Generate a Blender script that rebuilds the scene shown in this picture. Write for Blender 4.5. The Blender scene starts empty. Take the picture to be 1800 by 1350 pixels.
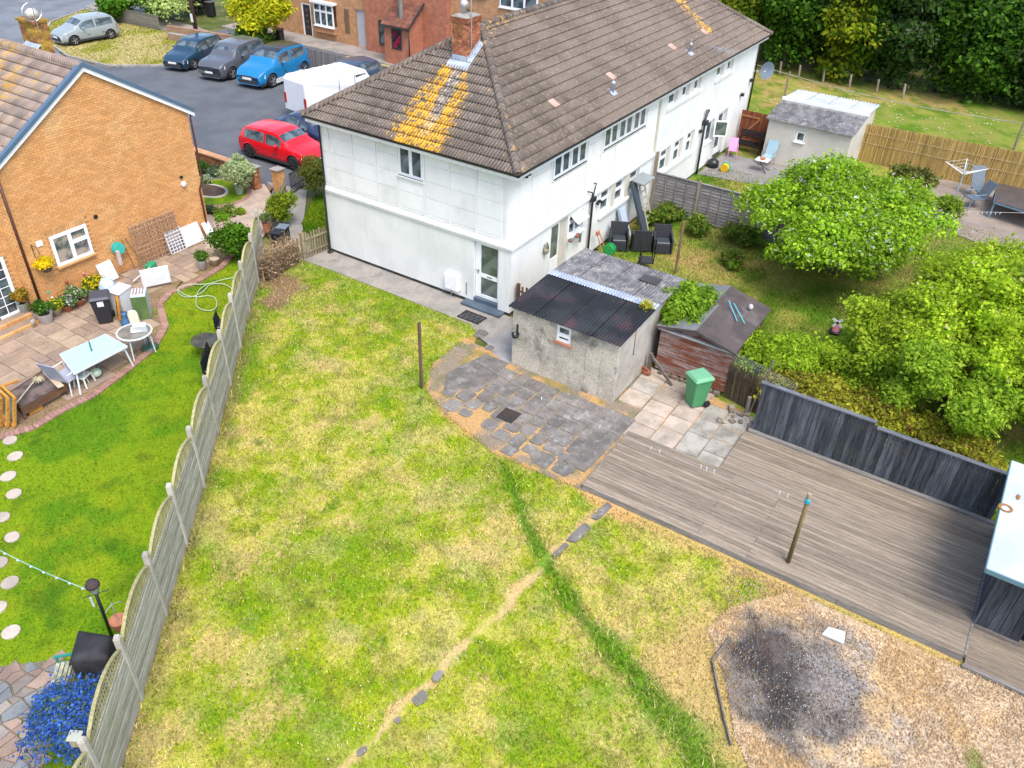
import bpy, bmesh, math, random
import numpy as np
from mathutils import Vector, Matrix
random.seed(7); RN = np.random.RandomState(7)
SC = bpy.context.scene; COL = SC.collection
# ---------------- camera, sky, sun, exposure ----------------
FPX = 1450.0
CM = np.array([[0.5457874916306761, -0.8372722644922126, 0.033032848674876304], [-0.47654548575130984, -0.34258597637021637, -0.8096537832953749], [0.6892172473099777, 0.4261572525565511, -0.585977458699487]])
CC = np.array([-19.57153178415799, -12.316589965916691, 14.0])
cam = bpy.data.cameras.new('camera'); camo = bpy.data.objects.new('camera', cam); COL.objects.link(camo)
cam.sensor_width = 36; cam.lens = FPX/1800*36; cam.clip_start = 0.1; cam.clip_end = 900
_r, _d, _f = CM
camo.matrix_world = Matrix(((_r[0], -_d[0], -_f[0], CC[0]), (_r[1], -_d[1], -_f[1], CC[1]), (_r[2], -_d[2], -_f[2], CC[2]), (0, 0, 0, 1)))
SC.camera = camo
W = bpy.data.worlds.new("World"); SC.world = W; W.use_nodes = True
_wn = W.node_tree; _bg = _wn.nodes['Background']; _sky = _wn.nodes.new('ShaderNodeTexSky'); _sky.sky_type = 'NISHITA'
_sky.sun_disc = False
SUN_EL = math.radians(60); SUN_AZ = math.radians(-122)     # direction the light comes from, angle from +X towards +Y
_sky.sun_elevation = SUN_EL; _sky.sun_rotation = math.pi/2-SUN_AZ
_sky.air_density = 1.0; _sky.dust_density = 3.0; _sky.ozone_density = 1.0
_wn.links.new(_sky.outputs[0], _bg.inputs[0]); _bg.inputs[1].default_value = 0.15
sl = bpy.data.lights.new('sun', 'SUN'); sl.energy = 1.15; sl.angle = math.radians(24); sl.color = (1, .96, .9)
so = bpy.data.objects.new('sun', sl); COL.objects.link(so)
_sd = Vector((math.cos(SUN_AZ)*math.cos(SUN_EL), math.sin(SUN_AZ)*math.cos(SUN_EL), math.sin(SUN_EL)))
so.rotation_euler = _sd.to_track_quat('Z', 'Y').to_euler()
SC.view_settings.view_transform = 'Standard'; SC.view_settings.look = 'None'; SC.view_settings.gamma = 1
SC.view_settings.use_curve_mapping = False; SC.view_settings.exposure = 1.27

# ---------------- survey helpers: rays of the calibrated survey camera met with real planes ----------------
def ray(u, v): return CM.T @ np.array([(u-900)/FPX, (v-675)/FPX, 1])
def P(u, v, z=0.0): d = ray(u, v); return Vector(CC+d*((z-CC[2])/d[2]))
def PX(u, v, x): d = ray(u, v); return Vector(CC+d*((x-CC[0])/d[0]))
def PY(u, v, y): d = ray(u, v); return Vector(CC+d*((y-CC[1])/d[1]))
def poly(*pts): return [tuple(P(*p))[:2] for p in pts]

# ---------------- value noise / polygons in numpy ----------------
def vn(x, y, s, seed=0):
    x = np.asarray(x)*s; y = np.asarray(y)*s; xi = np.floor(x).astype(np.int64); yi = np.floor(y).astype(np.int64)
    fx = x-xi; fy = y-yi; fx = fx*fx*(3-2*fx); fy = fy*fy*(3-2*fy)
    def h(a, b):
        n = (a*374761393+b*668265263+seed*974634777) & 0xffffffff
        n = ((n ^ (n >> 13))*1274126177) & 0xffffffff
        return ((n ^ (n >> 16)) & 0xffff)/65535.
    return (h(xi, yi)*(1-fx)+h(xi+1, yi)*fx)*(1-fy)+(h(xi, yi+1)*(1-fx)+h(xi+1, yi+1)*fx)*fy
def fbm(x, y, s, seed=0, o=4):
    t = 0; a = 1; n = 0
    for k in range(o): t = t+a*vn(x, y, s*2**k, seed+k*17); n += a; a *= .55
    return t/n
def inpoly(x, y, pl):
    x = np.asarray(x); y = np.asarray(y); r = np.zeros(x.shape, bool); n = len(pl)
    for i in range(n):
        x0, y0 = pl[i]; x1, y1 = pl[(i+1) % n]
        if y0 == y1: continue
        c = ((y0 > y) != (y1 > y)) & (x < (x1-x0)*(y-y0)/(y1-y0)+x0); r ^= c
    return r
def dline(x, y, pts):
    b = np.full(np.shape(x), 1e9)
    for (x0, y0), (x1, y1) in zip(pts[:-1], pts[1:]):
        dx, dy = x1-x0, y1-y0; t = np.clip(((x-x0)*dx+(y-y0)*dy)/(dx*dx+dy*dy+1e-9), 0, 1)
        b = np.minimum(b, np.hypot(x-x0-t*dx, y-y0-t*dy))
    return b
def sst(a, b, x): t = np.clip((x-a)/(b-a), 0, 1); return t*t*(3-2*t)

# ---------------- materials ----------------
class NT:
    def __init__(s, name):
        s.m = bpy.data.materials.new(name); s.m.use_nodes = True; s.t = s.m.node_tree; s.b = s.t.nodes['Principled BSDF']
    def n(s, ty, **kw):
        o = s.t.nodes.new('ShaderNode'+ty)
        for k, v in kw.items(): setattr(o, k, v)
        return o
    def l(s, a, b): s.t.links.new(a, b)
    def set(s, sock, v):
        if hasattr(v, 'is_linked'): s.l(v, sock)
        else: sock.default_value = v
    def noise(s, vec, sc, det=3, rough=.55):
        o = s.n('TexNoise'); s.l(vec, o.inputs['Vector']); o.inputs['Scale'].default_value = sc; o.inputs['Detail'].default_value = det; o.inputs['Roughness'].default_value = rough
        return o.outputs['Fac']
    def math(s, op, a, b=0., c=None, clamp=False):
        o = s.n('Math', operation=op); o.use_clamp = clamp; s.set(o.inputs[0], a); s.set(o.inputs[1], b)
        if c is not None: s.set(o.inputs[2], c)
        return o.outputs[0]
    def ramp(s, f, a, b, lo=0., hi=1.):
        o = s.n('MapRange'); o.clamp = True; o.interpolation_type = 'SMOOTHSTEP'; s.set(o.inputs[0], f)
        for i, v in enumerate((a, b, lo, hi)): s.set(o.inputs[i+1], v)
        return o.outputs[0]
    def mix(s, f, a, b, bt='MIX'):
        o = s.n('Mix', data_type='RGBA', blend_type=bt); s.set(o.inputs[0], f)
        for i, v in ((6, a), (7, b)): s.set(o.inputs[i], v if hasattr(v, 'is_linked') else (*v[:3], 1))
        return o.outputs[2]
    def scale(s, col, f):
        o = s.n('VectorMath', operation='SCALE'); s.l(col, o.inputs[0]); s.set(o.inputs['Scale'], f); return o.outputs[0]
    def pos(s, sc=(1, 1, 1), obj=False):
        o = s.n('TexCoord').outputs['Object'] if obj else s.n('NewGeometry').outputs['Position']
        if sc == (1, 1, 1): return o
        m = s.n('VectorMath', operation='MULTIPLY'); s.l(o, m.inputs[0]); m.inputs[1].default_value = sc; return m.outputs[0]
    def out(s, col, rough=.8, bump=None, bd=.01, bs=.5, metal=0., spec=.3):
        s.set(s.b.inputs['Base Color'], col if hasattr(col, 'is_linked') else (*col, 1)); s.set(s.b.inputs['Roughness'], rough)
        s.b.inputs['Metallic'].default_value = metal; s.b.inputs['Specular IOR Level'].default_value = spec
        if bump is not None:
            o = s.n('Bump'); o.inputs['Strength'].default_value = bs; o.inputs['Distance'].default_value = bd; s.l(bump, o.inputs['Height']); s.l(o.outputs[0], s.b.inputs['Normal'])
        return s.m
MC = {}
def mk(name, base, alt=None, ns=2., fine=30., rough=.8, vo=0., va=0., fa=.25, bd=.006, sc=(1, 1, 1), obj=False, lo=.4, hi=.62, spec=.3, metal=0., stain=None, sns=.8, bs=.5, streak=None):
    """mottled surface: two colours by noise, fine grain, per-object (vo) and per-face (va) brightness, stains"""
    if name in MC: return MC[name]
    t = NT(name); p = t.pos(sc, obj)
    f1 = t.noise(p, ns, 4); f2 = t.noise(p, fine, 3, .7)
    col = t.mix(t.ramp(f1, lo, hi), base, alt or tuple(c*.75 for c in base))
    if stain: col = t.mix(t.math('MULTIPLY', t.ramp(t.noise(p, sns, 5, .65), .52, .7), .85), col, stain)
    if streak: col = t.mix(t.math('MULTIPLY', t.ramp(t.noise(t.pos((4, 4, .3)), 1.6, 4, .6), .54, .74), .35), col, streak)
    k = t.ramp(f2, .25, .75, 1-fa, 1+fa)
    if vo: k = t.math('MULTIPLY', k, t.ramp(t.n('ObjectInfo').outputs['Random'], 0., 1., 1-vo, 1+vo))
    if va:
        a = t.n('Attribute', attribute_name='v'); k = t.math('MULTIPLY', k, t.ramp(a.outputs['Fac'], 0., 1., 1-va, 1+va))
    col = t.scale(col, k)
    MC[name] = t.out(col, rough, f2, bd, bs, metal, spec); return MC[name]
def wood(name, base, alt, axis=0, vo=.15, rough=.8, s=1., va=0., bd=.004, obj=False, fa=.3):
    v = [14*s]*3; v[axis] = .9*s
    return mk(name, base, alt, ns=1.3, fine=4., sc=tuple(v), vo=vo, va=va, rough=rough, fa=fa, bd=bd, obj=obj, lo=.35, hi=.65)
def paint(name, c, rough=.4, spec=.5, metal=0., coat=0.):
    if name in MC: return MC[name]
    t = NT(name); f = t.noise(t.pos(obj=True), 6., 3)
    m = t.out(t.scale(t.mix(0., c, c), t.ramp(f, .3, .7, .95, 1.04)), rough, spec=spec, metal=metal)
    if coat: t.b.inputs['Coat Weight'].default_value = coat; t.b.inputs['Coat Roughness'].default_value = .05
    MC[name] = m; return m
def colmat(name, rough=.9, fine=60., fa=.25, bd=.01, trans=0., vo=0.):
    """base colour from the vertex colour layer 'col' (grass, gravel, leaf colours) with a fine grain"""
    if name in MC: return MC[name]
    t = NT(name); a = t.n('Attribute', attribute_name='col'); f = t.noise(t.pos(), fine, 3, .7)
    c = t.scale(a.outputs['Color'], t.math('MULTIPLY', t.ramp(f, .25, .75, 1-fa, 1+fa), t.ramp(t.noise(t.pos(), fine*.28, 4, .75), .3, .7, 1-fa*.6, 1+fa*.6)))
    m = t.out(c, rough, f if bd else None, bd, spec=.2)
    if trans:
        tr = t.n('BsdfTranslucent'); t.l(c, tr.inputs[0]); mx = t.n('MixShader'); mx.inputs[0].default_value = trans
        t.l(t.b.outputs[0], mx.inputs[1]); t.l(tr.outputs[0], mx.inputs[2]); t.l(mx.outputs[0], t.t.nodes['Material Output'].inputs[0])
    MC[name] = m; return m
def glassy(name, c=(.03, .045, .05), rough=.06, alt=None):
    if name in MC: return MC[name]
    t = NT(name); f = t.noise(t.pos(obj=True), 2.2, 3)
    MC[name] = t.out(t.mix(t.ramp(f, .4, .6), c, alt or tuple(min(1, x*2.6+.02) for x in c)), rough, spec=.8); return MC[name]

# ---------------- mesh building ----------------
WL = {}
def wloc(o): return WL.get(o.name, Vector((0, 0, 0)))
class MB:
    def __init__(s): s.v = []; s.f = []; s.a = []
    def add(s, vs, fs, a=None):
        n = len(s.v); s.v.extend([tuple(v) for v in vs]); s.f.extend([tuple(i+n for i in f) for f in fs]); s.a.extend([random.random() if a is None else a]*len(fs)); return s
    def box(s, x0, x1, y0, y1, z0, z1, a=None, bottom=True):
        v = [(x0, y0, z0), (x1, y0, z0), (x1, y1, z0), (x0, y1, z0), (x0, y0, z1), (x1, y0, z1), (x1, y1, z1), (x0, y1, z1)]
        f = [(4, 5, 6, 7), (0, 1, 5, 4), (1, 2, 6, 5), (2, 3, 7, 6), (3, 0, 4, 7)]+([(3, 2, 1, 0)] if bottom else [])
        return s.add(v, f, a)
    def obox(s, c, sx, sy, sz, rz=0., a=None, rx=0., ry=0.):
        """box centred on c in x,y,z, rotated"""
        R = Matrix.Rotation(rz, 3, 'Z') @ Matrix.Rotation(ry, 3, 'Y') @ Matrix.Rotation(rx, 3, 'X'); c = Vector(c)
        v = [c+R @ Vector((sx*a_/2, sy*b_/2, sz*c_/2)) for c_ in (-1, 1) for a_, b_ in ((-1, -1), (1, -1), (1, 1), (-1, 1))]
        return s.add(v, [(4, 5, 6, 7), (0, 1, 5, 4), (1, 2, 6, 5), (2, 3, 7, 6), (3, 0, 4, 7), (3, 2, 1, 0)], a)
    def bar(s, p, q, w, h=None, a=None, up=(0, 0, 1)):
        p = Vector(p); q = Vector(q); d = (q-p).normalized(); u = Vector(up)
        if abs(d.dot(u)) > .95: u = Vector((1, 0, 0))
        r = d.cross(u).normalized()*w/2; t = r.cross(d).normalized()*(h or w)/2
        v = [p-r-t, p+r-t, p+r+t, p-r+t, q-r-t, q+r-t, q+r+t, q-r+t]
        return s.add(v, [(3, 2, 1, 0), (4, 5, 6, 7), (0, 1, 5, 4), (1, 2, 6, 5), (2, 3, 7, 6), (3, 0, 4, 7)], a)
    def tube(s, pts, r, n=8, a=None, cap=True):
        pts = [Vector(p) for p in pts]; rs = r if isinstance(r, (list, tuple)) else [r]*len(pts); vs = []; fs = []
        for i, p in enumerate(pts):
            d = (pts[min(i+1, len(pts)-1)]-pts[max(i-1, 0)]).normalized(); u = Vector((0, 0, 1)) if abs(d.z) < .9 else Vector((1, 0, 0))
            x = d.cross(u).normalized(); y = x.cross(d).normalized()
            for k in range(n):
                t = 2*math.pi*k/n; vs.append(p+(x*math.cos(t)+y*math.sin(t))*rs[i])
        for i in range(len(pts)-1):
            for k in range(n): fs.append((i*n+k, i*n+(k+1) % n, (i+1)*n+(k+1) % n, (i+1)*n+k))
        if cap: fs += [tuple(range(n))[::-1], tuple((len(pts)-1)*n+k for k in range(n))]
        return s.add(vs, fs, a)
    def lathe(s, c, prof, n=20, a=None, sx=1., sy=1., caps=True):
        c = Vector(c); vs = []; fs = []
        for r, z in prof:
            for k in range(n): t = 2*math.pi*k/n; vs.append((c.x+r*sx*math.cos(t), c.y+r*sy*math.sin(t), c.z+z))
        for i in range(len(prof)-1):
            for k in range(n): fs.append((i*n+k, i*n+(k+1) % n, (i+1)*n+(k+1) % n, (i+1)*n+k))
        if caps: fs += [tuple(range(n))[::-1], tuple((len(prof)-1)*n+k for k in range(n))]
        return s.add(vs, fs, a)
    def prism(s, pl, z0, z1, a=None, inset=0.):
        n = len(pl); cx = sum(p[0] for p in pl)/n; cy = sum(p[1] for p in pl)/n
        ar = sum(pl[i][0]*pl[(i+1) % n][1]-pl[(i+1) % n][0]*pl[i][1] for i in range(n))
        if ar < 0: pl = pl[::-1]
        top = [(x+(cx-x)*inset, y+(cy-y)*inset, z1) for x, y in pl]
        return s.add([(x, y, z0) for x, y in pl]+top, [tuple(range(n, 2*n))]+[(i, (i+1) % n, n+(i+1) % n, n+i) for i in range(n)], a)
    def ext(s, pts, vec, a=None):
        """extrude the closed outline pts (3D) by vec"""
        n = len(pts); v = [Vector(p) for p in pts]; w = [p+Vector(vec) for p in v]
        return s.add(v+w, [tuple(range(n))[::-1], tuple(range(n, 2*n))]+[(i, (i+1) % n, n+(i+1) % n, n+i) for i in range(n)], a)
    def build(s, name, mat, parent=None, smooth=False, base=None, bev=0.):
        me = bpy.data.meshes.new(name); V = np.array(s.v, float)
        if parent is None:
            o0 = Vector(base) if base is not None else Vector((float((V[:, 0].min()+V[:, 0].max())/2), float((V[:, 1].min()+V[:, 1].max())/2), float(V[:, 2].min())))
        else: o0 = Vector(tuple((V.min(0)+V.max(0))/2))
        me.from_pydata((V-np.array(o0)).tolist(), [], s.f)
        if s.a:
            at = me.attributes.new('v', 'FLOAT', 'FACE'); at.data.foreach_set('value', np.array(s.a, float))
        if smooth: me.polygons.foreach_set('use_smooth', [True]*len(me.polygons))
        me.materials.append(mat); me.update()
        if bev:
            bm = bmesh.new(); bm.from_mesh(me); bmesh.ops.bevel(bm, geom=list(bm.edges), offset=bev, segments=1, affect='EDGES', clamp_overlap=True); bm.to_mesh(me); bm.free()
        return put(name, me, parent, o0)
def put(name, me, parent, w, rz=0., sc=(1, 1, 1)):
    o = bpy.data.objects.new(name, me); COL.objects.link(o); w = Vector(w)
    if parent is not None: o.parent = parent; o.location = w-wloc(parent)
    else: o.location = w
    if rz: o.rotation_euler.z = rz
    if sc != (1, 1, 1): o.scale = sc
    WL[o.name] = w; return o
def tag(o, label=None, cat=None, group=None, kind=None):
    if label: o['label'] = label
    if cat: o['category'] = cat
    if group: o['group'] = group
    if kind: o['kind'] = kind
    return o
def thing(name, label, cat, loc=(0, 0, 0), group=None):
    o = bpy.data.objects.new(name, None); COL.objects.link(o); o.location = loc; o.empty_display_size = .2; WL[o.name] = Vector(loc)
    return tag(o, label, cat, group)
def copytree(o, parent=None):
    c = o.copy(); COL.objects.link(c)
    if parent is not None: c.parent = parent; c.matrix_parent_inverse = o.matrix_parent_inverse.copy()
    for ch in list(o.children): copytree(ch, c)
    return c
def struct(mb, name, mat, **k): return tag(mb.build(name, mat, **k), kind='structure')
def npmesh(name, V, F, mat, parent=None, col=None, v=None, smooth=False, nf=3, base=None):
    """fast mesh from numpy; F is (n,nf); col per face (n,3) -> face colour attribute"""
    me = bpy.data.meshes.new(name); V = np.asarray(V, np.float32)
    if parent is None: o0 = np.array([V[:, 0].mean(), V[:, 1].mean(), V[:, 2].min()]) if base is None else np.array(base)
    else: o0 = (V.min(0)+V.max(0))/2
    F = np.asarray(F, np.int32); n = len(F)
    me.vertices.add(len(V)); me.vertices.foreach_set('co', (V-o0).astype(np.float32).ravel())
    me.loops.add(n*nf); me.loops.foreach_set('vertex_index', F.ravel())
    me.polygons.add(n); me.polygons.foreach_set('loop_start', np.arange(0, n*nf, nf, dtype=np.int32)); me.polygons.foreach_set('loop_total', np.full(n, nf, np.int32))
    if col is not None:
        dom = 'FACE' if len(col) == n else 'POINT'
        at = me.attributes.new('col', 'FLOAT_COLOR', dom); c = np.ones((len(col), 4), np.float32); c[:, :3] = col; at.data.foreach_set('color', c.ravel())
    if smooth: me.polygons.foreach_set('use_smooth', np.ones(n, bool))
    me.materials.append(mat); me.update(calc_edges=True)
    return put(name, me, parent, Vector([float(x) for x in o0]))
def patch(name, pl, step, z, colf, mat, bump=0., kind='structure'):
    """ground sheet over a polygon with vertex colours"""
    xs = [p[0] for p in pl]; ys = [p[1] for p in pl]
    gx = np.arange(min(xs), max(xs)+step, step); gy = np.arange(min(ys), max(ys)+step, step); X, Y = np.meshgrid(gx, gy, indexing='ij')
    nx, ny = X.shape; idx = np.arange(nx*ny).reshape(nx, ny)
    q = np.stack([idx[:-1, :-1], idx[1:, :-1], idx[1:, 1:], idx[:-1, 1:]], -1).reshape(-1, 4)
    k = inpoly((X[:-1, :-1]+step/2).ravel(), (Y[:-1, :-1]+step/2).ravel(), pl); q = q[k]
    used, inv = np.unique(q, return_inverse=True); q = inv.reshape(-1, 4); x = X.ravel()[used]; y = Y.ravel()[used]
    Z = np.full(len(x), float(z)) + (bump*(fbm(x, y, 1.5, 3)-.5) if bump else 0)
    o = npmesh(name, np.stack([x, y, Z], 1), q, mat, col=colf(x, y), nf=4, smooth=True)
    if kind: o['kind'] = kind
    return o
def tufts(name, pl, n, z, colf, mat, h=.05, w=.010, parent=None, hv=None, keep=None, label=None):
    """grass blades as single triangles; a stuff object"""
    xs = [p[0] for p in pl]; ys = [p[1] for p in pl]
    x = RN.uniform(min(xs), max(xs), n); y = RN.uniform(min(ys), max(ys), n); k = inpoly(x, y, pl)
    if keep is not None: k &= keep(x, y)
    x = x[k]; y = y[k]; m = len(x); a = RN.uniform(0, 6.283, m); hh = h*RN.uniform(.5, 1.4, m)
    if hv is not None: hh = hh*hv(x, y)
    lean = RN.uniform(.2, 1.1, m)*hh; b = RN.uniform(0, 6.283, m); ww = w*RN.uniform(.6, 1.4, m)
    V = np.empty((m, 3, 3)); V[:, 0] = np.stack([x-ww*np.cos(a), y-ww*np.sin(a), np.full(m, z)], 1); V[:, 1] = np.stack([x+ww*np.cos(a), y+ww*np.sin(a), np.full(m, z)], 1)
    V[:, 2] = np.stack([x+lean*np.cos(b), y+lean*np.sin(b), z+hh], 1)
    c = colf(x, y)*RN.uniform(.55, 1.5, m)[:, None]
    o = npmesh(name, V.reshape(-1, 3), np.arange(3*m).reshape(-1, 3), mat, col=c, parent=parent)
    o['kind'] = 'stuff'
    if label and parent is None: o['label'] = label
    return o
# bright daylight white etc.
WHITE = mk('white_render', (.72, .73, .71), (.66, .68, .66), ns=1.2, fine=45., fa=.05, bd=.003, rough=.85, stain=(.62, .64, .60), sns=.5, streak=(.52, .54, .49))
UPVC = paint('white_plastic', (.80, .82, .84), rough=.3); BLACKP = paint('black_plastic', (.015, .017, .02), rough=.35)
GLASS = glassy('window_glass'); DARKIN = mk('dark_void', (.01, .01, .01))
CREAM = mk('cream_reveal', (.55, .52, .44), (.5, .47, .4), fa=.05)
# ================= GROUND =================
GR = colmat('grass_ground', rough=1., fine=55., fa=.35, bd=.02); GB = colmat('grass_blades', rough=.9, fine=9., fa=.12, bd=0, trans=.25)
def lerp3(a, b, t): return np.asarray(a)[None]*(1-t[:, None])+np.asarray(b)[None]*t[:, None]
def mixc(c, b, t): return c*(1-t[:, None])+np.asarray(b)[None]*t[:, None]
GREEN = (.125, .235, .005); DGREEN = (.06, .15, .005); STRAW = (.42, .385, .085); TAN = (.52, .37, .16); YG = (.27, .32, .012)
trail = poly((1080, 882), (1035, 925), (975, 968), (930, 1020), (880, 1075), (800, 1150), (740, 1215), (690, 1265), (600, 1355))
stripe = poly((882, 815), (925, 915), (975, 1010), (1000, 1060), (1045, 1105), (1100, 1170), (1150, 1230), (1210, 1300), (1260, 1380))
stripe2 = poly((450, 560), (440, 640), (425, 700))
tarm_edge = poly((825, 600), (765, 683), (800, 730), (870, 785), (1000, 840), (1030, 860), (1100, 905))
deck_edge = [(-5.75, -5.9), (-5.95, -12.2), (-5.95, -16)]
fence_line = poly((455, 480), (437, 553), (381, 764), (326.7, 959.6), (248, 1230), (190, 1400))
bareL = poly((470, 485), (515, 505), (485, 530))
def lawn_col(x, y):
    wx = x+.35*(vn(x, y, 1.4, 5)-.5); wy = y+.35*(vn(x, y, 1.4, 6)-.5)
    f = fbm(x, y, .55, 1, 5); g = fbm(x, y, 2.1, 2, 4); h = vn(x, y, 22, 4)
    h2 = vn(x, y, 7., 41)
    c = lerp3(STRAW, YG, sst(.36, .56, f*.4+g*.45+h2*.15)); c = mixc(c, (.40, .35, .15), sst(.55, .72, fbm(x, y, 1.3, 47, 4))*.5)
    c = mixc(c, GREEN, sst(.50, .66, g*.45+f*.35+h*.2)*.85)
    c = mixc(c, GREEN, sst(.52, .65, fbm(x, y, .35, 9, 3))*.45)
    c = mixc(c, TAN, sst(.54, .68, fbm(x, y, 1.0, 11, 4)*.7+h*.3)*.65)
    c = mixc(c, DGREEN, sst(.70, .82, fbm(x, y, 2.3, 13, 4))*.6); c = mixc(c, (.14, .13, .03), sst(.56, .7, fbm(x, y, 3.1, 19, 3))*.35)
    nf = fbm(x, y, 1.6, 21, 3)
    wS = np.interp(y, [-13, -9, -6.3], [.46, .24, .13]) if True else .2
    c = mixc(c, GREEN, sst(.35, .1, dline(wx, wy, stripe2))*.8)
    c = mixc(c, GREEN, sst(.5, .2, np.abs(x+1.35+.3*(nf-.5))+np.maximum(0, .6-y)*.9)*.6)             # lush edge along the concrete path
    d = dline(wx, wy, trail); c = mixc(c, (.50, .34, .17), sst(.15, .03, d+.34*(nf-.5)+.12*(h-.5))*.8)
    d = dline(x, y, tarm_edge); c = mixc(c, (.52, .31, .13), sst(.34, .1, d+.35*(nf-.5))*.9)
    d = dline(x, y, deck_edge); c = mixc(c, (.46, .30, .13), sst(.5, .1, d+.6*(nf-.5))*.7*(y < -7.5))
    d = dline(wx, wy, fence_line); c = mixc(c, (.22, .17, .08), sst(.6, .1, d+.9*(nf-.45))*.6)
    c = mixc(c, (.25, .165, .10), sst(.75, .2, dline(x, y, bareL)+.6*(nf-.5)))
    dg = np.hypot((x+8.9)/1.9, (y+11.9)/2.3); c = mixc(c, (.44, .31, .13), sst(1.25, .95, dg+.35*(nf-.5))*.8)   # scorched ring round the fire
    d = dline(wx, wy, stripe); c = mixc(c, (.085, .215, .004), sst(wS*1.7, wS*.3, d+.40*(nf-.5)+.12*(h-.5))*.85)
    return c
def green_col(x, y):
    f = fbm(x, y, 1.2, 31, 4); h = vn(x, y, 25, 32); g = fbm(x, y, .35, 33, 3)
    c = lerp3((.080, .180, .003), (.145, .235, .004), sst(.35, .6, f)); c = mixc(c, (.22, .26, .008), sst(.45, .66, fbm(x, y, 2.6, 35, 3)*.6+g*.4)*.5)
    c = mixc(c, (.03, .09, .003), sst(.55, .72, fbm(x, y, 1.7, 38, 4))*.5)
    return c*(0.9+.2*h)[:, None]
def rough_col(x, y):
    f = fbm(x, y, .9, 51, 5); h = vn(x, y, 20, 52); g = fbm(x, y, .3, 53, 3)
    c = lerp3((.060, .105, .006), (.16, .17, .03), sst(.36, .6, f)); c = mixc(c, (.26, .17, .07), sst(.46, .64, fbm(x, y, .7, 55, 4)*.7+h*.3)*.7)
    c = mixc(c, (.055, .13, .005), sst(.5, .6, g)*.5)
    return c*1.4
def lawn_blade(x, y):
    c = lawn_col(x, y)*1.12; r = RN.rand(len(x)); c = mixc(c, (.58, .52, .22), (r < .16)*.75); return mixc(c, (.14, .27, .006), (r > .80)*.6)
gm = mk('far_ground', (.06, .09, .01), (.13, .13, .04), ns=.7, fine=8.)
mb = MB(); mb.add([(-300, -300, -.06), (300, -300, -.06), (300, 300, -.06), (-300, 300, -.06)], [(0, 1, 2, 3)]); struct(mb, 'ground', gm)
LAWN = [(-.6, 7.9), (-3.2, 9.1), (-4.85, 6.85), (-7.85, 4.32), (-9.53, 2.92), (-12.55, .43), (-15.55, -1.99), (-18.2, -4.2), (-18.2, -17), (-5.7, -17), (-5.5, -5.5), (-4.9, -2.0), (-3.9, -.4), (-2.2, -.1), (-1.0, .4)]
patch('back_lawn', LAWN, .06, -.012, lawn_col, GR, bump=.04)
NL = [(-3.2, 9.1), (-4.85, 6.85), (-7.85, 4.32), (-9.53, 2.92), (-12.55, .43), (-15.55, -1.99), (-18.4, -4.3), (-22, -1), (-22, 9), (-8, 11), (-1.8, 11.2), (-1.8, 9.6)]
patch('neighbour_lawn', NL, .10, -.004, green_col, GR, bump=.03)
RG = [(-.2, -.2), (-.6, -5.6), (-1.2, -8.7), (-1.25, -26), (24, -26), (24, -8), (24, .1), (10.2, .1)]
patch('side_garden', RG, .12, -.008, rough_col, GR, bump=.05)
FLD = [(21, -30), (60, -30), (60, 12), (21, 12)]
patch('field', FLD, .3, -.02, rough_col, GR, bump=.1)
def verge_col(x, y):
    f = fbm(x, y, .5, 61, 4); c = lerp3((.36, .31, .12), (.22, .23, .03), sst(.4, .6, f)); return mixc(c, (.10, .16, .01), sst(.6, .4, np.abs(x+y-52)/9+0*f)*0)
VERGE = poly((73, 67), (90, 40), (150, 17), (215, 38), (335, 66), (330, 100), (340, 114), (265, 117), (190, 117), (120, 100))
patch('verge_grass', VERGE, .3, .05, verge_col, GR)
PAT0 = [(-5.85, -6.1), (-5.95, -3.4), (-5.35, -1.4), (-4.7, -.2), (-3.6, .35), (-2.0, .4), (-2.1, -5.9), (-2.6, -6.1)]
def keep(x, y):
    k = dline(x, y, trail) > .1; pin = inpoly(x, y, PAT0); d = dline(x, y, PAT0+[PAT0[0]])
    gp = [(-5.98, -11.3), (-6.5, -10.9), (-7.2, -10.35), (-8.0, -10.15), (-8.35, -10.45), (-9.0, -10.95), (-9.9, -11.45), (-10.6, -12.1), (-11.5, -13.2), (-11, -17.5), (-5.98, -17.5)]
    k &= ~(inpoly(x, y, gp) & (dline(x, y, gp) > .35*RN.rand(len(x))**1.5))
    return k & ~(pin & (d > .28*RN.rand(len(x))**1.5)) & ~((x > -1.13) & (RN.rand(len(x)) < .9)) & ((x < -5.9) | (y > -5.9))
tufts('back_lawn_grass', LAWN+[], 360000, -.005, lawn_blade, GB, h=.055, w=.0115, keep=keep, hv=lambda x, y: 1+1.2*sst(.45, .1, dline(x, y, stripe))+1.0*(dline(x, y, fence_line) < .25))
tufts('neighbour_lawn_grass', NL, 130000, .0, green_col, GB, h=.04, w=.009)
tufts('side_garden_grass', [(-1, -18), (17, -18), (17, -.3), (0, -.3), (0, -5)], 120000, .0, rough_col, GB, h=.07, w=.012)
tufts('verge_blades', VERGE, 12000, .05, verge_col, GB, h=.08, w=.03)
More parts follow.
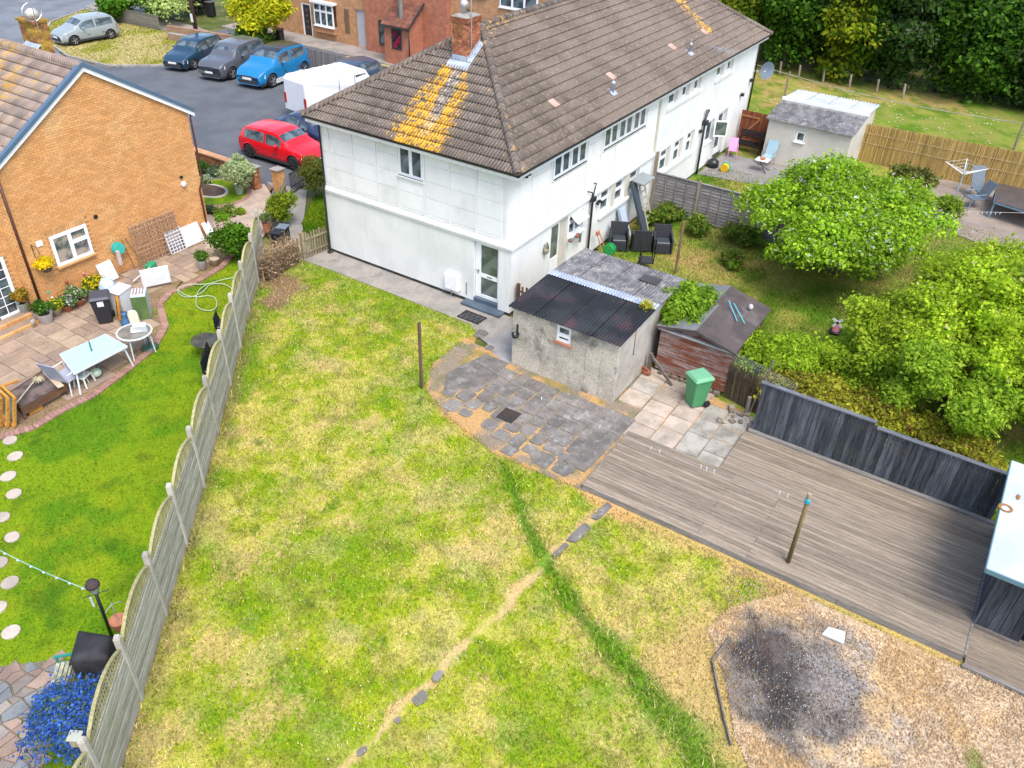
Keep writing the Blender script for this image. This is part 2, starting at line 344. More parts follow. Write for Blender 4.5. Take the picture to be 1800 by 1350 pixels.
# daisies and dandelions
def specks(name, n, reg, col, r=.012, z=.05, seedf=.6, label=None):
    xs = [p[0] for p in reg]; ys = [p[1] for p in reg]; x = RN.uniform(min(xs), max(xs), n*6); y = RN.uniform(min(ys), max(ys), n*6)
    k = inpoly(x, y, reg) & (fbm(x, y, 1.1, 71+n, 3) > seedf); x = x[k][:n]; y = y[k][:n]; m = len(x); V = np.empty((m, 4, 3)); rr = r*RN.uniform(.7, 1.3, m)
    for i, (a, b) in enumerate(((-1, 0), (0, -1), (1, 0), (0, 1))): V[:, i] = np.stack([x+a*rr, y+b*rr, z+RN.uniform(0, .01, m)], 1)
    o = npmesh(name, V.reshape(-1, 3), np.arange(4*m).reshape(-1, 4), GB, col=np.tile(np.array(col), (m, 1)), nf=4); o['kind'] = 'stuff'
LAWN2 = [(-.9, 7), (-3, 8), (-9.4, 2.7), (-15.4, -2.1), (-18, -4.5), (-11.8, -12.5), (-8.2, -9.8), (-6.0, -8), (-5.9, -5), (-4.8, 0), (-1.2, .9)]
specks('daisies', 380, LAWN2, (.75, .75, .7), seedf=.55); specks('dandelions', 160, LAWN2, (.75, .55, .02), r=.016, seedf=.55); specks('field_daisies', 300, [(23, -13), (34, -13), (34, 1), (23, 1)], (.7, .7, .65), r=.04, seedf=.5)

# ---- car park, road, kerbs ----
ASPH = mk('asphalt', (.105, .115, .13), (.085, .093, .105), ns=.6, fine=30., fa=.22, bd=.004, stain=(.13, .135, .14), sns=.35)
ROAD = mk('road_asphalt', (.16, .175, .195), (.12, .135, .15), ns=.5, fine=20., fa=.2, stain=(.19, .2, .21), sns=.3)
mb = MB(); mb.prism([(-1.2, 13.0), (4.6, 12.9), (8, 11.5), (23, 13), (22, 36), (6, 38), (-4, 40), (-9, 30)], -.04, .0); struct(mb, 'car_park', ASPH)
mb = MB(); mb.prism(poly((-60, 150), (-60, -20), (300, -60), (345, 0), (215, 36), (150, 16), (90, 44), (78, 68), (110, 98), (150, 120), (60, 130)), -.04, .008); struct(mb, 'road', ROAD)
CONC = mk('concrete', (.30, .275, .245), (.24, .225, .205), ns=1.5, fine=30., fa=.18, bd=.004, stain=(.17, .165, .15), sns=1.3)
KERB = mk('kerb', (.33, .31, .28), (.27, .25, .23), fa=.15, vo=.1)
def kerbs(name, pts, w=.13, h=.11, seg=.9):
    kt = None; par = thing(name, None, None); par['kind'] = 'structure'
    for a, b in zip(pts[:-1], pts[1:]):
        a = Vector((*a, 0)); b = Vector((*b, 0)); L = (b-a).length; n = max(1, round(L/seg))
        for i in range(n):
            m = MB(); m.bar(a+(b-a)*((i+.01)/n)+Vector((0, 0, h/2-.01)), a+(b-a)*((i+.99)/n)+Vector((0, 0, h/2-.01)), w, h+.02); m.build('kerb_stone', KERB, par)
kerbs('verge_kerb', VERGE+[VERGE[0]])
# worn bare tyre track under the silver car and pavement strip by terrace gardens
PAVE = mk('pavement', (.30, .27, .24), (.22, .2, .18), ns=1., fine=20., fa=.2)
mb = MB(); mb.prism(poly((150, 13), (215, 34), (335, 64), (420, 104), (470, 95), (350, 50), (240, 20), (180, 0)), -.02, .075); struct(mb, 'pavement', PAVE)

# ---- concrete path along the gable, yard slabs ----
mb = MB(); mb.prism([(-.0, 8.05), (-1.15, 8.05), (-1.1, 7.2), (-1.12, 3.6), (-1.15, .75), (-1.62, .05), (-1.75, -.35), (-.02, -.35)], -.03, .012); struct(mb, 'path', CONC)
mb = MB(); mb.prism([(.2, -.33), (-1.75, -.33), (-2.3, -1.1), (-2.28, -1.52), (.2, -1.52)], -.03, .009); struct(mb, 'yard_concrete', mk('concrete_b', (.32, .31, .30), (.25, .24, .23), ns=1.5, fine=30., fa=.15, stain=(.2, .19, .18)))
mb = MB(); mb.prism(poly((470, 320), (540, 335), (530, 420), (560, 452), (500, 462), (478, 440), (478, 400), (500, 350)), -.03, .006); struct(mb, 'front_path', mk('front_concrete', (.29, .275, .25), (.25, .235, .21), fa=.12))
fl = poly((553, 345), (590, 335), (590, 425), (545, 412), (530, 395))
patch('front_lawn', fl, .08, .012, green_col, GR, bump=.02); tufts('front_lawn_grass', fl, 9000, .02, green_col, GB, h=.07, w=.012)

# ---- weathered patio: stones in orange mossy sand ----
def moss_col(x, y):
    f = fbm(x, y, 2.2, 81, 4); c = lerp3((.42, .26, .11), (.22, .18, .13), sst(.38, .62, f)); return mixc(c, (.12, .14, .03), sst(.6, .75, vn(x, y, 3, 84))*.5)
PAT = [(-5.6, -5.75), (-5.78, -3.4), (-5.2, -1.6), (-4.6, -.45), (-2.35, -.45), (-2.35, -5.75)]
PAT0 = [(-5.85, -6.1), (-5.95, -3.4), (-5.35, -1.4), (-4.7, -.2), (-3.6, .35), (-2.0, .4), (-2.1, -5.9), (-2.6, -6.1)]
patch('patio_sand', PAT0, .05, .008, moss_col, GR, bump=.012)
SG = mk('paving_grey', (.185, .168, .150), (.135, .125, .112), ns=2.5, fine=45., fa=.35, vo=.16, bd=.006, stain=(.27, .27, .25), sns=3.)
par = thing('weathered_patio', None, None); par['kind'] = 'structure'
def stone(cx, cy, sx, sy, z0, h, jit, mat, par, name='paving_stone', rnd=.12):
    pts = []
    for a, b in ((-1, -1), (1, -1), (1, 1), (-1, 1)):
        x = cx+a*sx/2; y = cy+b*sy/2; r = rnd*min(sx, sy)
        if (a*b) > 0: q = [(x, y-b*r), (x-a*r, y)]
        else: q = [(x-a*r, y), (x, y-b*r)]
        pts += [(u+random.uniform(-jit, jit), v+random.uniform(-jit, jit)) for u, v in q]
    m = MB(); m.prism(pts, z0, z0+h, inset=.03); return m.build(name, mat, par)
y = -.7
while y > -5.1:
    x = -2.55; sy = random.choice([.42, .5, .58])
    while x > -5.9:
        sx = random.choice([.4, .48, .6]); cx = x-sx/2; cy = y-sy/2+random.uniform(-.03, .03)
        if inpoly(np.array([cx]), np.array([cy]), PAT)[0]:
            worn = sst(-3.6, -5.2, np.array(cx-(cy+3)*.25)) ; g = float(.012+.055*worn); j = float(.008+.018*worn)
            if random.random() > .10*worn: stone(cx, cy, sx-g, sy-g, .0, .03+random.uniform(-.006, .006), j, SG, par, rnd=.06+.12*float(worn))
        x -= sx
    y -= sy
m = MB(); m.prism([(-2.5, -5.12), (-2.55, -5.85), (-5.25, -5.72), (-5.2, -5.05), (-3.9, -5.12)], 0, .033); m.build('concrete_strip', SG, par)
m = MB(); m.prism([(-2.3, -.65), (-2.3, -1.5), (-3.7, -1.52), (-4.55, -.75), (-3.8, -.3)], 0, .034); m.build('concrete_strip', SG, par)
for (u, v, s) in [(845, 588, .45), (860, 612, .3), (1000, 825, .35), (940, 800, .3), (905, 790, .26), (985, 815, .25)]:
    p = P(u, v); stone(p.x, p.y, s, s*.8, 0, .03, .04, SG, par, rnd=.25)
# drain cover and doormat-like grating
IRON = mk('rusty_iron', (.035, .03, .03), (.05, .035, .03), fa=.3)
t = thing('drain_cover', 'square dark iron drain cover set in the weathered grey patio', 'drain cover', P(894, 732)); c = P(894, 732)
m = MB(); m.obox((c.x, c.y, .035), .52, .5, .03, 0.02); m.build('cover_plate', IRON, t, bev=.004)
m = MB()
for i in range(5): m.obox((c.x-.2+i*.1, c.y, .052), .03, .42, .008, .02)
m.build('tread_pattern', IRON, t)
for u, v in [(955, 762)]: pass
# ---- pinkish slab yard between garage and deck ----
SP = mk('slab_pink', (.42, .345, .28), (.31, .27, .22), ns=1.8, fine=30., fa=.16, vo=.12, stain=(.24, .2, .15), sns=1.6)
SGR = mk('slab_pale_grey', (.36, .34, .295), (.26, .245, .21), ns=1.8, fine=30., fa=.18, vo=.12, stain=(.19, .18, .15), sns=1.8)
YRD = [(-2.25, -4.98), (-2.5, -5.85), (-3.35, -5.95), (-3.35, -8.45), (-1.2, -8.75), (-.4, -8.3), (.1, -5.0)]
patch('yard_sand', [(p[0]*1.02, p[1]) for p in YRD], .06, .004, moss_col, GR, bump=.01)
par = thing('slab_yard', None, None); par['kind'] = 'structure'
ys = [-5.0, -5.75, -6.5, -7.2, -7.85, -8.5]
for i in range(5):
    x = .1
    while x > -3.3:
        sx = random.choice([.62, .75, .9]); sx = min(sx, x+3.33)
        cx = x-sx/2; cy = (ys[i]+ys[i+1])/2
        if sx > .2 and inpoly(np.array([cx]), np.array([cy]), YRD)[0]: stone(cx, cy, sx-.03, ys[i]-ys[i+1]-.03, 0, .026+random.uniform(-.006, .006), .012, SP if cy > -7.0 and random.random() < .8 else SGR, par, rnd=.03)
        x -= sx
# rubble where the slabs end by the dark fence
RUB = mk('rubble', (.24, .2, .16), (.15, .11, .08), vo=.3, fa=.3)
par = thing('rubble_heap', 'loose broken stones and soil at the end of the dark board fence', 'rubble', (-.9, -8.2, 0))
for i in range(26):
    m = MB(); s = random.uniform(.08, .2); m.obox((-1.0+random.uniform(-.35, .5), -8.35+random.uniform(-.45, .6), .05), s, s*.8, s*.5, random.uniform(0, 3), rx=random.uniform(-.3, .3)); m.build('stone', RUB, par, bev=.015)

# ================= DECK =================
DK = mk('deck_board', (.27, .222, .165), (.185, .150, .11), ns=1.3, fine=4., sc=(22, .9, 22), vo=.17, fa=.26, lo=.3, hi=.7, bd=.003)
DK = mk('deck_board_weathered', (.27, .222, .165), (.175, .143, .107), ns=1.2, fine=5., sc=(20, 1., 20), vo=.17, fa=.26, lo=.3, hi=.7, bd=.003); DKe = wood('deck_edge_board', (.23, .215, .2), (.15, .14, .13), axis=1, vo=.1)
par = thing('timber_deck', 'large weathered grey brown timber deck of long narrow boards beside the lawn', 'decking', (-3.6, -10.3, 0))
bw = .115; pitch = .122; x = -1.42; k = 0
WSH = (-1.42, -3.30)       # the notch: boards nearest the fence start at y=-8.55
sh = {}
while x > -5.72:
    y0 = -14.72 if x > -9 else 0; y1 = -8.52 if x-bw > WSH[1]-.02 else -5.95
    joint = [y1, y0] if y1 < -8 else [y1, y1-random.choice([3.6, 4.2, 3.0]), y0]
    for a, b in zip(joint[:-1], joint[1:]):
        m = MB(); z = .155+random.uniform(-.003, .003); m.box(x-bw+.003, x, b+.004, a-.004, z-.028, z); m.build('deck_board', DK, par)
    x -= pitch
xe = x
m = MB(); m.box(-3.31, -1.4, -14.7, -8.54, .0, .12); m.box(-5.70, -3.31, -14.7, -5.97, 0., .12); m.build('deck_frame', mk('deck_under', (.03, .025, .02)), par)
for a, b in ((-5.98, -9.6), (-9.61, -12.2), (-12.21, -14.72)):
    m = MB(); m.box(-5.80, xe+.005 if xe < -5.7 else -5.72, b, a, 0.0, .16); m.build('edge_board', DKe, par)
m = MB(); m.box(-5.72, -1.42, -14.775, -14.725, 0, .152); m.build('end_board', DKe, par)
m = MB(); m.box(-5.79, -3.31, -5.97, -5.945, 0, .157); m.build('edge_board', DKe, par)
m = MB(); m.box(-1.42, -1.30, -14.7, -8.6, .13, .215); m.build('kerb_board', DKe, par)
# lower deck strip beyond, with its own boards
x = -1.4; k = 0
while x > -5.9:
    m = MB(); z = .075; m.box(x-bw, x, -18, -14.78, z-.028, z); m.build('lower_deck_board', DK, par); x -= pitch
m = MB(); m.box(-5.98, -5.9, -18, -14.75, 0, .08); m.build('edge_board', DKe, par); m = MB(); m.box(-5.88, -1.4, -18, -14.8, 0, .04); m.build('deck_frame', MC['deck_under'], par)

# ================= GRAVEL AND FIRE PATCH =================
GVL = [(-5.98, -11.3), (-6.5, -10.9), (-7.2, -10.35), (-8.0, -10.15), (-8.35, -10.45), (-9.0, -10.95), (-9.9, -11.45), (-10.6, -12.1), (-11.5, -13.2), (-11, -17.5), (-5.98, -17.5)]
def grav_col(x, y):
    f = fbm(x, y, 1.3, 91, 4); h = vn(x, y, 18, 92); h2 = vn(x, y, 33, 99)
    c = lerp3((.40, .31, .21), (.52, .39, .25), sst(.35, .65, f*.6+h*.4)); c = mixc(c, (.44, .29, .12), sst(.5, .62, fbm(x, y, .8, 93, 3))*.6)
    nn = fbm(x, y, 1.4, 94, 5)-.5
    d = np.hypot((x+8.2)/1.6, (y+12.25)/1.75)+nn*1.1
    c = mixc(c, (.17, .15, .13), sst(1.1, .7, d)); c = mixc(c, (.045, .042, .042), sst(.5, .70, fbm(x, y, 1.0, 95, 4)*.8+h*.2)*sst(.95, .6, d))
    c = mixc(c, (.17, .12, .09), sst(.6, .1, np.minimum(np.hypot((x+7.75)/.7, (y+11.55)/.5), np.hypot((x+7.95)/.8, (y+12.65)/.7))+nn*1.5)*.65); c = mixc(c, (.04, .037, .037), sst(.35, .1, np.hypot((x+7.9)/1.2, (y+11.7)/1.0)-.25+nn*2.2+.3*(h-.5))*.75)
    da = dline(x, y, [(-6.9, -12.9), (-7.5, -13.5), (-8.2, -13.75), (-8.9, -13.5), (-9.4, -13.2)])+nn*1.5; c = mixc(c, (.33, .32, .31), sst(.5, .0, da)*.75)
    c = mixc(c, (.3, .29, .29), sst(.9, .3, np.hypot((x+7.6)/1.0, (y+12.7)/1.2)+nn*1.2)*.4)
    c = mixc(c, (.12, .17, .02), sst(.5, .2, np.hypot((x+8.0)/.8, (y+15.3)/.45)+nn*1.3)*.8)
    return c*(.75+.5*h2)[:, None]
patch('gravel_ground', GVL, .05, .012, grav_col, colmat('gravel_soil', fine=70., fa=.5, bd=.02), bump=.05)
n = 30000; x = RN.uniform(-11.5, -5.98, n); y = RN.uniform(-17.5, -10, n); k = inpoly(x, y, GVL) | (inpoly(x, y, [(-6.0, -9.6), (-7.2, -10.3), (-8.3, -10.1), (-8.3, -17.5), (-5.98, -17.5)]) & (RN.rand(n) < .5)); x = x[k]; y = y[k]; m_ = len(x)
d = np.hypot((x+8.2)/1.60, (y+12.5)/1.9); k = (d > .9) | (RN.rand(m_) < .35); x = x[k]; y = y[k]; m_ = len(x); r = RN.uniform(.008, .024, m_); an = RN.uniform(0, 6.28, m_); V = np.empty((m_, 5, 3))
for i in range(4): V[:, i] = np.stack([x+r*np.cos(an+i*1.57), y+r*RN.uniform(.6, 1, m_)*np.sin(an+i*1.57), np.full(m_, .018)], 1)
V[:, 4] = np.stack([x, y, .022+r*.9+.025], 1)
F = (np.array([[0, 1, 4], [1, 2, 4], [2, 3, 4], [3, 0, 4]])[None]+5*np.arange(m_)[:, None, None]).reshape(-1, 3)
base = grav_col(x, y); pal = np.array([(.56, .45, .32), (.5, .35, .18), (.48, .42, .36), (.33, .25, .17), (.6, .54, .45), (.42, .25, .12)])[RN.randint(0, 6, m_)]
burn = np.clip(1.25-np.hypot((x+8.2)/1.6, (y+12.4)/1.8), 0, 1)[:, None]; cc = (base*.45+pal*.5)*(1-burn)+burn*(pal*.18+base*.5)
cc = cc*np.array([.90, .84, .76]); tag(npmesh('gravel', V.reshape(-1, 3), F, GR, col=np.repeat(cc, 4, 0)), kind='stuff')
n = 2600; x = RN.normal(-8.3, .8, n); y = RN.normal(-12.3, .9, n); r = RN.uniform(.005, .022, n); an = RN.uniform(0, 6.28, n); V = np.empty((n, 5, 3))
for i in range(4): V[:, i] = np.stack([x+r*np.cos(an+i*1.57), y+.5*r*np.sin(an+i*1.57), np.full(n, .015)], 1)
V[:, 4] = np.stack([x, y, .02+r*.8], 1); F = (np.array([[0, 1, 4], [1, 2, 4], [2, 3, 4], [3, 0, 4]])[None]+5*np.arange(n)[:, None, None]).reshape(-1, 3)
cc = np.array([(.02, .02, .02), (.35, .34, .33), (.08, .05, .04), (.03, .03, .03), (.5, .48, .45)])[RN.randint(0, 5, n)]; tag(npmesh('charcoal_debris', V.reshape(-1, 3), F, GR, col=np.repeat(cc, 4, 0)), kind='stuff')
gt = thing('timber_edging', 'thin grey timber strip curving along the lawn side of the burnt fire patch', 'edging', P(1260, 1180)); EM = wood('edging_wood', (.2, .17, .15), (.12, .1, .09), axis=1)
pts = [P(u, v, .05) for u, v in [(1284, 1120), (1252, 1162), (1262, 1215), (1272, 1262), (1285, 1310)]]
for a, b in zip(pts[:-1], pts[1:]): m = MB(); m.bar(a, b, .03, .1); m.build('strip', EM, gt)
m = MB(); m.prism(poly((1443, 1118), (1455, 1105), (1485, 1114), (1482, 1135)), .03, .07); o = m.build('slab_fragment', mk('pale_stone', (.5, .5, .5), (.4, .4, .4), fa=.12)); tag(o, 'small pale broken slab lying at the edge of the burnt patch', 'slab')
# slab remnants along the dirt trail
for i, (u, v, s, w_, a) in enumerate([(1058, 900, .72, .20, .0), (1019, 938, .72, .24, 0), (985, 968, .5, .12, 0), (770, 1190, .3, .16, 0), (739, 1226, .36, .22, 0), (699, 1268, .14, .12, 0), (637, 1322, .2, .12, 0)]):
    p = P(u, v); m = MB(); pts = []; ang = math.atan2(trail[3][1]-trail[0][1], trail[3][0]-trail[0][0])
    for cxy in (((-1, -.8), (-.4, -1), (.5, -.9), (1, -.7), (.95, .8), (.3, 1), (-.5, .85), (-.95, .9)) if i < 3 else [(math.cos(.785*k)*random.uniform(.7, 1.3), math.sin(.785*k)*random.uniform(.7, 1.3)) for k in range(8)]):
        q = Vector((cxy[0]*s/2, cxy[1]*w_/2)); j = random.uniform(.9, 1.1); pts.append((p.x+(q.x*math.cos(ang)-q.y*math.sin(ang))*j, p.y+(q.x*math.sin(ang)+q.y*math.cos(ang))*j))
    m.prism(pts, 0.0, .030+.007*(i % 4)); o = m.build('path_stone', MC['paving_grey'])
    tag(o, ['dark flat path stone nearest the deck in the dirt trail', 'dark path stone second from the deck in the dirt trail', 'narrow half-buried path stone third from the deck', 'small ragged dark stone in the trail across the lawn, farther of the lower pair', 'larger ragged dark stone in the lower trail across the lawn', 'tiny dark stone in the lower trail below the ragged pair', 'dark stone lowest in the dirt trail near the photo bottom'][i], 'path stone', 'stones of the old path across the lawn')
# ================= BUILDING HELPERS =================
def wb(mb, wall, pl, a0, a1, d0, d1, z0, z1, a=None):
    """box on a wall: wall 'x' = plane x=pl facing -X (a runs along y); 'y' = plane y=pl facing -Y; d = depth inwards"""
    if wall == 'x': return mb.box(pl+d0, pl+d1, a0, a1, z0, z1, a)
    return mb.box(a0, a1, pl+d0, pl+d1, z0, z1, a)
def wall_holes(mb, wall, pl, a0, a1, z0, z1, th, holes, d0=0.):
    A = sorted({a0, a1, *[h[0] for h in holes], *[h[1] for h in holes]}); Z = sorted({z0, z1, *[h[2] for h in holes], *[h[3] for h in holes]})
    A = [a for a in A if a0 <= a <= a1]; Z = [z for z in Z if z0 <= z <= z1]
    for b0, b1 in zip(A[:-1], A[1:]):
        run = None
        for c0, c1 in zip(Z[:-1], Z[1:]):
            hole = any(h[0] <= b0+1e-6 and h[1] >= b1-1e-6 and h[2] <= c0+1e-6 and h[3] >= c1-1e-6 for h in holes)
            if hole:
                if run: wb(mb, wall, pl, b0, b1, d0, th, *run, a=.5); run = None
            else: run = (run[0] if run else c0, c1)
        if run: wb(mb, wall, pl, b0, b1, d0, th, *run, a=.5)
def window(par, wall, pl, a0, a1, z0, z1, cols=2, rec=.06, sill=True, fw=.055, top=None, fm=None, sm=None, gm=None, silld=.08, name='window', dark=None, topcols=None):
    """framed window as a part with frame, panes and sill as its sub-parts; top = height share of top lights"""
    m = MB(); fm = fm or UPVC; gm = gm or GLASS
    wb(m, wall, pl, a0, a0+fw, rec, rec+.06, z0, z1); wb(m, wall, pl, a1-fw, a1, rec, rec+.06, z0, z1)
    wb(m, wall, pl, a0+fw, a1-fw, rec, rec+.06, z0, z0+fw); wb(m, wall, pl, a0+fw, a1-fw, rec, rec+.06, z1-fw, z1)
    f = m.build(name, fm, par); w = (a1-a0-2*fw)/cols
    for i in range(cols):
        b0 = a0+fw+i*w; b1 = b0+w; mb = MB()
        if i < cols-1: wb(mb, wall, pl, b1-.03, b1+.03, rec+.004, rec+.05, z0+fw, z1-fw)
        zt = z0+fw; lights = [(z0+fw, z1-fw)]
        if top and (topcols is None or i in topcols):
            zm = z1-fw-(z1-z0)*top; wb(mb, wall, pl, b0, b1-(.03 if i < cols-1 else 0), rec+.006, rec+.05, zm-.03, zm+.03); lights = [(z0+fw, zm-.03), (zm+.03, z1-fw)]
        if mb.v: mb.build('glazing_bar', fm, f)
        for c0, c1 in lights:
            sf = MB(); e = .032; l = b0+(.03 if i else 0); r = b1-(.03 if i < cols-1 else 0)
            wb(sf, wall, pl, l, l+e, rec-.008, rec+.03, c0, c1); wb(sf, wall, pl, r-e, r, rec-.008, rec+.03, c0, c1); wb(sf, wall, pl, l+e, r-e, rec-.008, rec+.03, c0, c0+e); wb(sf, wall, pl, l+e, r-e, rec-.008, rec+.03, c1-e, c1)
            sf.build('sash', fm, f); g = MB(); wb(g, wall, pl, l+e, r-e, rec+.012, rec+.02, c0+e, c1-e); g.build('pane', gm, f)
    if sill:
        s = MB(); wb(s, wall, pl, a0-.05, a1+.05, -silld, rec+.02, z0-.05, z0-.004); s.build('sill', sm or fm, f)
    if dark:
        s = MB(); wb(s, wall, pl, a0-.012, a1+.012, -.02, rec, z0-.028, z0-.002); s.build('drip_strip', dark, f)
    return f
def bricks(mb, wall, pl, a0, a1, z0, z1, th=.03, L=.215, H=.065, g=.010, holes=(), inside=None, d=0.):
    j = 0; z = z0
    while z < z1-.01:
        a = a0-(L+g)/2*(j % 2)
        while a < a1:
            b0 = max(a, a0); b1 = min(a+L, a1); zc = min(z+H, z1)
            if b1-b0 > .02 and not any(h[0]-.01 < (b0+b1)/2 < h[1]+.01 and h[2]-.01 < (z+zc)/2 < h[3]+.01 for h in holes) and (inside is None or inside((b0+b1)/2, zc)):
                dd = random.uniform(-.002, .002); x = MB(); wb(x, wall, pl, b0, b1, d+dd, d+th, z, zc); fs = x.f
                mb.add(x.v, [f for i, f in enumerate(fs) if i != 5 and i != (2 if wall == 'x' else 3)])
            a += L+g
        z += H+g; j += 1
def pipe(par, name, pts, r, mat, n=8): m = MB(); m.tube(pts, r, n); return m.build(name, mat, par, smooth=True)

# ================= WHITE HOUSE =================
HX, HY, EZ = 21.3, 7.8, 4.9
WH = thing('white_house', 'white rendered two-storey house with panelled upper walls and brown hipped tiled roof', 'house', (0, 0, 0))
core = MB(); core.box(.22, HX-.2, .22, HY-.02, 0, EZ, .5); core.build('wall_core', WHITE, WH)
PLN = mk('plinth', (.10, .10, .095), (.05, .05, .045), fa=.3)
m = MB(); m.box(.035, HX-.03, .035, HY-.03, 0, .11, .5); m.build('plinth', PLN, WH)
A_door = (.46, 1.42, .20, 2.29); A_win = (3.42, 4.42, 3.76, 4.84)
m = MB(); wall_holes(m, 'x', 0, 0, HY, .11, 2.38, .22, [(A_door[0], A_door[1], .11, 2.29)]); m.build('gable_wall', WHITE, WH)
low = [(2.45, 3.55, .11, 2.26), (3.68, 4.68, 1.36, 2.16), (5.95, 6.75, 1.40, 2.27), (7.10, 7.90, 1.40, 2.27), (8.28, 9.12, 1.40, 2.27)]
m = MB(); wall_holes(m, 'y', 0, .22, 10.28, .11, 2.38, .22, low); m.build('rear_wall', WHITE, WH)
up = [(2.33, 4.56, 3.88, EZ-.04), (5.73, 9.12, 3.88, EZ-.04)]
m = MB(); wall_holes(m, 'x', .035, .32, HY, 2.42, EZ, .22, [A_win]); m.build('gable_wall_upper', WHITE, WH)
m = MB(); wall_holes(m, 'y', .035, .32, 10.28, 2.42, EZ, .22, up); m.build('rear_wall_upper', WHITE, WH)
m = MB(); m.tube([(.305, .305, 2.42), (.305, .305, EZ)], .27, 28); m.build('corner_column', WHITE, WH, smooth=False)
# string course (projecting, sloped top)
m = MB()
for z0, z1, e in ((2.34, 2.46, .055),):
    pr = [(0, z0), (-e, z0), (-e-.015, z1-.03), (-.01, z1+.10), (.03, z1+.10)]
    o = [(x, -x0*0, z) for x, z in pr for x0 in (0,)]
    # mitred ring along the gable and the rear wall
    vs = []; 
    for x, z in pr: vs += [(x, HY, z), (x, x, z), (10.28, x, z)]
    n = len(pr); fs = []
    for i in range(n-1):
        for k in range(2): fs.append((i*3+k, i*3+k+1, (i+1)*3+k+1, (i+1)*3+k))
    fs += [tuple(i*3 for i in range(n)), tuple(i*3+2 for i in range(n))[::-1]]
    m.add(vs, fs, .5)
m.build('string_course', WHITE, WH)
# concrete panels and ribs
rows = [2.575, 2.68, 3.24, 3.80, 4.36, EZ-.005]
PAN = mk('white_panel', (.78, .79, .775), (.74, .755, .735), ns=1., fine=45., fa=.05, vo=.03, bd=.003, rough=.8, stain=(.66, .67, .63), sns=.9)
PNU = paint('joint_shadow', (.4, .4, .38), rough=.9)
def panels(wall, pl, ribs, holes):
    for b0, b1 in zip(ribs[:-1], ribs[1:]):
        for c0, c1 in zip(rows[:-1], rows[1:]):
            segs = [(b0, b1)]
            for h in holes:
                if c1 > h[2]+.02 and c0 < h[3]:
                    ns = []
                    for s0, s1, *_t in segs:
                        if h[0] < s1 and h[1] > s0:
                            if c0 < h[2]-.03: ns.append((s0, s1, h[2]-.06)); continue
                            if h[0]-s0 > .12: ns.append((s0, h[0]-.05))
                            if s1-h[1] > .12: ns.append((h[1]+.05, s1))
                        else: ns.append((s0, s1, *_t))
                    segs = ns
            for s in segs:
                q = MB(); wb(q, wall, pl, s[0]+.042, s[1]-.042, -.022, .005, c0+.014, (s[2] if len(s) > 2 else c1)-.014, .5); q.build('panel', PAN, WH)
    for r in ribs[1:-1]:
        zz = EZ-.01
        for h in holes:
            if h[0]-.03 < r < h[1]+.03: zz = h[2]-.06
        q = MB(); wb(q, wall, pl, r-.026, r+.026, -.040, .005, 2.56, zz, .5); q.build('rib', PAN, WH)
panels('x', .035, [.36, 1.36, 2.38, 3.38, 4.46, 5.36, 6.38, 7.42, 7.78], [A_win])
panels('y', .035, [.36, 1.1, 2.2, 3.32, 4.62, 5.6, 6.76, 7.86, 9.2, 10.2], up)
window(WH, 'x', 0, A_win[0], A_win[1], A_win[2], A_win[3], 2, rec=.03, dark=BLACKP, silld=.06, sm=WHITE)
for a, b in ((2.36, 3.43), (3.47, 4.53)): window(WH, 'y', 0, a, b, 3.90, EZ-.05, 2, rec=.02, dark=BLACKP, silld=.02, sm=WHITE)
for a, b in ((5.76, 6.83), (6.89, 7.98), (8.03, 9.10)): window(WH, 'y', 0, a, b, 3.90, EZ-.05, 2, rec=.02, dark=BLACKP, silld=.02, sm=WHITE)
for i, (a, b, c, d) in enumerate(low[2:]): window(WH, 'y', 0, a+.01, b-.01, c+.01, d-.01, 1, rec=.10, top=.36, silld=.02, sm=UPVC)
m = MB(); m.box(5.85, 9.22, -.09, .0, 1.27, 1.385, .5); m.build('long_sill', WHITE, WH)
for a, b in ((6.75, 7.10), (7.90, 8.28)):
    m = MB(); m.box(a+.02, b-.02, -.012, 0, 1.40, 2.27, .5); m.build('pier', CREAM, WH)
# gable glazed door
DG = glassy('door_glass', (.06, .085, .075), .15, (.14, .17, .15))
d = MB(); x0, x1, z0, z1 = A_door[0]+.01, A_door[1]-.01, .27, 2.27; pl = .10
for b in ((x0, x0+.09, z0, z1), (x1-.20, x1, z0, z1), (x0+.09, x1-.20, z0, z0+.12), (x0+.09, x1-.20, z1-.09, z1), (x0+.09, x1-.20, 1.02, 1.17)): wb(d, 'x', pl, b[0], b[1], 0, .06, b[2], b[3])
dd = d.build('door', UPVC, WH)
for c0, c1 in ((.39, 1.02), (1.17, 2.18)): g = MB(); wb(g, 'x', pl, x0+.09, x1-.20, .02, .03, c0, c1); g.build('pane', DG, dd)
g = MB(); g.bar((pl-.03, x1-.16, 1.25), (pl-.03, x1-.05, 1.25), .025); g.bar((pl, x1-.1, 1.2), (pl-.012, x1-.1, 1.2), .04, .15); g.build('handle', mk('steel', (.5, .5, .5), metal=.8, rough=.3), dd)
g = MB(); wb(g, 'x', pl, x0+.3, x0+.5, -.006, 0, 1.07, 1.12); g.build('letter_plate', MC['steel'], dd)
STP = mk('blue_grey_step', (.09, .12, .16), (.065, .09, .125), fa=.1, rough=.6)
m = MB(); m.box(-.34, .10, A_door[0]-.28, A_door[1]+.30, .012, .11, .5); m.build('door_step', STP, WH, bev=.012); m = MB(); m.box(-.02, .10, A_door[0]+.01, A_door[1]-.01, .11, .26, .5); m.build('threshold', STP, WH)
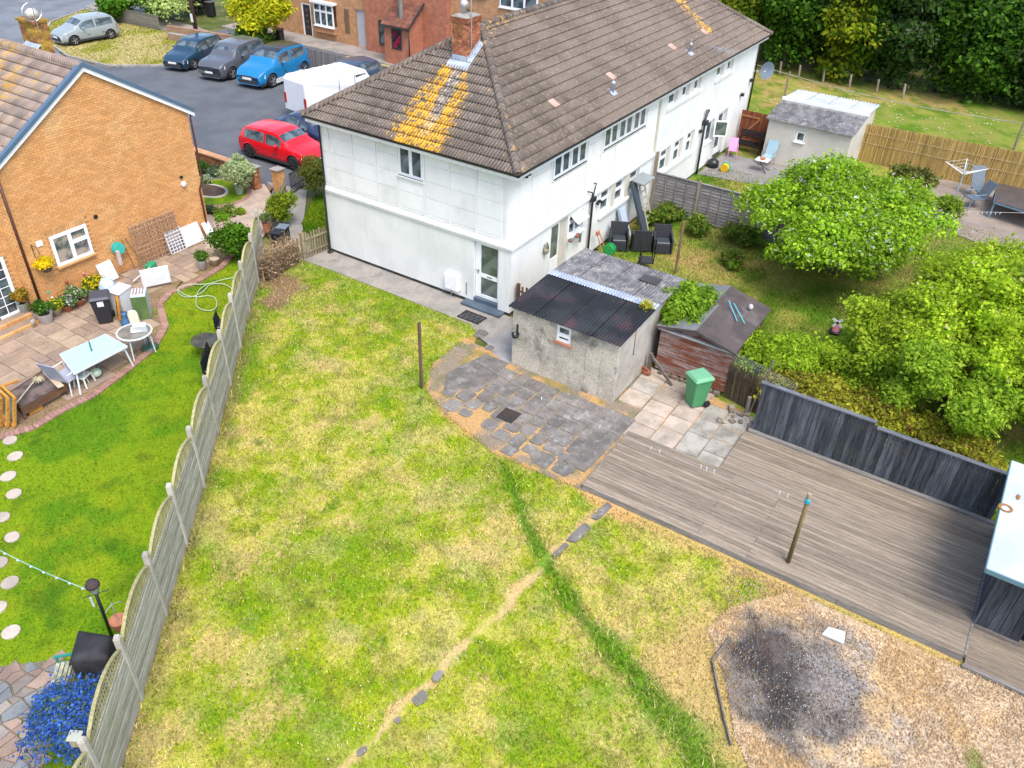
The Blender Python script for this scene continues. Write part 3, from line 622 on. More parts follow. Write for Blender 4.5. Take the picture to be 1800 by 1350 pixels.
# meter box, small pipe
m = MB(); m.box(-.16, -.002, 1.96, 2.52, .30, .86); mbx = m.build('meter_box', UPVC, WH, bev=.012); m = MB(); m.box(-.175, -.158, 1.99, 2.49, .33, .83); m.build('lid', UPVC, mbx, bev=.006)
m = MB(); m.tube([(-.05, 2.3, .3), (-.05, 2.3, .05)], .02, 8); m.build('gas_pipe', MC['steel'], WH); m = MB(); m.tube([(-.03, 1.7, .7), (-.03, 1.7, .25)], .012, 6); m.build('cable', PLN, WH)
# rear door and kitchen window
m = MB(); wb(m, 'y', .12, 2.47, 3.53, 0, .05, .11, 2.26, .5); rd = m.build('door_surround', CREAM, WH)
d = MB()
for b in ((2.50, 2.56, .25, 2.22), (3.08, 3.14, .25, 2.22), (2.56, 3.08, .25, .95), (2.56, 3.08, 2.14, 2.22)): wb(d, 'y', .08, b[0], b[1], 0, .05, b[2], b[3])
dd = d.build('door', UPVC, WH); g = MB(); wb(g, 'y', .08, 2.56, 3.08, .02, .03, .95, 2.14); g.build('pane', DG, dd)
window(WH, 'y', 0, 3.70, 4.66, 1.38, 2.14, 2, rec=.08, top=.3, silld=.09)
m = MB(); m.obox((4.2, -.13, 2.02), .8, .03, .36, rx=-.9); o = m.build('open_sash', UPVC, WH)
# pipes
pipe(WH, 'downpipe', [(-.30, 7.93, 4.95), (-.26, 7.88, 4.88), (-.06, 7.72, 4.72), (-.06, 7.72, 2.62), (-.14, 7.72, 2.48), (-.14, 7.72, .22), (-.2, 7.72, .06)], .035, BLACKP)
m = MB(); m.box(-.22, -.05, 7.64, 7.80, .01, .06); m.build('drain_gully', PLN, WH)
pipe(WH, 'soil_pipe', [(5.08, -.10, .05), (5.08, -.10, 2.30), (5.08, -.10, 2.5)], .045, BLACKP)
m = MB(); m.box(4.97, 5.19, -.2, -.005, 2.28, 2.45); m.build('hopper', BLACKP, WH, bev=.01)
pipe(WH, 'waste_pipe', [(5.05, -.10, 2.42), (5.0, -.10, 2.62), (4.86, -.08, 2.68), (4.86, 0, 2.68)], .025, BLACKP)
pipe(WH, 'waste_pipe', [(5.10, -.10, 2.42), (5.2, -.10, 2.75), (5.3, -.08, 2.85), (5.3, 0, 2.85)], .025, BLACKP)
for x_, z_ in ((.62, 4.62), (5.62, 2.02)):
    m = MB(); m.obox((x_-.05, -.08, z_), .09, .1, .09, .3); m.obox((x_+.09, -.08, z_+.03), .09, .1, .09, -.3); m.box(x_-.03, x_+.07, -.02, .03, z_-.04, z_+.05); m.build('security_light', BLACKP, WH)
# ---- neighbour half ----
nb = [(11.05, 11.95, 4.08, EZ-.05), (12.38, 13.12, 4.08, EZ-.05), (13.58, 14.34, 4.08, EZ-.05), (16.05, 16.88, 4.08, EZ-.05), (17.30, 18.05, 4.08, EZ-.05),
      (11.05, 11.98, 1.38, 2.32), (12.42, 13.28, 1.38, 2.32), (13.74, 14.54, 1.38, 2.32), (15.95, 16.85, 1.20, 2.2), (17.35, 18.5, .11, 2.28)]
m = MB(); m.box(10.24, 10.33, -.035, .3, .11, EZ, .5); m.build('party_strip', CREAM, WH)
m = MB(); wall_holes(m, 'y', -.0, 10.33, HX, .11, EZ, .22, nb); m.build('neighbour_rear_wall', WHITE, WH)
for h in nb[:8]: window(WH, 'y', 0, h[0]+.05, h[1]-.18, h[2]+.01, h[3]-.01, 1, rec=.07, top=.32, silld=.0, sill=False)
for h in nb[:8]:
    m = MB(); m.box(h[1]-.175, h[1]-.005, .06, .12, h[2]+.005, h[3]-.005, .5); m.build('reveal', CREAM, WH)
for a, b, z in ((10.95, 14.45, 4.0), (15.95, 18.15, 4.0), (10.95, 14.65, 1.30)):
    m = MB(); m.box(a, b, -.06, -.001, z-.06, z+.06, .5); m.build('long_sill', WHITE, WH)
window(WH, 'y', 0, 16.0, 16.8, 1.22, 2.18, 1, rec=.08, silld=.05)
m = MB()
for b in ((17.40, 17.48), (18.20, 18.28)): wb(m, 'y', .1, b[0], b[1], 0, .05, .2, 2.2)
wb(m, 'y', .1, 17.48, 18.20, 0, .05, .2, .5); wb(m, 'y', .1, 17.48, 18.20, 0, .05, 2.1, 2.2); dd = m.build('door', UPVC, WH); g = MB(); wb(g, 'y', .1, 17.48, 18.2, .02, .03, .5, 2.1); g.build('pane', DG, dd)
# open casement sticking out
c = Vector((16.85, -.35, 1.78)); m = MB(); R = -1.0
for dx, dz, sx, sz in ((0, .33, .62, .06), (0, -.33, .62, .06), (-.28, 0, .06, .6), (.28, 0, .06, .6)): m.obox(c+Vector((dx*math.cos(R), dx*math.sin(R), dz)), sx, .05, sz, R)
f = m.build('open_casement', UPVC, WH); m = MB(); m.obox(c, .5, .012, .6, R); m.build('pane', DG, f)
pipe(WH, 'soil_pipe', [(15.35, -.10, .05), (15.35, -.10, 2.95)], .05, BLACKP); m = MB(); m.box(15.22, 15.48, -.22, -.005, 2.3, 2.5); m.build('hopper', BLACKP, WH, bev=.01)
pipe(WH, 'waste_pipe', [(15.35, -.1, 2.5), (15.5, -.1, 2.75), (15.7, -.08, 2.85), (15.7, 0, 2.85)], .03, BLACKP); m = MB(); m.box(15.0, 15.14, -.12, 0, 2.02, 2.14); m.build('vent_cowl', BLACKP, WH)
pipe(WH, 'downpipe', [(21.45, -.28, 4.93), (21.25, -.08, 4.7), (21.25, -.08, .1)], .04, BLACKP)
for x_, z_ in ((19.9, 2.55), (20.9, 3.0)): m = MB(); m.obox((x_, -.1, z_), .2, .14, .12, .2); m.build('security_light', BLACKP, WH)
# soffit, fascia, gutter
m = MB(); m.box(-.28, HX+.28, -.28, HY+.28, EZ+.004, EZ+.03, .5); m.build('soffit', UPVC, WH)
for w_, a0, a1, pl_ in (('x', -.28, HY+.28, -.30), ('y', -.28, HX+.28, -.30)):
    m = MB(); wb(m, w_, pl_, a0, a1, 0, .02, EZ-.10, EZ+.10); m.build('fascia', UPVC, WH)
gp = [(0, 0), (-.02, -.055), (-.085, -.06), (-.11, 0)]
for w_, a0, a1 in (('x', -.41, HY+.35), ('y', -.41, HX+.35)):
    m = MB(); pts = [(-.302+d_, z_+EZ+.10) for d_, z_ in gp]
    if w_ == 'x': m.ext([(d_, a0, z_) for d_, z_ in pts], (0, a1-a0, 0))
    else: m.ext([(a0, d_, z_) for d_, z_ in pts], (a1-a0, 0, 0))
    m.build('gutter', BLACKP, WH)

# ---- roof ----
SL = 2.7/4.2; TH = math.atan(SL); EV = 5.0
roofpos = lambda x, y, zo=0: None
def rib_shade(t, X, Y, mode=None):
    """rib shading painted into the tile colour: dark channels, lighter rolls"""
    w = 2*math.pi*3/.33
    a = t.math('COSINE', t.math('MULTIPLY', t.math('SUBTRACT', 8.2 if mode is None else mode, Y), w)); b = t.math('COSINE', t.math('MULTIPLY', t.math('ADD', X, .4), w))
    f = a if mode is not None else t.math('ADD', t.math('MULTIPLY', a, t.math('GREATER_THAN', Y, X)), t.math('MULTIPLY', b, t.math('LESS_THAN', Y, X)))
    return t.ramp(f, -.2, 1., 1.08, .62)  # colour factor standing in for shade between the tile rolls
def tilemat():
    t = NT('roof_tile'); p = t.pos(); sp = t.n('SeparateXYZ'); t.l(p, sp.inputs[0]); X, Y, Z = sp.outputs
    big = t.noise(p, .7, 4); med = t.noise(p, 3.5, 4, .7); fine = t.noise(p, 30., 3, .75); fin2 = t.noise(p, 9., 4, .7)
    c = t.mix(t.ramp(big, .4, .62), (.125, .100, .082), (.165, .134, .110)); c = t.mix(t.ramp(fin2, .5, .72), c, (.25, .22, .19))
    c = t.mix(t.ramp(fine, .6, .8, 0, .7), c, (.06, .05, .045)); 
    def band(v, c0, w): return t.ramp(t.math('ABSOLUTE', t.math('SUBTRACT', v, c0)), w, t.math('MULTIPLY', w, .3))
    wob = t.math('MULTIPLY', t.math('SUBTRACT', med, .5), 1.5)
    cl = t.math('MULTIPLY_ADD', X, .10, t.math('ADD', wob, 3.42))
    bA = t.math('MULTIPLY', band(Y, cl, t.math('MULTIPLY_ADD', X, -.22, 1.75)), t.ramp(X, 2.5, 2.2)); bAc = t.math('MULTIPLY', band(Y, t.math('MULTIPLY_ADD', X, .12, t.math('ADD', t.math('MULTIPLY', wob, .5), 3.35)), .30), t.ramp(X, -.2, .5))
    bA = t.math('SUBTRACT', bA, t.math('MULTIPLY', t.math('MULTIPLY', bAc, t.ramp(X, .4, 1.2)), .55), clamp=True); bA = t.math('MULTIPLY', bA, t.ramp(t.math('SUBTRACT', Y, X), .8, 1.3))
    bB = t.math('MULTIPLY', band(X, t.math('ADD', wob, 16.55), .7), t.ramp(t.math('ADD', t.math('MULTIPLY', X, 0), Y), .4, .9, 0, .78))
    hip = t.math('MULTIPLY', band(t.math('SUBTRACT', X, Y), 0., .55), .42); top = t.math('MULTIPLY', t.math('MULTIPLY', t.math('MULTIPLY', t.ramp(Y, 2.9, 3.7), t.ramp(X, 13., 3.)), .62), t.ramp(t.math('SUBTRACT', X, Y), -.1, .15))
    near = t.math('MULTIPLY', t.math('MULTIPLY', t.ramp(X, 1.8, -.3), t.ramp(Y, 1.6, -.3)), .45)
    mask = t.math('MAXIMUM', t.math('MAXIMUM', bA, bB), t.math('MAXIMUM', t.math('MAXIMUM', hip, top), near))
    lich = t.ramp(t.math('ADD', t.math('MULTIPLY', mask, .345), t.math('MULTIPLY', t.math('ADD', t.math('MULTIPLY', fin2, 1.3), t.math('MULTIPLY', med, .8)), .62)), .88, 1.02)
    thin = t.math('MULTIPLY', t.ramp(t.noise(p, 5., 5, .7), .62, .74), .35)
    c = t.mix(t.math('MAXIMUM', lich, thin), c, t.mix(t.ramp(fine, .35, .6), (.56, .255, .015), (.66, .38, .05)))
    pale = t.math('MULTIPLY', t.math('MULTIPLY', bAc, t.ramp(X, 2.4, 2.0)), t.ramp(fin2, .42, .6)); c = t.mix(t.math('MULTIPLY', pale, .7), c, (.45, .42, .36))
    c = t.scale(c, rib_shade(t, X, Y))
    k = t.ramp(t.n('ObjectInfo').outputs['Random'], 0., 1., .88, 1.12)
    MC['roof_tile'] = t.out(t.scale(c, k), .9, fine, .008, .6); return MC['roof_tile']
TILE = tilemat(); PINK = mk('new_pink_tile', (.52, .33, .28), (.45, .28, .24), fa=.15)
TW, TG, TL = .33, .3445, .375
def tile_geo(nseg=12):
    vs = []; fs = []
    for k in range(nseg+1):
        u = k/nseg; h = .030*(.5+.5*math.cos(2*math.pi*3*u+math.pi))**1.3
        vs += [(u*TW, 0, h+.024), (u*TW, 0, h+.044), (u*TW, TL, h)]
    for k in range(nseg): a = k*3; fs += [(a, a+3, a+4, a+1), (a+1, a+4, a+5, a+2)]
    return vs, fs
tv, tf = tile_geo(); tme = bpy.data.meshes.new('roof_tile'); tme.from_pydata(tv, [], tf); tme.materials.append(TILE); tme.polygons.foreach_set('use_smooth', [i % 2 == 1 for i in range(len(tf))])
tmp = tme.copy(); tmp.materials.clear(); tmp.materials.append(PINK)
RF = thing('roof', None, None, (0, 0, 0)); RF.parent = WH
c_, s_ = math.cos(TH), math.sin(TH)
MA_ = Matrix(((0, c_, -s_, -.36), (-1, 0, 0, 0), (0, s_, c_, EV-.02), (0, 0, 0, 1)))   # u runs towards -Y so the tile faces outwards
MB_ = Matrix(((1, 0, 0, 0), (0, c_, -s_, -.36), (0, s_, c_, EV-.02), (0, 0, 0, 1)))
cand = []
for j in range(15):
    for i in range(60):
        cand.append(('A', i, j)); cand.append(('B', i, j)) if True else None
    for i in range(60, 72): cand.append(('B', i, j))
pinkpos = [(3.87, 1.06), (7.54, 1.15), (12.96, 1.18), (16.19, 1.22)]
tiles = []
for s, i, j in cand:
    v0 = j*TG; run = v0*c_
    off = (j % 2)*TW/2*0
    if s == 'A':
        y1 = 8.2-i*TW; y0 = y1-TW; lo = -.36+run; hi = 8.16-run
        if y1 < lo-.02 or y0 > hi+.02 or y1 < -.4: continue
        M_ = MA_.copy(); M_[1][3] = y1; M_ = M_ @ Matrix.Translation((0, v0, 0)); clip = y0 < lo+.40 or y1 > hi-.40; cen = Vector((run, (y0+y1)/2, EV+v0*s_))
    else:
        x0 = -.4+i*TW; x1 = x0+TW; lo = -.36+run; hi = 21.66-run
        if x1 < lo-.02 or x0 > hi+.02: continue
        M_ = MB_.copy(); M_[0][3] = x0; M_ = M_ @ Matrix.Translation((0, v0, 0)); clip = x0 < lo+.40 or x1 > hi-.40; cen = Vector(((x0+x1)/2, run, EV+v0*s_))
    tiles.append(((cen-Vector(CC)).length, s, M_, clip, cen))
tiles.sort(key=lambda t: t[0]); stuff = MB(); npart = 0
for dist, s, M_, clip, cen in tiles:
    jit = Matrix.Rotation(random.uniform(-.006, .006), 4, 'Z'); M_ = M_ @ jit
    pink = s == 'B' and any(abs(cen.x-px) < TW/2 and abs(cen.y+.0-py) < TG*c_/2+.01 for px, py in pinkpos)
    if clip or pink or npart >= 300:
        bm = bmesh.new(); bm.from_mesh(tme); bm.transform(M_)
        if clip:
            pls = [((-.33, -.33, 0), (1, -1, 0) if s == 'A' else (-1, 1, 0))] if s == 'A' else [((-.33, -.33, 0), (-1, 1, 0)), ((21.63, -.33, 0), (1, 1, 0))]
            if s == 'A': pls.append(((-.33, 8.13, 0), (1, 1, 0)))
            for co, no in pls:
                g = bm.verts[:]+bm.edges[:]+bm.faces[:]; bmesh.ops.bisect_plane(bm, geom=g, plane_co=co, plane_no=no, clear_outer=True)
        if not bm.faces: bm.free(); continue
        if npart < 300 or pink:
            V = [tuple(v.co) for v in bm.verts]; bm.verts.index_update(); q = MB(); q.add(V, [[v.index for v in f.verts] for f in bm.faces], .5); q.build('roof_tile', PINK if pink else TILE, RF, smooth=True); npart += 1
        else:
            bm.verts.index_update(); stuff.add([tuple(v.co) for v in bm.verts], [[v.index for v in f.verts] for f in bm.faces])
        bm.free()
    else:
        o = bpy.data.objects.new('roof_tile', tme); COL.objects.link(o); o.parent = RF; o.matrix_local = M_; npart += 1
tag(stuff.build('roof_tiles', TILE, RF, smooth=False), kind='stuff')
UL = mk('roof_underlay', (.07, .06, .055)); rz = 7.66
m = MB(); a = -.3
m.add([(a, a, EV-.04), (21.6, a, EV-.04), (21.6, 8.1, EV-.04), (a, 8.1, EV-.04), (3.9, 3.9, rz), (17.4, 3.9, rz)], [(0, 1, 5, 4), (3, 0, 4)], .5); m.build('roof_underlay', UL, RF)
m = MB(); m.add([(21.6, a, EV-.01), (21.6, 8.1, EV-.01), (a, 8.1, EV-.01), (3.9, 3.9, rz+.03), (17.4, 3.9, rz+.03)], [(0, 1, 4), (1, 2, 3, 4)], .5); m.build('far_slopes', TILE, RF)
def caps(name, p, q, r=.125, L=.42):
    p = Vector(p); q = Vector(q); n = max(1, round((q-p).length/L)); d = (q-p)/n; x = d.normalized(); y = x.cross(Vector((0, 0, 1))).normalized(); z = y.cross(x)
    if z.z < 0: z = -z
    for i in range(n):
        b = p+d*i; vs = []; fs = []; N = 8
        for e, rr in ((-.02, r*1.08), (1.0, r*.98)):
            for k in range(N+1): t_ = math.pi*(-.08+1.16*k/N); vs.append(b+d*e+y*math.cos(t_)*rr+z*(math.sin(t_)*rr*.8+.0))
        for k in range(N): fs.append((k, k+1, N+2+k, N+1+k))
        fs.append(tuple(range(N+1))); m = MB(); m.add(vs, fs, .5); m.build(name, TILE, RF, smooth=True)
hz = EV+.03
caps('hip_tile', (-.36, -.36, hz), (3.9, 3.9, 7.72)); caps('hip_tile', (-.36, 8.16, hz), (3.9, 3.9, 7.72)); caps('hip_tile', (21.66, -.36, hz), (17.4, 3.9, 7.72)); caps('ridge_tile', (3.9, 3.9, 7.72), (17.4, 3.9, 7.72))
# ---- chimney with brickwork, lead flashing, pot and aerial ----
BR = mk('red_brick', (.27, .085, .045), (.38, .16, .09), ns=9., fine=40., va=.35, fa=.25, bd=.004, stain=(.36, .19, .02), sns=2.2)
MORT = mk('mortar', (.34, .29, .23), (.22, .19, .15))
CH = thing('chimney', None, None, (2.9, 3.8, 6.4)); CH.parent = WH; cx0, cx1, cy0, cy1 = 2.53, 3.27, 3.52, 4.10; cz0, cz1 = 6.55, 8.18
m = MB(); m.box(cx0+.012, cx1-.012, cy0+.012, cy1-.012, 6.3, cz1, .5); m.build('stack', MORT, CH)
m = MB(); bricks(m, 'x', cx0, cy0, cy1, cz0, cz1, L=.18); bricks(m, 'y', cy0, cx0+.02, cx1, 6.95, cz1, L=.18)
q = MB(); bricks(q, 'x', -cx1, cy0, cy1, cz0, cz1, L=.18); m.add([(-x, y, z) for x, y, z in q.v], q.f)
q = MB(); bricks(q, 'y', -cy1, cx0, cx1, cz0, cz1, L=.18); m.add([(x, -y, z) for x, y, z in q.v], q.f)
tag(m.build('chimney_bricks', BR, CH), kind='stuff')
m = MB(); m.box(cx0-.03, cx1+.03, cy0-.03, cy1+.03, cz1-.15, cz1-.005); m.build('corbel', BR, CH); m = MB(); m.add([(cx0-.03, cy0-.03, cz1), (cx1+.03, cy0-.03, cz1), (cx1+.03, cy1+.03, cz1), (cx0-.03, cy1+.03, cz1), (cx0+.2, cy0+.15, cz1+.09), (cx1-.2, cy0+.15, cz1+.09), (cx1-.2, cy1-.15, cz1+.09), (cx0+.2, cy1-.15, cz1+.09)], [(4, 5, 6, 7), (0, 1, 5, 4), (1, 2, 6, 5), (2, 3, 7, 6), (3, 0, 4, 7)]); m.build('flaunching', CONC, CH)
GALV = mk('galvanised', (.55, .58, .62), (.42, .45, .5), fa=.1, metal=.4, rough=.45); m = MB(); m.lathe((2.78, 3.80, cz1+.05), [(.09, 0), (.09, .22), (.12, .24), (.12, .36), (.05, .42)], 14); m.build('cowl', GALV, CH, smooth=True)
m = MB(); m.lathe((3.08, 3.80, cz1+.05), [(.1, 0), (.085, .1), (.1, .12)], 14); m.build('clay_pot', BR, CH, smooth=True)
LEAD = mk('lead', (.30, .36, .45), (.40, .46, .54), ns=3., fa=.12, rough=.5)
def onroof(x): return EV+(x+.3)*SL
m = MB(); m.add([(cx0-.30, cy0-.18, onroof(cx0-.30)+.07), (cx0-.30, cy1+.10, onroof(cx0-.30)+.07), (cx0+.0, cy1+.10, onroof(cx0)+.08), (cx0, cy0-.18, onroof(cx0)+.08)], [(0, 3, 2, 1)]); m.add([(cx0-.006, cy0, onroof(cx0)+.07), (cx0-.006, cy1, onroof(cx0)+.07), (cx0-.006, cy1, onroof(cx0)+.24), (cx0-.006, cy0, onroof(cx0)+.24)], [(0, 3, 2, 1)])
for k in range(5): x_ = cx0+k*.148; m.add([(x_, cy0-.006, onroof(x_)+.06), (x_+.14, cy0-.006, onroof(x_+.14)+.06), (x_+.14, cy0-.006, onroof(x_)+.27), (x_, cy0-.006, onroof(x_)+.2)], [(0, 1, 2, 3)]); m.add([(x_, cy0, onroof(x_)+.085), (x_+.15, cy0, onroof(x_+.15)+.085), (x_+.15, cy0-.18, onroof(x_+.15)+.09), (x_, cy0-.18, onroof(x_)+.09)], [(0, 3, 2, 1)])
m.build('lead_flashing', LEAD, CH)
ALU = mk('aluminium', (.6, .6, .62), metal=.7, rough=.35)
m = MB(); m.tube([(2.72, 3.49, 7.3), (2.72, 3.49, 9.6)], .02, 6); m.tube([(2.3, 3.49, 9.5), (3.2, 3.49, 9.5)], .012, 5)
for k in range(7): m.tube([(2.4+k*.12, 3.3, 9.5), (2.4+k*.12, 3.7, 9.5)], .006, 4)
m.build('aerial', ALU, CH)
# ---- roof vents and yagi aerial near the far eave ----
for x_, y_ in ((6.93, .45), (13.74, .47)):
    v = thing('roof_vent', None, None, (x_, y_, EV+(y_+.3)*SL)); v.parent = RF; zr = EV+(y_+.3)*SL
    m = MB(); m.obox((x_, y_, zr+.06), .34, .34, .015, 0, rx=TH); m.build('lead_slate', LEAD, v); m = MB(); m.lathe((x_, y_, zr), [(.055, 0), (.055, .32), (.075, .33), (.05, .42)], 12); m.build('vent_pipe', GALV, v, smooth=True)
    m = MB(); m.tube([(x_, y_, zr+.4), (x_+.02, y_, zr+.62)], .012, 5); m.build('vent_spike', GALV, v)
m = MB(); m.tube([(15.6, -.12, 4.5), (15.6, -.12, 5.45)], .02, 6); m.tube([(15.6, -.75, 5.4), (15.6, .25, 5.45)], .014, 5)
for k in range(7): m.tube([(15.25, -.75+k*.16, 5.4+.008*k), (15.95, -.75+k*.16, 5.4+.008*k)], .010, 4)
tag(m.build('tv_aerial', ALU, None), 'metal television aerial with many rods above the far eave of the white house', 'aerial')
# satellite dish
c = Vector((21.5, -.55, 3.4)); m = MB(); R = Matrix.Rotation(math.radians(-70), 3, 'Y') @ Matrix.Rotation(0.3, 3, 'X'); Rz = Matrix.Rotation(math.radians(150), 3, 'Z')
pts = []; N = 18
prof = [(0, 0), (.14, .008), (.28, .035), (.38, .07)]
vs = []
for r, h in prof:
    for k in range(N): a = 2*math.pi*k/N; vs.append(c+Vector((-h*.9, r*math.cos(a), r*1.1*math.sin(a))) if False else c+Matrix.Rotation(-2.3, 3, 'Z') @ Vector((h-.05, r*math.cos(a), r*1.1*math.sin(a))))
fs = [(i*N+k, i*N+(k+1) % N, (i+1)*N+(k+1) % N, (i+1)*N+k) for i in range(3) for k in range(N)]
m.add(vs, fs); t = thing('satellite_dish', 'round grey satellite dish bracketed to the far end of the white house', 'satellite dish', (21.3, -.2, 3.3)); m.build('dish', mk('dish_grey', (.16, .2, .25), (.12, .16, .2), fa=.1, rough=.5), t, smooth=True)
m = MB(); m.tube([(21.2, -.02, 3.35), (21.5, -.5, 3.35)], .025, 6); m.tube([c+Vector((0, 0, -.38)), c+Vector((-.35, -.35, -.15))], .012, 5); m.build('bracket', CREAM, t)
# doormat
mp = poly((820, 552), (835, 543), (865, 555), (848, 566)); t = thing('doormat', 'black patterned rubber doormat on the concrete below the glazed door', 'doormat', (-.75, .95, .02)); RUBM = mk('rubber', (.02, .022, .025), fa=.2)
m = MB(); m.obox((-.80, .92, .022), .5, .82, .012, 0); m.build('mat_base', mk('mat_dark', (.06, .065, .07)), t); m = MB()
for k in range(9):
    m.obox((-.80, .56+k*.09, .032), .46, .018, .01, .35*(1 if k % 2 else -1))
for yy in (.52, 1.32): m.obox((-.8, yy, .034), .5, .03, .012)
for xx in (-1.04, -.56): m.obox((xx, .92, .034), .03, .8, .012)
m.build('rubber_scrolls', RUBM, t)
# ================= PANEL FENCE BETWEEN THE GARDENS =================
FW = mk('fence_slat', (.34, .335, .28), (.25, .25, .19), ns=1.3, fine=4., sc=(.9, .9, 12), vo=.16, fa=.25, lo=.35, hi=.65, bd=.003, stain=(.30, .31, .15), sns=.8); FTR = wood('fence_trellis', (.36, .33, .17), (.28, .26, .12), axis=2, vo=.1, s=.5)
CPOST = mk('concrete_post', (.42, .40, .35), (.33, .31, .27), fa=.12, vo=.08); GRB = mk('gravel_board', (.40, .35, .28), (.3, .26, .2), fa=.15)
FN = thing('panel_fence', 'long pale panel fence with wavy trellis tops between the two gardens', 'fence', (-9, 3.2, 0))
fpts = [(-20.05, -5.60), (-18.52, -4.37), (-17.03, -3.18), (-15.55, -1.99), (-14.05, -.78), (-12.55, .43), (-11.05, 1.64), (-9.50, 2.93), (-7.85, 4.31), (-6.33, 5.60), (-4.80, 6.88), (-3.28, 8.10), (-1.85, 9.35)]
def lerp(a, b, t): return a+(b-a)*t
for i, (x, y) in enumerate(fpts):
    d = Vector(fpts[min(i+1, len(fpts)-1)])-Vector(fpts[max(i-1, 0)]); an = math.atan2(d.y, d.x)
    q = MB(); q.obox((x, y, .92), .11, .115, 1.84, an); q.obox((x, y, 1.855), .09, .09, .04, an); q.build('concrete_post', CPOST, FN, bev=.008)
for (x0, y0), (x1, y1) in zip(fpts[:-1], fpts[1:]):
    a = Vector((x0, y0, 0)); b = Vector((x1, y1, 0)); L = (b-a).length; u = (b-a)/L; nrm = Vector((u.y, -u.x, 0)); a += u*.05; b -= u*.05; L -= .10; an = math.atan2(u.y, u.x)
    q = MB(); q.obox((a+b)/2+Vector((0, 0, .10)), L, .045, .22, an); q.build('gravel_board', GRB, FN)
    for k in range(9):
        z = .215+k*.132; q = MB(); A = a; B = b; t_ = .022
        for e0, e1, lo, hi in ((.014, .034, z, z+.093), (-.036, -.022, z+.07, z+.16)):
            q = MB(); q.add([A+nrm*e1+Vector((0, 0, lo)), B+nrm*e1+Vector((0, 0, lo)), B+nrm*e1+Vector((0, 0, hi)), A+nrm*e1+Vector((0, 0, hi)), A+nrm*e0+Vector((0, 0, lo)), B+nrm*e0+Vector((0, 0, lo)), B+nrm*e0+Vector((0, 0, hi)), A+nrm*e0+Vector((0, 0, hi))], [(0, 1, 2, 3), (5, 4, 7, 6), (3, 2, 6, 7), (4, 5, 1, 0)]); q.build('slat', FW, FN)
    N = 22; top = lambda t: 1.56+.30*math.sin(math.pi*t)**.8; ztop = 1.40
    q = MB()
    for k in range(1, N):
        t = k/N; p = lerp(a, b, t); q.obox(p+Vector((0, 0, (ztop+top(t))/2)), .022, .02, top(t)-ztop, an)
    for zz, o in ((1.50, .012), (1.62, .012), (1.73, .012)):
        ts = [k/40 for k in range(41) if top(k/40) > zz]
        if ts: q.bar(lerp(a, b, ts[0])+Vector((0, 0, zz))-nrm*o, lerp(a, b, ts[-1])+Vector((0, 0, zz))-nrm*o, .018, .02)
    q.build('trellis_top', FTR, FN)
    q = MB()
    for k in range(N): q.bar(lerp(a, b, k/N)+Vector((0, 0, top(k/N))), lerp(a, b, (k+1)/N)+Vector((0, 0, top((k+1)/N))), .06, .03)
    q.build('top_rail', FTR, FN); q = MB(); q.obox((a+b)/2+Vector((0, 0, 1.405)), L, .045, .035, an); q.build('rail', FW, FN)

# ================= DARK BOARD FENCE BY THE DECK =================
DF = wood('dark_board', (.075, .085, .10), (.04, .045, .055), axis=2, vo=.35, s=.8, fa=.4); DFc = wood('dark_cap', (.15, .16, .18), (.09, .10, .115), axis=1, vo=.1)
t = thing('dark_board_fence', 'charcoal stained fence of vertical boards along the far side of the deck', 'fence', (-1.28, -11.5, 0))
y = -8.66; i = 0
while y > -14.6:
    w_ = random.uniform(.108, .128); h = 1.70 if y > -11.5 else 1.56
    q = MB(); q.box(-1.28-(.012 if i % 2 else 0), -1.255, y-w_+.009, y, .04, h+random.uniform(-.006, .006)); q.build('fence_board', DF, t); y -= w_; i += 1
for y0, y1, z in ((-11.52, -8.6, 1.70), (-14.62, -11.56, 1.56)):
    q = MB(); q.box(-1.32, -1.19, y0, y1, z+.008, z+.04); q.build('cap_rail', DFc, t); q = MB(); q.box(-1.25, -1.19, y0, y1, z-.2, z-.12); q.box(-1.25, -1.19, y0, y1, .3, .38); q.build('back_rail', DF, t)
for yy in (-8.7, -10.5, -12.4, -14.4): q = MB(); q.box(-1.24, -1.14, yy-.1, yy, 0, 1.6 if yy > -11.5 else 1.5); q.build('post', DF, t)

# ================= GARAGE =================
PEB = mk('pebbledash', (.50, .455, .375), (.38, .35, .29), ns=1.6, fine=26., fa=.32, bd=.012, vo=.05, stain=(.14, .135, .12), sns=1.4); PEB2 = mk('pale_cement', (.42, .405, .37), (.34, .325, .29), ns=1.2, fine=30., fa=.15, vo=.05, stain=(.26, .24, .21), sns=1.1)
G = thing('concrete_garage', 'low pebbledash concrete garage with black and grey corrugated roof beside the grey patio', 'garage', (-.2, -3.2, 0))
gx0, gx1, gy0, gy1, gz = -2.25, 1.95, -4.95, -1.55, 2.0
q = MB(); q.box(gx0+.10, gx1, gy0+.03, gy1, 0, gz-.03, .5); q.build('wall_core', PEB2, G)
wy0, wy1, wz0, wz1 = -3.47, -3.0, 1.40, 1.93; n = 7; W_ = (gy1-gy0)/n
for i in range(n):
    a, b = gy0+i*W_, gy0+(i+1)*W_; q = MB(); hs = [(max(a+.003, wy0), min(b-.003, wy1), wz0, wz1)] if b > wy0 and a < wy1 else []
    wall_holes(q, 'x', gx0, a+.003, b-.003, 0, gz, .1, hs); q.build('wall_panel', PEB, G)
for i in range(5):
    a = gx0+.1+i*.82; q = MB(); q.box(a+.004, min(a+.816, gx1), gy0, gy0+.03, 0, gz-.01, .5); q.build('side_panel', PEB2, G)
window(G, 'x', gx0, wy0, wy1, wz0, wz1, 1, rec=.03, top=.5, sill=False, fw=.05)
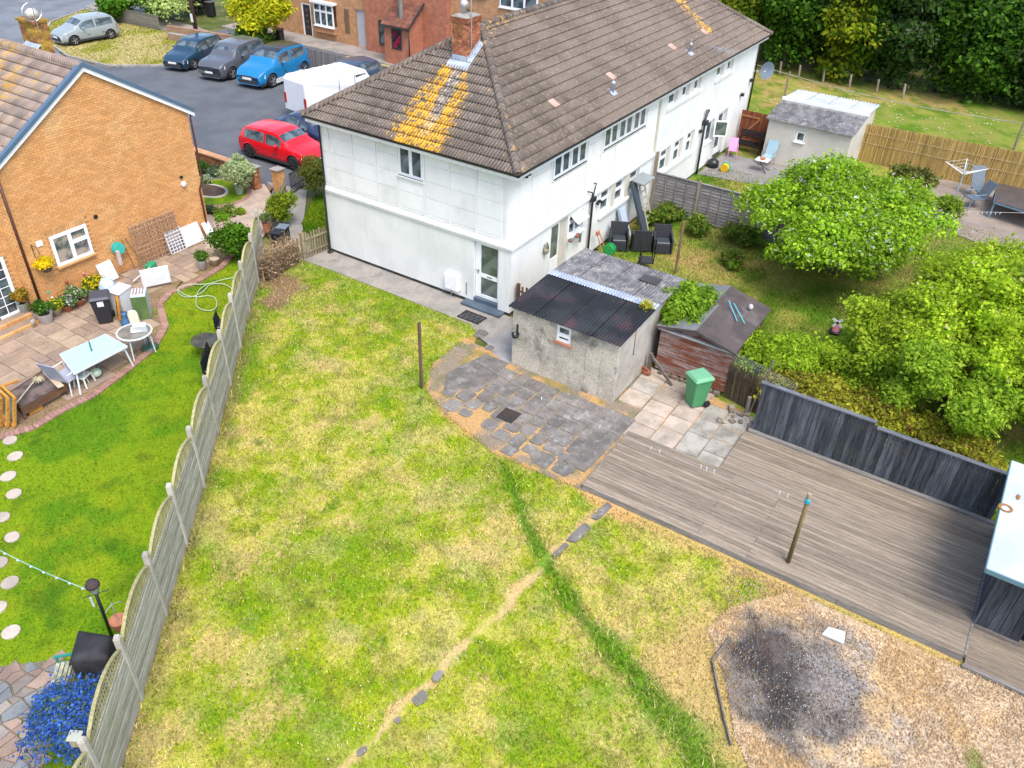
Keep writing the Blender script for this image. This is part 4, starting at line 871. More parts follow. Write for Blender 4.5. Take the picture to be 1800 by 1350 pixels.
TERR = mk('terracotta_tile', (.48, .20, .11), (.38, .15, .08), fa=.2); q = MB(); q.box(gx0-.05, gx0+.05, wy0-.06, wy1+.06, wz0-.07, wz0-.005); q.build('tile_sill', TERR, G)
def corr(mb, x0, x1, z0, z1, y0, y1, pitch=.095, amp=.018, th=.008, axis='x'):
    n = int(round((y1-y0)/pitch*6)); vs = []; fs = []
    for k in range(n+1):
        y = y0+(y1-y0)*k/n; h = amp*math.cos(2*math.pi*(y-y0)/pitch)
        for x, z in ((x0, z0), (x1, z1)):
            for e in (0, -th): vs.append((x, y, z+h+e) if axis == 'x' else (y, x, z+h+e))
    for k in range(n): a = k*4; b = a+4; fs += [(a, a+2, b+2, b), (a+1, b+1, b+3, a+3), (a, b, b+1, a+1), (a+2, a+3, b+3, b+2)]
    if axis != 'x': fs = [f[::-1] for f in fs]
    return mb.add(vs, fs, .5)
BLK = mk('black_sheet', (.014, .016, .019), (.028, .032, .036), ns=1.1, fine=20., fa=.25, rough=.6, vo=.1, stain=(.07, .035, .042), sns=1.0, spec=.25); GRS = mk('weathered_sheet', (.17, .17, .175), (.10, .10, .105), ns=3.5, fine=25., fa=.4, vo=.1, stain=(.33, .32, .30), sns=4.); 
ry = [gy0-.10, gy0+.80, gy0+1.72, gy0+2.63, gy1+.06]
for j, (a, b) in enumerate(zip(ry[:-1], ry[1:])):
    q = MB(); corr(q, -2.40, -.02, 2.04, 2.13, a, b+.02); q.build('black_roof_sheet', BLK, G); q = MB(); corr(q, -.12, 2.12, 2.13+.012, 2.06, a, b+.02, amp=.016); q.build('grey_roof_sheet', GRS, G)
q = MB(); FLs = mk('blue_flashing', (.25, .29, .37), (.34, .38, .45), fa=.15, rough=.5); corr(q, -.24, .05, 2.152, 2.175, gy0-.12, gy1+.1, amp=.012); q.build('ridge_flashing', FLs, G)
EAV = mk('eaves_grout', (.5, .48, .42), fa=.1); q = MB()
for k in range(36): y_ = gy0-.06+k*.0955; q.obox((gx0-.01, y_, 2.0), .06, .045, .05)
q.build('eaves_filler', EAV, G)
q = MB(); p = P(1143, 493, 2.1); q.obox((p.x, p.y, 2.13), .42, .6, .02, 0); tag(q.build('slate_patch', mk('slate', (.06, .06, .06), fa=.2), G), None)
pipe(G, 'rust_streak_cable', [(-1.25, gy0-.012, 2.0), (-1.22, gy0-.012, 1.1)], .012, mk('rust', (.25, .1, .03)))
t = thing('hanging_pot', 'small black wall pot hanging on the front corner of the pebbledash garage', 'plant pot', (-2.35, -1.72, 1.05)); q = MB(); q.lathe((-2.36, -1.72, 1.05), [(.05, 0), (.10, .03), (.12, .14), (.105, .14), (.09, .05)], 14); q.build('bowl', BLACKP, t, smooth=True); q = MB(); q.box(-2.27, -2.25, -1.75, -1.69, 1.15, 1.45); q.build('bracket', MC['rusty_iron'], t)
# picket fence between house and garage
PK = wood('brown_picket', (.16, .09, .055), (.10, .06, .04), axis=2, vo=.25)
t = thing('short_picket_fence', 'short brown picket fence closing the gap between the white house and the garage', 'fence', (.3, -.9, 0))
for i in range(8):
    y_ = -.25-i*.16; q = MB(); q.box(.28, .30, y_-.07, y_, .05, 1.05+.03*(i % 2)); q.build('picket', PK, t)
for z_ in (.3, .82): q = MB(); q.box(.301, .335, -1.5, -.2, z_, z_+.06); q.build('rail', PK, t)
q = MB(); q.box(.2, .3, -.2, -.1, 0, 1.15); q.build('post', PK, t)
q = MB(); q.ext([(.45, -.5, .1), (.45, -.95, .1), (.45, -.95, .95), (.45, -.72, 1.25), (.45, -.5, 1.0)], (.02, 0, 0)); tag(q.build('plywood_offcut', mk('ply', (.55, .38, .2), (.5, .33, .16), fa=.1)), 'pale plywood offcut with a pointed top leaning behind the brown pickets', 'board')

# ================= OLD RED SHED =================
RB = mk('peeling_red_board', (.17, .058, .032), (.24, .17, .15), ns=2., fine=25., fa=.35, sc=(1, .6, 3), vo=.15, stain=(.32, .25, .22), sns=2.1); FELT = mk('roof_felt', (.085, .068, .062), (.06, .05, .047), ns=2., fine=50., fa=.3, bd=.003, stain=(.13, .12, .12), sns=.8); FELTG = mk('grey_felt', (.17, .18, .18), (.13, .14, .14), ns=2., fine=40., fa=.2)
RS = thing('old_shed', 'old shed with peeling red-brown boards and sagging felt roof behind the green bin', 'shed', (.6, -6.4, 0))
q = MB(); q.box(0, 2.75, -7.38, -5.25, .12, 1.66, .5); q.ext([(0.02, -5.22, 1.66), (0.02, -7.4, 1.66), (0.02, -6.3, 1.98)], (2.7, 0, 0)); q.build('shed_body', wood('shed_side', (.13, .09, .06), (.09, .06, .045), axis=0), RS)
for i in range(13):
    z_ = .14+i*.119; q = MB(); q.add([(-.035, -7.4, z_), (-.035, -5.22, z_), (-.012, -5.22, z_+.128), (-.012, -7.4, z_+.128), (0, -7.4, z_), (0, -5.22, z_)], [(0, 3, 2, 1), (0, 1, 5, 4), (1, 2, 5), (4, 3, 0)]); q.build('board', RB, RS)
q = MB(); q.ext([(-.02, -5.22, 1.72), (-.02, -7.42, 1.72), (-.02, -7.42, 1.76), (-.02, -6.3, 2.04), (-.02, -5.22, 1.76)], (.03, 0, 0)); q.build('gable_infill', RB, RS)
q = MB(); q.box(-.13, -.03, -7.5, -5.15, 1.66, 1.72); q.build('gutter', mk('old_gutter', (.45, .45, .46), (.3, .3, .3), fa=.15), RS)
def roofslab(par, name, x0, x1, y0, z0, y1, z1, mat, th=.03): q = MB(); q.ext([(x0, y0, z0), (x0, y1, z1), (x0, y1, z1-th), (x0, y0, z0-th)], (x1-x0, 0, 0)); return q.build(name, mat, par)
roofslab(RS, 'felt_roof', -.2, 1.55, -5.12, 1.80, -6.3, 2.10, FELTG); roofslab(RS, 'felt_roof', -.2, 1.55, -7.52, 1.78, -6.3, 2.10, FELT)
roofslab(RS, 'felt_roof', 1.5, 2.9, -5.05, 1.80, -6.15, 2.08, FELTG); roofslab(RS, 'felt_roof', 1.5, 2.9, -7.5, 1.70, -6.15, 2.08, FELT)
q = MB(); q.ext([(-.215, -7.54, 1.78), (-.215, -6.3, 2.10), (-.215, -5.10, 1.80), (-.215, -5.10, 1.72), (-.215, -6.3, 2.01), (-.215, -7.54, 1.70)], (.02, 0, 0)); q.build('bargeboard', FELT, RS)
for i in range(9):
    q = MB(); s = random.uniform(.12, .22); q.obox((-.12, -5.45-i*.22, .08), .12, s, .14, random.uniform(-.2, .2)); q.build('foundation_stone', RUB, RS, bev=.02)
for k, (a, b, l) in enumerate([((1.9, -6.45, 1.92), (1.2, -7.0, 1.76), 'pale turquoise garden cane lying on the felt shed roof, upper of two'), ((1.95, -6.6, 1.86), (1.3, -7.2, 1.70), 'pale turquoise garden cane lying on the felt shed roof, lower of two')]):
    q = MB(); q.tube([a, b], .018, 6); tag(q.build('garden_cane', paint('turquoise', (.12, .42, .45))), l, 'cane')
q = MB(); q.obox((2.2, -7.05, 1.78), .16, .12, .12, .4, rx=.2); tag(q.build('pale_rag', mk('rag', (.6, .55, .52)), bev=.03), 'crumpled pale rag lying on the brown felt roof', 'rag')
RS.scale = (1, 1, .9)
# leaning timber and stacked bricks at the shed corner
t = thing('leaning_prop', 'grey timber post with a sloping brace at the corner of the garage and shed', 'timber', (-.3, -5.3, 0)); q = MB(); q.obox((-.25, -5.12, .35), .1, .1, .7); q.build('post', EM, t); q = MB(); q.bar((-.28, -5.15, .65), (-.5, -6.0, .05), .05, .09); q.build('brace', EM, t)
for i in range(5): q = MB(); q.obox((-.35+random.uniform(-.1, .1), -5.05+random.uniform(-.12, .12)+.0, .05+.07*(i//2)), .1, .21, .065, random.uniform(-.6, .6)); tag(q.build('loose_brick', BR), ['loose orange brick at the bottom of the pile by the garage corner', 'second bottom brick of the pile by the garage corner', 'brick in the middle layer of the pile by the garage corner', 'tilted brick in the middle layer of the small pile', 'topmost loose brick of the pile by the garage corner'][i], 'brick', 'loose bricks at the garage corner')
# brushwood screen with mesh and stakes
t = thing('brushwood_screen', 'brown brushwood screen with wire mesh on top beside the old shed', 'fence', (0, -8, 0)); BW = wood('brushwood', (.15, .11, .07), (.08, .06, .04), axis=2, vo=.1, va=.4, s=3.); q = MB()
for k in range(150): y_ = -7.42-1.28*k/150; x_ = -.05-.30*(k/150)+random.uniform(-.02, .02); q.tube([(x_, y_, 0), (x_+random.uniform(-.04, .04), y_+random.uniform(-.03, .03), random.uniform(.95, 1.25))], .008, 4, cap=False)
tag(q.build('brushwood', BW, t), kind='stuff'); q = MB()
for k in range(26): y_ = -7.42-k*.075; x_ = -.1-.02*k+.0; q.tube([(x_+.05, y_, .9), (x_+.15, y_, 1.25), (x_+.40, y_-.03, 1.32)], .004, 3, cap=False)
for k in range(9): q.tube([(-.1+.05+k*.045, -7.42, .95+.045*k), (-.6+.05+k*.045, -9.35, .95+.045*k)], .004, 3, cap=False)
q.build('wire_mesh', mk('grey_wire', (.2, .22, .24)), t)
q = MB(); q.tube([(-.40, -8.3, 0), (-.15, -8.55, 1.75)], .03, 7); tag(q.build('leaning_stake', EM), 'tall thin grey stake leaning against the brushwood screen', 'stake'); q = MB(); q.tube([(-.52, -8.25, 0), (-.52, -8.25, .62)], .055, 9); tag(q.build('short_stake', EM), 'short stout wooden stake by the end of the brushwood screen', 'stake')

# ================= SHED WITH WHITE ROOF (right edge) =================
S2 = thing('deck_shed', 'dark timber shed with flat white roof at the right edge of the deck', 'shed', (-3.3, -15.8, 0)); WR = mk('white_roof', (.47, .50, .52), (.38, .42, .45), ns=.8, fine=20., fa=.06, rough=.5, stain=(.42, .45, .48), sns=.7)
q = MB(); q.box(-5.30, -1.45, -18, -14.42, 2.07, 2.10, .5); q.build('roof_sheet', WR, S2); TEAL = paint('teal_trim', (.10, .2, .24)); q = MB(); q.box(-5.32, -1.45, -14.42, -14.40, 2.0, 2.105); q.box(-5.33, -5.302, -18, -14.42, 2.0, 2.10); q.build('roof_trim', TEAL, S2)
for i in range(4):
    y_ = -14.82-i*.2; q = MB(); q.box(-4.80, -4.77, y_-.19, y_, .16, 2.05); q.build('board', DF, S2)
for i in range(16):
    x_ = -1.5-i*.2; q = MB(); q.box(x_-.19, x_, -14.80, -14.77, .10, 2.05); q.build('board', DF, S2)
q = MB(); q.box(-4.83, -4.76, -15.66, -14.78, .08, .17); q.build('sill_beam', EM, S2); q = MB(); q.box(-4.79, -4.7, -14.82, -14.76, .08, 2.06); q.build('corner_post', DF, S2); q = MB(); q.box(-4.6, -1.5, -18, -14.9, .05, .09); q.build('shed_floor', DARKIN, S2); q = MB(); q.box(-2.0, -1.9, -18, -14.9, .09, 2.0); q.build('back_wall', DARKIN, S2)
RST = mk('rust_ring', (.35, .17, .05), (.25, .12, .04))
c = P(1768, 893, 2.11); q = MB(); q.lathe((c.x, c.y, 2.102), [(.13, 0), (.14, .012), (.09, .014), (.085, 0)], 20, caps=False); q.build('rust_ring', RST, S2); c = P(1790, 874, 2.11); q = MB(); q.lathe((c.x, c.y, 2.1), [(.06, 0), (.07, .02), (.02, .03)], 8, sx=1.4, sy=.6); tag(q.build('pebble_on_roof', RST), 'small brown stone lying on the white shed roof', 'stone')

# ================= FAR WHITE SHED, REED SCREEN, GREY FENCE =================
CRW = mk('cream_wall', (.56, .53, .47), (.50, .475, .42), ns=1., fine=40., fa=.07, stain=(.44, .41, .36), sns=.8); S3 = thing('cream_shed', 'cream rendered shed with grey front roof and white corrugated back roof beyond the gardens', 'shed', (21, -3.8, 0))
q = MB(); wall_holes(q, 'x', 19, -5.62, -1.85, 0, 2.0, .15, [(-3.62, -3.2, 1.25, 1.72)]); q.build('front_wall', CRW, S3); q = MB(); q.box(19.15, 23.3, -5.60, -1.87, 0, 1.98, .5); q.ext([(19.15, -5.60, 1.98), (23.3, -5.6, 1.98), (23.3, -5.6, 2.25), (21.1, -5.6, 2.36)], (0, 3.73, 0)); q.build('wall_core', CRW, S3)
window(S3, 'x', 19, -3.62, -3.2, 1.25, 1.72, 1, rec=.03, fw=.04)
for j in range(4): a = -5.72+j*1.0; q = MB(); corr(q, 18.85, 21.05, 2.03, 2.36, a, a+1.02, .1, .02); q.build('grey_roof_sheet', GRS, S3); q = MB(); corr(q, 21.1, 23.7, 2.42, 2.24, a, a+1.02, .15, .03); q.build('white_roof_sheet', WR, S3)
q = MB(); q.box(21.02, 21.12, -5.76, -1.68, 2.36, 2.5); q.build('ridge_board', UPVC, S3)
RE = thing('reed_screen', 'golden reed screen fence running from the cream shed to the right edge', 'fence', (22, -11, 0)); REED = wood('reed', (.60, .42, .15), (.46, .30, .09), axis=2, va=.35, s=1.4, fa=.3)
q = MB()
for k in range(1300):
    y_ = -5.5-k*.0105; x_ = 22.0+random.uniform(-.02, .02); h = 1.78+.25*(k/1300)+random.uniform(-.05, .04); q.add([(x_, y_-.007, -.05), (x_, y_+.007, -.05), (x_+random.uniform(-.01, .01), y_+.006, h), (x_, y_-.006, h)], [(0, 3, 2, 1)])
tag(q.build('reeds', REED, RE), kind='stuff'); q = MB(); q.box(22.03, 22.06, -19.2, -5.5, -.05, 1.68, .3); q.build('backing', REED, RE)
for z_ in (.9, 1.35): q = MB(); q.tube([(21.97, -5.5, z_), (21.97, -19, z_+.1)], .008, 4); q.build('binding_wire', mk('straw_wire', (.5, .4, .25)), RE)
GF = thing('grey_lap_fence', 'weathered grey lap panel fence separating the two back gardens beside the white house', 'fence', (10.6, -2.5, 0)); GFM = wood('grey_lap', (.25, .23, .225), (.18, .165, .16), axis=1, vo=.12, s=1.)
for i in range(4):
    y1 = -.15-i*1.92; y0 = y1-1.83
    for k in range(12): z_ = .12+k*.128; q = MB(); q.add([(10.47, y0, z_), (10.47, y1, z_), (10.50, y1, z_+.14), (10.50, y0, z_+.14), (10.51, y0, z_), (10.51, y1, z_)], [(0, 3, 2, 1), (0, 1, 5, 4), (1, 2, 5), (4, 3, 0), (4, 5, 2, 3)]); q.build('slat', GFM, GF)
    for k in range(5): y_ = y0+.02+k*.447; q = MB(); q.box(10.44, 10.468, y_-.02, y_+.02, .1, 1.66); q.build('batten', GFM, GF)
    q = MB(); q.box(10.43, 10.53, y0, y1, 1.665, 1.69); q.build('cap', GFM, GF)
for i in range(5): y_ = -.10-i*1.92; q = MB(); q.box(10.43, 10.53, y_-.045, y_+.045, 0, 1.75 if i else 2.5); q.build('post', wood('post_grey', (.28, .24, .18), (.2, .17, .12), axis=2), GF)

# ================= BRICK HOUSE (left) =================
OB = mk('orange_brick', (.61, .315, .125), (.57, .285, .105), ns=2., fine=26., va=.10, fa=.14, bd=.004, stain=(.64, .38, .17), sns=.7); OM = mk('orange_mortar', (.40, .235, .10), (.36, .2, .085), fa=.15)
BH = thing('brick_house', 'orange brick gable-ended house with lichen covered tiled roof at the left', 'house', (-5, 16, 0)); by = 12.4; bx0, bx1, ax, az, ez = -8.60, -1.62, -5.0, 6.74, 4.62
hol = [(-7.53, -6.24, 1.06, 2.12)]; slope = (az-ez)/(bx1-ax)
ins = lambda a, z: z < az-abs(a-ax)*slope-.02
q = MB(); q.ext([(bx0+.0, by+.010, 0), (bx1, by+.010, 0), (bx1, by+.010, ez-.04), (ax, by+.010, az-.04), (bx0, by+.010, az-.04-(ax-bx0)*slope)], (0, 11, 0)); q.build('mortar_core', OM, BH)
q = MB(); bricks(q, 'y', by, bx0, bx1, 0, az, th=.0095, holes=[(hol[0][0]-.02, hol[0][1]+.02, 1.0, 2.34)], inside=ins); tag(q.build('gable_bricks', OB, BH), kind='stuff')
LT = mk('lintel_brick', (.60, .34, .15), (.5, .26, .1), vo=.12, fa=.2)
for k in range(19): a = hol[0][0]+.00+k*.0685; q = MB(); wb(q, 'y', by, a, a+.058, -.004, .02, 2.13, 2.34); q.build('lintel_brick', LT, BH)
q = MB(); wb(q, 'y', by, hol[0][0], hol[0][1], .003, .0095, 1.06, 2.12, .5); q.build('window_reveal', OM, BH)
window(BH, 'y', by-.03, hol[0][0]+.01, hol[0][1]-.01, 1.08, 2.11, 2, rec=-.01, top=.34, topcols=(1,), fw=.065, sm=LT, silld=.10, gm=glassy('curtained_glass', (.05, .07, .08), .08, (.35, .3, .25)))
# left extension wall with the glazed door
hd = [(-10.5, -9.02, .05, 2.08)]
q = MB(); wall_holes(q, 'y', by+.015, -14, bx0-.005, 0, 4.3, 2, hd); q.build('extension_core', OM, BH); q = MB(); bricks(q, 'y', by+.005, -12.5, bx0-.12, 0, 4.3, th=.0095, holes=hd); tag(q.build('extension_bricks', OB, BH), kind='stuff')
q = MB(); bricks(q, 'y', by-.06, bx0-.13, bx0+.12, 0, 4.5, th=.06, L=.115); tag(q.build('corner_bricks', OB, BH), kind='stuff')
q = MB()
for a0, a1, z0, z1 in ((-9.12, -9.02, .08, 2.06), (-9.84, -9.70, .08, 2.06), (-10.5, -10.4, .08, 2.06), (-10.4, -9.12, .08, .26), (-10.4, -9.12, 1.97, 2.06)): wb(q, 'y', by, a0, a1, -.03, .04, z0, z1)
dd = q.build('patio_door', UPVC, BH); q = MB(); wb(q, 'y', by, -9.70, -9.12, 0, .01, .26, 1.97); wb(q, 'y', by, -10.4, -9.84, 0, .01, .26, 1.97); q.build('pane', GLASS, dd); q = MB()
for b0 in (-9.70, -10.4):
    for k in (1,): wb(q, 'y', by, b0+.29*k-.012, b0+.29*k+.012, -.008, 0, .26, 1.97)
    for k in range(1, 6): wb(q, 'y', by, b0, b0+.58, -.012, -.008, .26+.285*k-.012, .26+.285*k+.012)
q.build('glazing_bars', UPVC, dd); q = MB(); q.box(-10.8, -8.88, by-.22, by-.035, .02, .085); q.build('door_sill', UPVC, BH)
BRN = paint('brown_plastic', (.07, .025, .018)); pipe(BH, 'downpipe', [(-8.42, by-.05, 4.6), (-8.42, by-.05, .03)], .04, BRN); pipe(BH, 'downpipe', [(-1.40, by+.1, 4.55), (-1.56, by-.05, 4.3), (-1.56, by-.05, 2.15), (-1.76, by-.05, 1.78), (-1.76, by-.05, .03)], .035, BRN)
WP = paint('vent_white', (.75, .75, .75)); q = MB(); q.lathe((0, 0, 0), [(.10, 0), (.10, .07), (.06, .09)], 14); q.v = [(-2.36+x, by-.001-z, 2.20+y) for x, y, z in q.v]; q.build('flue_cap', WP, BH, smooth=True)
q = MB(); q.lathe((0, 0, 0), [(.075, 0), (.075, .02)], 12); q.v = [(-5.84+x, by-.001-z, 2.2+y) for x, y, z in q.v]; q.build('round_vent', BLACKP, BH); q = MB(); q.box(-7.95, -7.75, by-.03, by, 1.95, 2.12); q.build('vent_cover', WP, BH); q = MB(); q.box(-2.44, -2.34, by-.06, by, 2.42, 2.5); q.build('camera', BLACKP, BH)
# white boxing and blue-grey verge
BLV = paint('blue_grey_verge', (.075, .13, .20), rough=.35)
for sgn in (1, -1):
    e = Vector((ax+sgn*(bx1-ax+.22), 0, az-(bx1-ax+.22)*slope)); a = Vector((ax, 0, az)); 
    for nm, mt, y0, dy, z0, z1 in (('bargeboard', UPVC, by-.10, .09, -.10, .04), ('verge_cap', BLV, by-.14, .16, .041, .17)):
        q = MB(); q.ext([(a.x, y0, a.z+z0), (e.x, y0, e.z+z0), (e.x, y0, e.z+z1), (a.x, y0, a.z+z1)], (0, dy, 0)); q.build(nm, mt, BH)
# left roof slope visible: interlocking tiles with lichen
def tile2mat():
    t = NT('lichen_tile'); p = t.pos(); f = t.noise(p, 1.1, 4, .6); g = t.noise(p, 9., 4, .7); h = t.noise(p, 35., 2, .7); sp = t.n('SeparateXYZ'); t.l(p, sp.inputs[0])
    c = t.mix(t.ramp(f, .4, .6), (.23, .18, .155), (.29, .235, .205)); ylim = t.ramp(sp.outputs[1], 13.6, 15.8, 0, .05)
    l = t.ramp(t.math('ADD', t.math('MULTIPLY', g, .6), t.math('ADD', t.math('MULTIPLY', f, .4), ylim)), .53, .64); c = t.mix(l, c, (.50, .27, .03)); c = t.mix(t.ramp(h, .62, .75, 0, .6), c, (.05, .04, .03))
    c = t.scale(c, rib_shade(t, sp.outputs[0], sp.outputs[1], by+.12)); return t.out(t.scale(c, t.ramp(t.n('ObjectInfo').outputs['Random'], 0., 1., .85, 1.15)), .9, h, .008)
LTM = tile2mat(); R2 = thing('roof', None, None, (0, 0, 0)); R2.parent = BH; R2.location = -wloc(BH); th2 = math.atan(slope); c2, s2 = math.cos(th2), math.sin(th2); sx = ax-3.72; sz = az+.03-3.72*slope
t2 = tme.copy(); t2.materials.clear(); t2.materials.append(LTM); st = MB(); npart = 0
tl = []
for i in range(40):
    for j in range(-4, 13):
        y1 = by+.12+.0+(i+1)*TW; M_ = Matrix(((0, c2, -s2, sx), (-1, 0, 0, y1), (0, s2, c2, sz), (0, 0, 0, 1))) @ Matrix.Translation((0, j*TG+.05, 0)); cen = M_ @ Vector((.16, .2, 0)); tl.append(((cen-Vector(CC)).length, M_))
tl.sort(key=lambda t: t[0])
for d_, M_ in tl:
    if npart < 300: o = bpy.data.objects.new('roof_tile', t2); COL.objects.link(o); o.parent = R2; o.matrix_local = M_; npart += 1
    else: st.add([M_ @ Vector(v) for v in tv], tf)
tag(st.build('roof_tiles', LTM, R2), kind='stuff')
q = MB(); q.ext([(ax, by+.02, az), (ax-5.2, by+.02, az-5.2*slope), (ax-5.2, by+.02, az-5.2*slope-.05), (ax, by+.02, az-.05)], (0, 13, 0)); q.ext([(ax, by+.02, az), (bx1+.25, by+.02, ez-.12), (bx1+.25, by+.02, ez-.06), (ax, by+.02, az+.06)], (0, 11, 0)); q.build('roof_slab', LTM, R2)
for i in range(28):
    q = MB(); y_ = by-.1+i*.45; vs = []; fs = []
    for e in (0, .455):
        for k in range(9): t_ = math.pi*(-.05+1.1*k/8); vs.append((ax+math.cos(t_)*.15, y_+e, az+.03+math.sin(t_)*.13))
    fs = [(k, k+1, 10+k, 9+k) for k in range(8)]+[tuple(range(9))]; q.add(vs, [f[::-1] for f in fs[:8]]+[fs[8]], .5); q.build('ridge_tile', LTM, R2, smooth=True)
# its chimney
C2 = thing('chimney', None, None, (-4.9, 16.4, 6.8)); C2.parent = BH; C2.location = Vector((-4.9, 16.4, 6.8))-wloc(BH); cx, cy = -4.15, 15.9; q = MB(); q.box(cx-.22, cx+.22, cy-.42, cy+.42, 5.6, 7.4, .5); q.build('stack', mk('mossy_mortar', (.3, .22, .1), (.2, .14, .08)), C2); YBR = mk('lichen_brick', (.26, .11, .05), (.42, .27, .04), ns=3., fine=30., va=.3, fa=.3); q = MB(); bricks(q, 'x', cx-.23, cy-.43, cy+.43, 5.8, 7.4); bricks(q, 'y', cy-.43, cx-.23, cx+.23, 5.8, 7.4, L=.2); tag(q.build('chimney_bricks', YBR, C2), kind='stuff')
q = MB(); q.box(cx-.28, cx+.28, cy-.48, cy+.48, 7.4, 7.48); q.build('capping', YBR, C2); q = MB(); q.lathe((cx, cy-.1, 7.48), [(.16, 0), (.18, .08), (.2, .12), (.2, .22), (.1, .3)], 14); q.build('pot', mk('old_white_pot', (.6, .6, .56), (.4, .36, .25)), C2, smooth=True)
q = MB(); q.tube([(cx-.15, cy-.5, 7.2), (cx-.15, cy-.5, 8.3)], .015, 5); q.tube([(cx-.5, cy-.5, 8.2), (cx+.3, cy-.5, 8.2)], .012, 5)
for k in range(14): a = 2*math.pi*k/14; b = 2*math.pi*(k+1)/14; q.tube([(cx-.15+.32*math.cos(a), cy-.5+.1, 7.75+.28*math.sin(a)), (cx-.15+.32*math.cos(b), cy-.5+.1, 7.75+.28*math.sin(b))], .014, 4)
q.build('loop_aerial', ALU, C2); q = MB(); q.box(cx-.55, cx-.2, cy-.5, cy+.5, 6.35, 6.38); q.add([(cx-.6, cy-.55, 6.55), (cx-.6, cy+.3, 6.55), (cx-.22, cy+.3, 6.80), (cx-.22, cy-.55, 6.80)], [(0, 3, 2, 1)]); q.build('lead_flashing', LEAD, C2)

# ================= TERRACE ACROSS THE CAR PARK =================
def brickmat(name, c1, c2, mo, sc=1.):
    t = NT(name); sp = t.n('SeparateXYZ'); t.l(t.pos(), sp.inputs[0]); cb = t.n('CombineXYZ'); t.l(t.math('ADD', sp.outputs[0], sp.outputs[1]), cb.inputs[0]); t.l(sp.outputs[2], cb.inputs[1])
    b = t.n('TexBrick'); t.l(cb.outputs[0], b.inputs['Vector']); b.inputs['Scale'].default_value = 1.; b.inputs['Brick Width'].default_value = .225; b.inputs['Row Height'].default_value = .075; b.inputs['Mortar Size'].default_value = .008
    for k, v in (('Color1', c1), ('Color2', c2), ('Mortar', mo)): b.inputs[k].default_value = (*v, 1)
    f = t.noise(t.pos(), 3., 4); MC[name] = t.out(t.scale(b.outputs['Color'], t.ramp(f, .3, .7, .85, 1.12)), .85, t.math('MULTIPLY', b.outputs['Fac'], -1.), .005); return MC[name]
TB = brickmat('terrace_orange_brick', (.50, .26, .12), (.43, .21, .095), (.38, .26, .17)); TR = brickmat('terrace_red_brick', (.42, .15, .085), (.35, .115, .065), (.38, .22, .15))
T1 = thing('terrace_house_orange', 'orange brick terraced house with black front door and white bow window across the car park', 'house', (22.4, 31, 0)); tx = 22.3
h1 = [(30.3, 31.15, .05, 2.05), (28.05, 29.85, .9, 2.3), (25.65, 26.4, .05, 2.3)]
q = MB(); wall_holes(q, 'x', tx, 25.25, 38, 0, 6, .25, h1); q.build('front_wall', TB, T1); q = MB(); q.box(tx+.3, tx+8, 25.3, 38, 0, 6, .5); q.build('house_core', TB, T1)
q = MB(); wb(q, 'x', tx, 30.3, 30.39, .02, .1, .05, 2.05); wb(q, 'x', tx, 31.06, 31.15, .02, .1, .05, 2.05); wb(q, 'x', tx, 30.39, 31.06, .02, .1, 1.96, 2.05); dr = q.build('door', UPVC, T1); q = MB(); wb(q, 'x', tx, 30.39, 31.06, .06, .1, .05, 1.96); q.build('door_leaf', paint('black_door', (.02, .025, .03)), dr); q = MB()
for k in range(4): q.box(tx+.045, tx+.06, 30.66, 30.8, .5+k*.36, .62+k*.36)
q.build('door_lights', mk('amber', (.3, .1, .05)), dr)
window(T1, 'x', tx-.25, 28.10, 29.80, .92, 2.28, 3, rec=.0, top=.3, silld=.1); q = MB(); q.box(tx-.4, tx, 27.95, 29.95, 2.29, 2.42); q.build('bow_roof', UPVC, T1); q = MB(); q.box(tx-.24, tx, 28.1, 29.8, .5, .86); q.build('bow_base', TB, T1)
q = MB(); wb(q, 'x', tx, 25.66, 26.39, .12, .16, .05, 2.29); q.build('side_door', paint('pale_grey_door', (.42, .43, .45)), T1)
q = MB()
for k in range(5): q.box(tx-.03, tx-.01, 26.95+k*.09, 26.965+k*.09, .7, 2.2)
for k in range(16): q.box(tx-.035, tx-.03, 26.93, 27.34, .72+k*.095, .735+k*.095)
q.build('wall_trellis', wood('old_trellis', (.14, .1, .07), (.1, .07, .05), 2), T1)
window(T1, 'x', tx-.02, 34.2, 35.6, 1.0, 2.2, 2, rec=.02)
T2 = thing('terrace_house_red', 'red brick terraced house with tiled lean-to porch across the car park', 'house', (22, 22, 0)); q = MB(); q.box(21.95, 30, 18.9, 25.24, 0, 6, .5); q.build('front_wall', TR, T2)
DKF = paint('dark_frame', (.03, .035, .04)); window(T2, 'x', 21.95, 23.35, 24.15, .6, 2.05, 1, rec=-.05, fm=DKF, silld=.0, sill=False); window(T2, 'x', 20.6, 21.25, 22.0, .95, 2.1, 1, rec=-.04, fm=DKF, sill=False, gm=glassy('painted_red_reflection', (.02, .02, .025), .1, (.25, .02, .05)))  # red reflection in the porch window is painted into its glass colour
q = MB(); q.ext([(20.6, 20.7, 0), (21.94, 20.7, 0), (21.94, 20.7, 3.3), (20.6, 20.7, 2.3)], (0, 1.9, 0)); q.build('porch_walls', TR, T2)
PT = mk('porch_tile', (.20, .075, .045), (.13, .06, .045), ns=5., fa=.3, vo=.2)
for j in range(6):
    for i in range(9): q = MB(); x_ = 20.42+j*.262; z_ = 2.27+j*.196; q.add([(x_, 20.6+i*.235, z_+.03), (x_, 20.6+i*.235+.225, z_+.03), (x_+.29, 20.6+i*.235+.225, z_+.225), (x_+.29, 20.6+i*.235, z_+.225), (x_, 20.6+i*.235, z_), (x_, 20.6+i*.235+.225, z_)], [(0, 3, 2, 1), (0, 1, 5, 4)]); q.build('porch_tile', PT, T2)
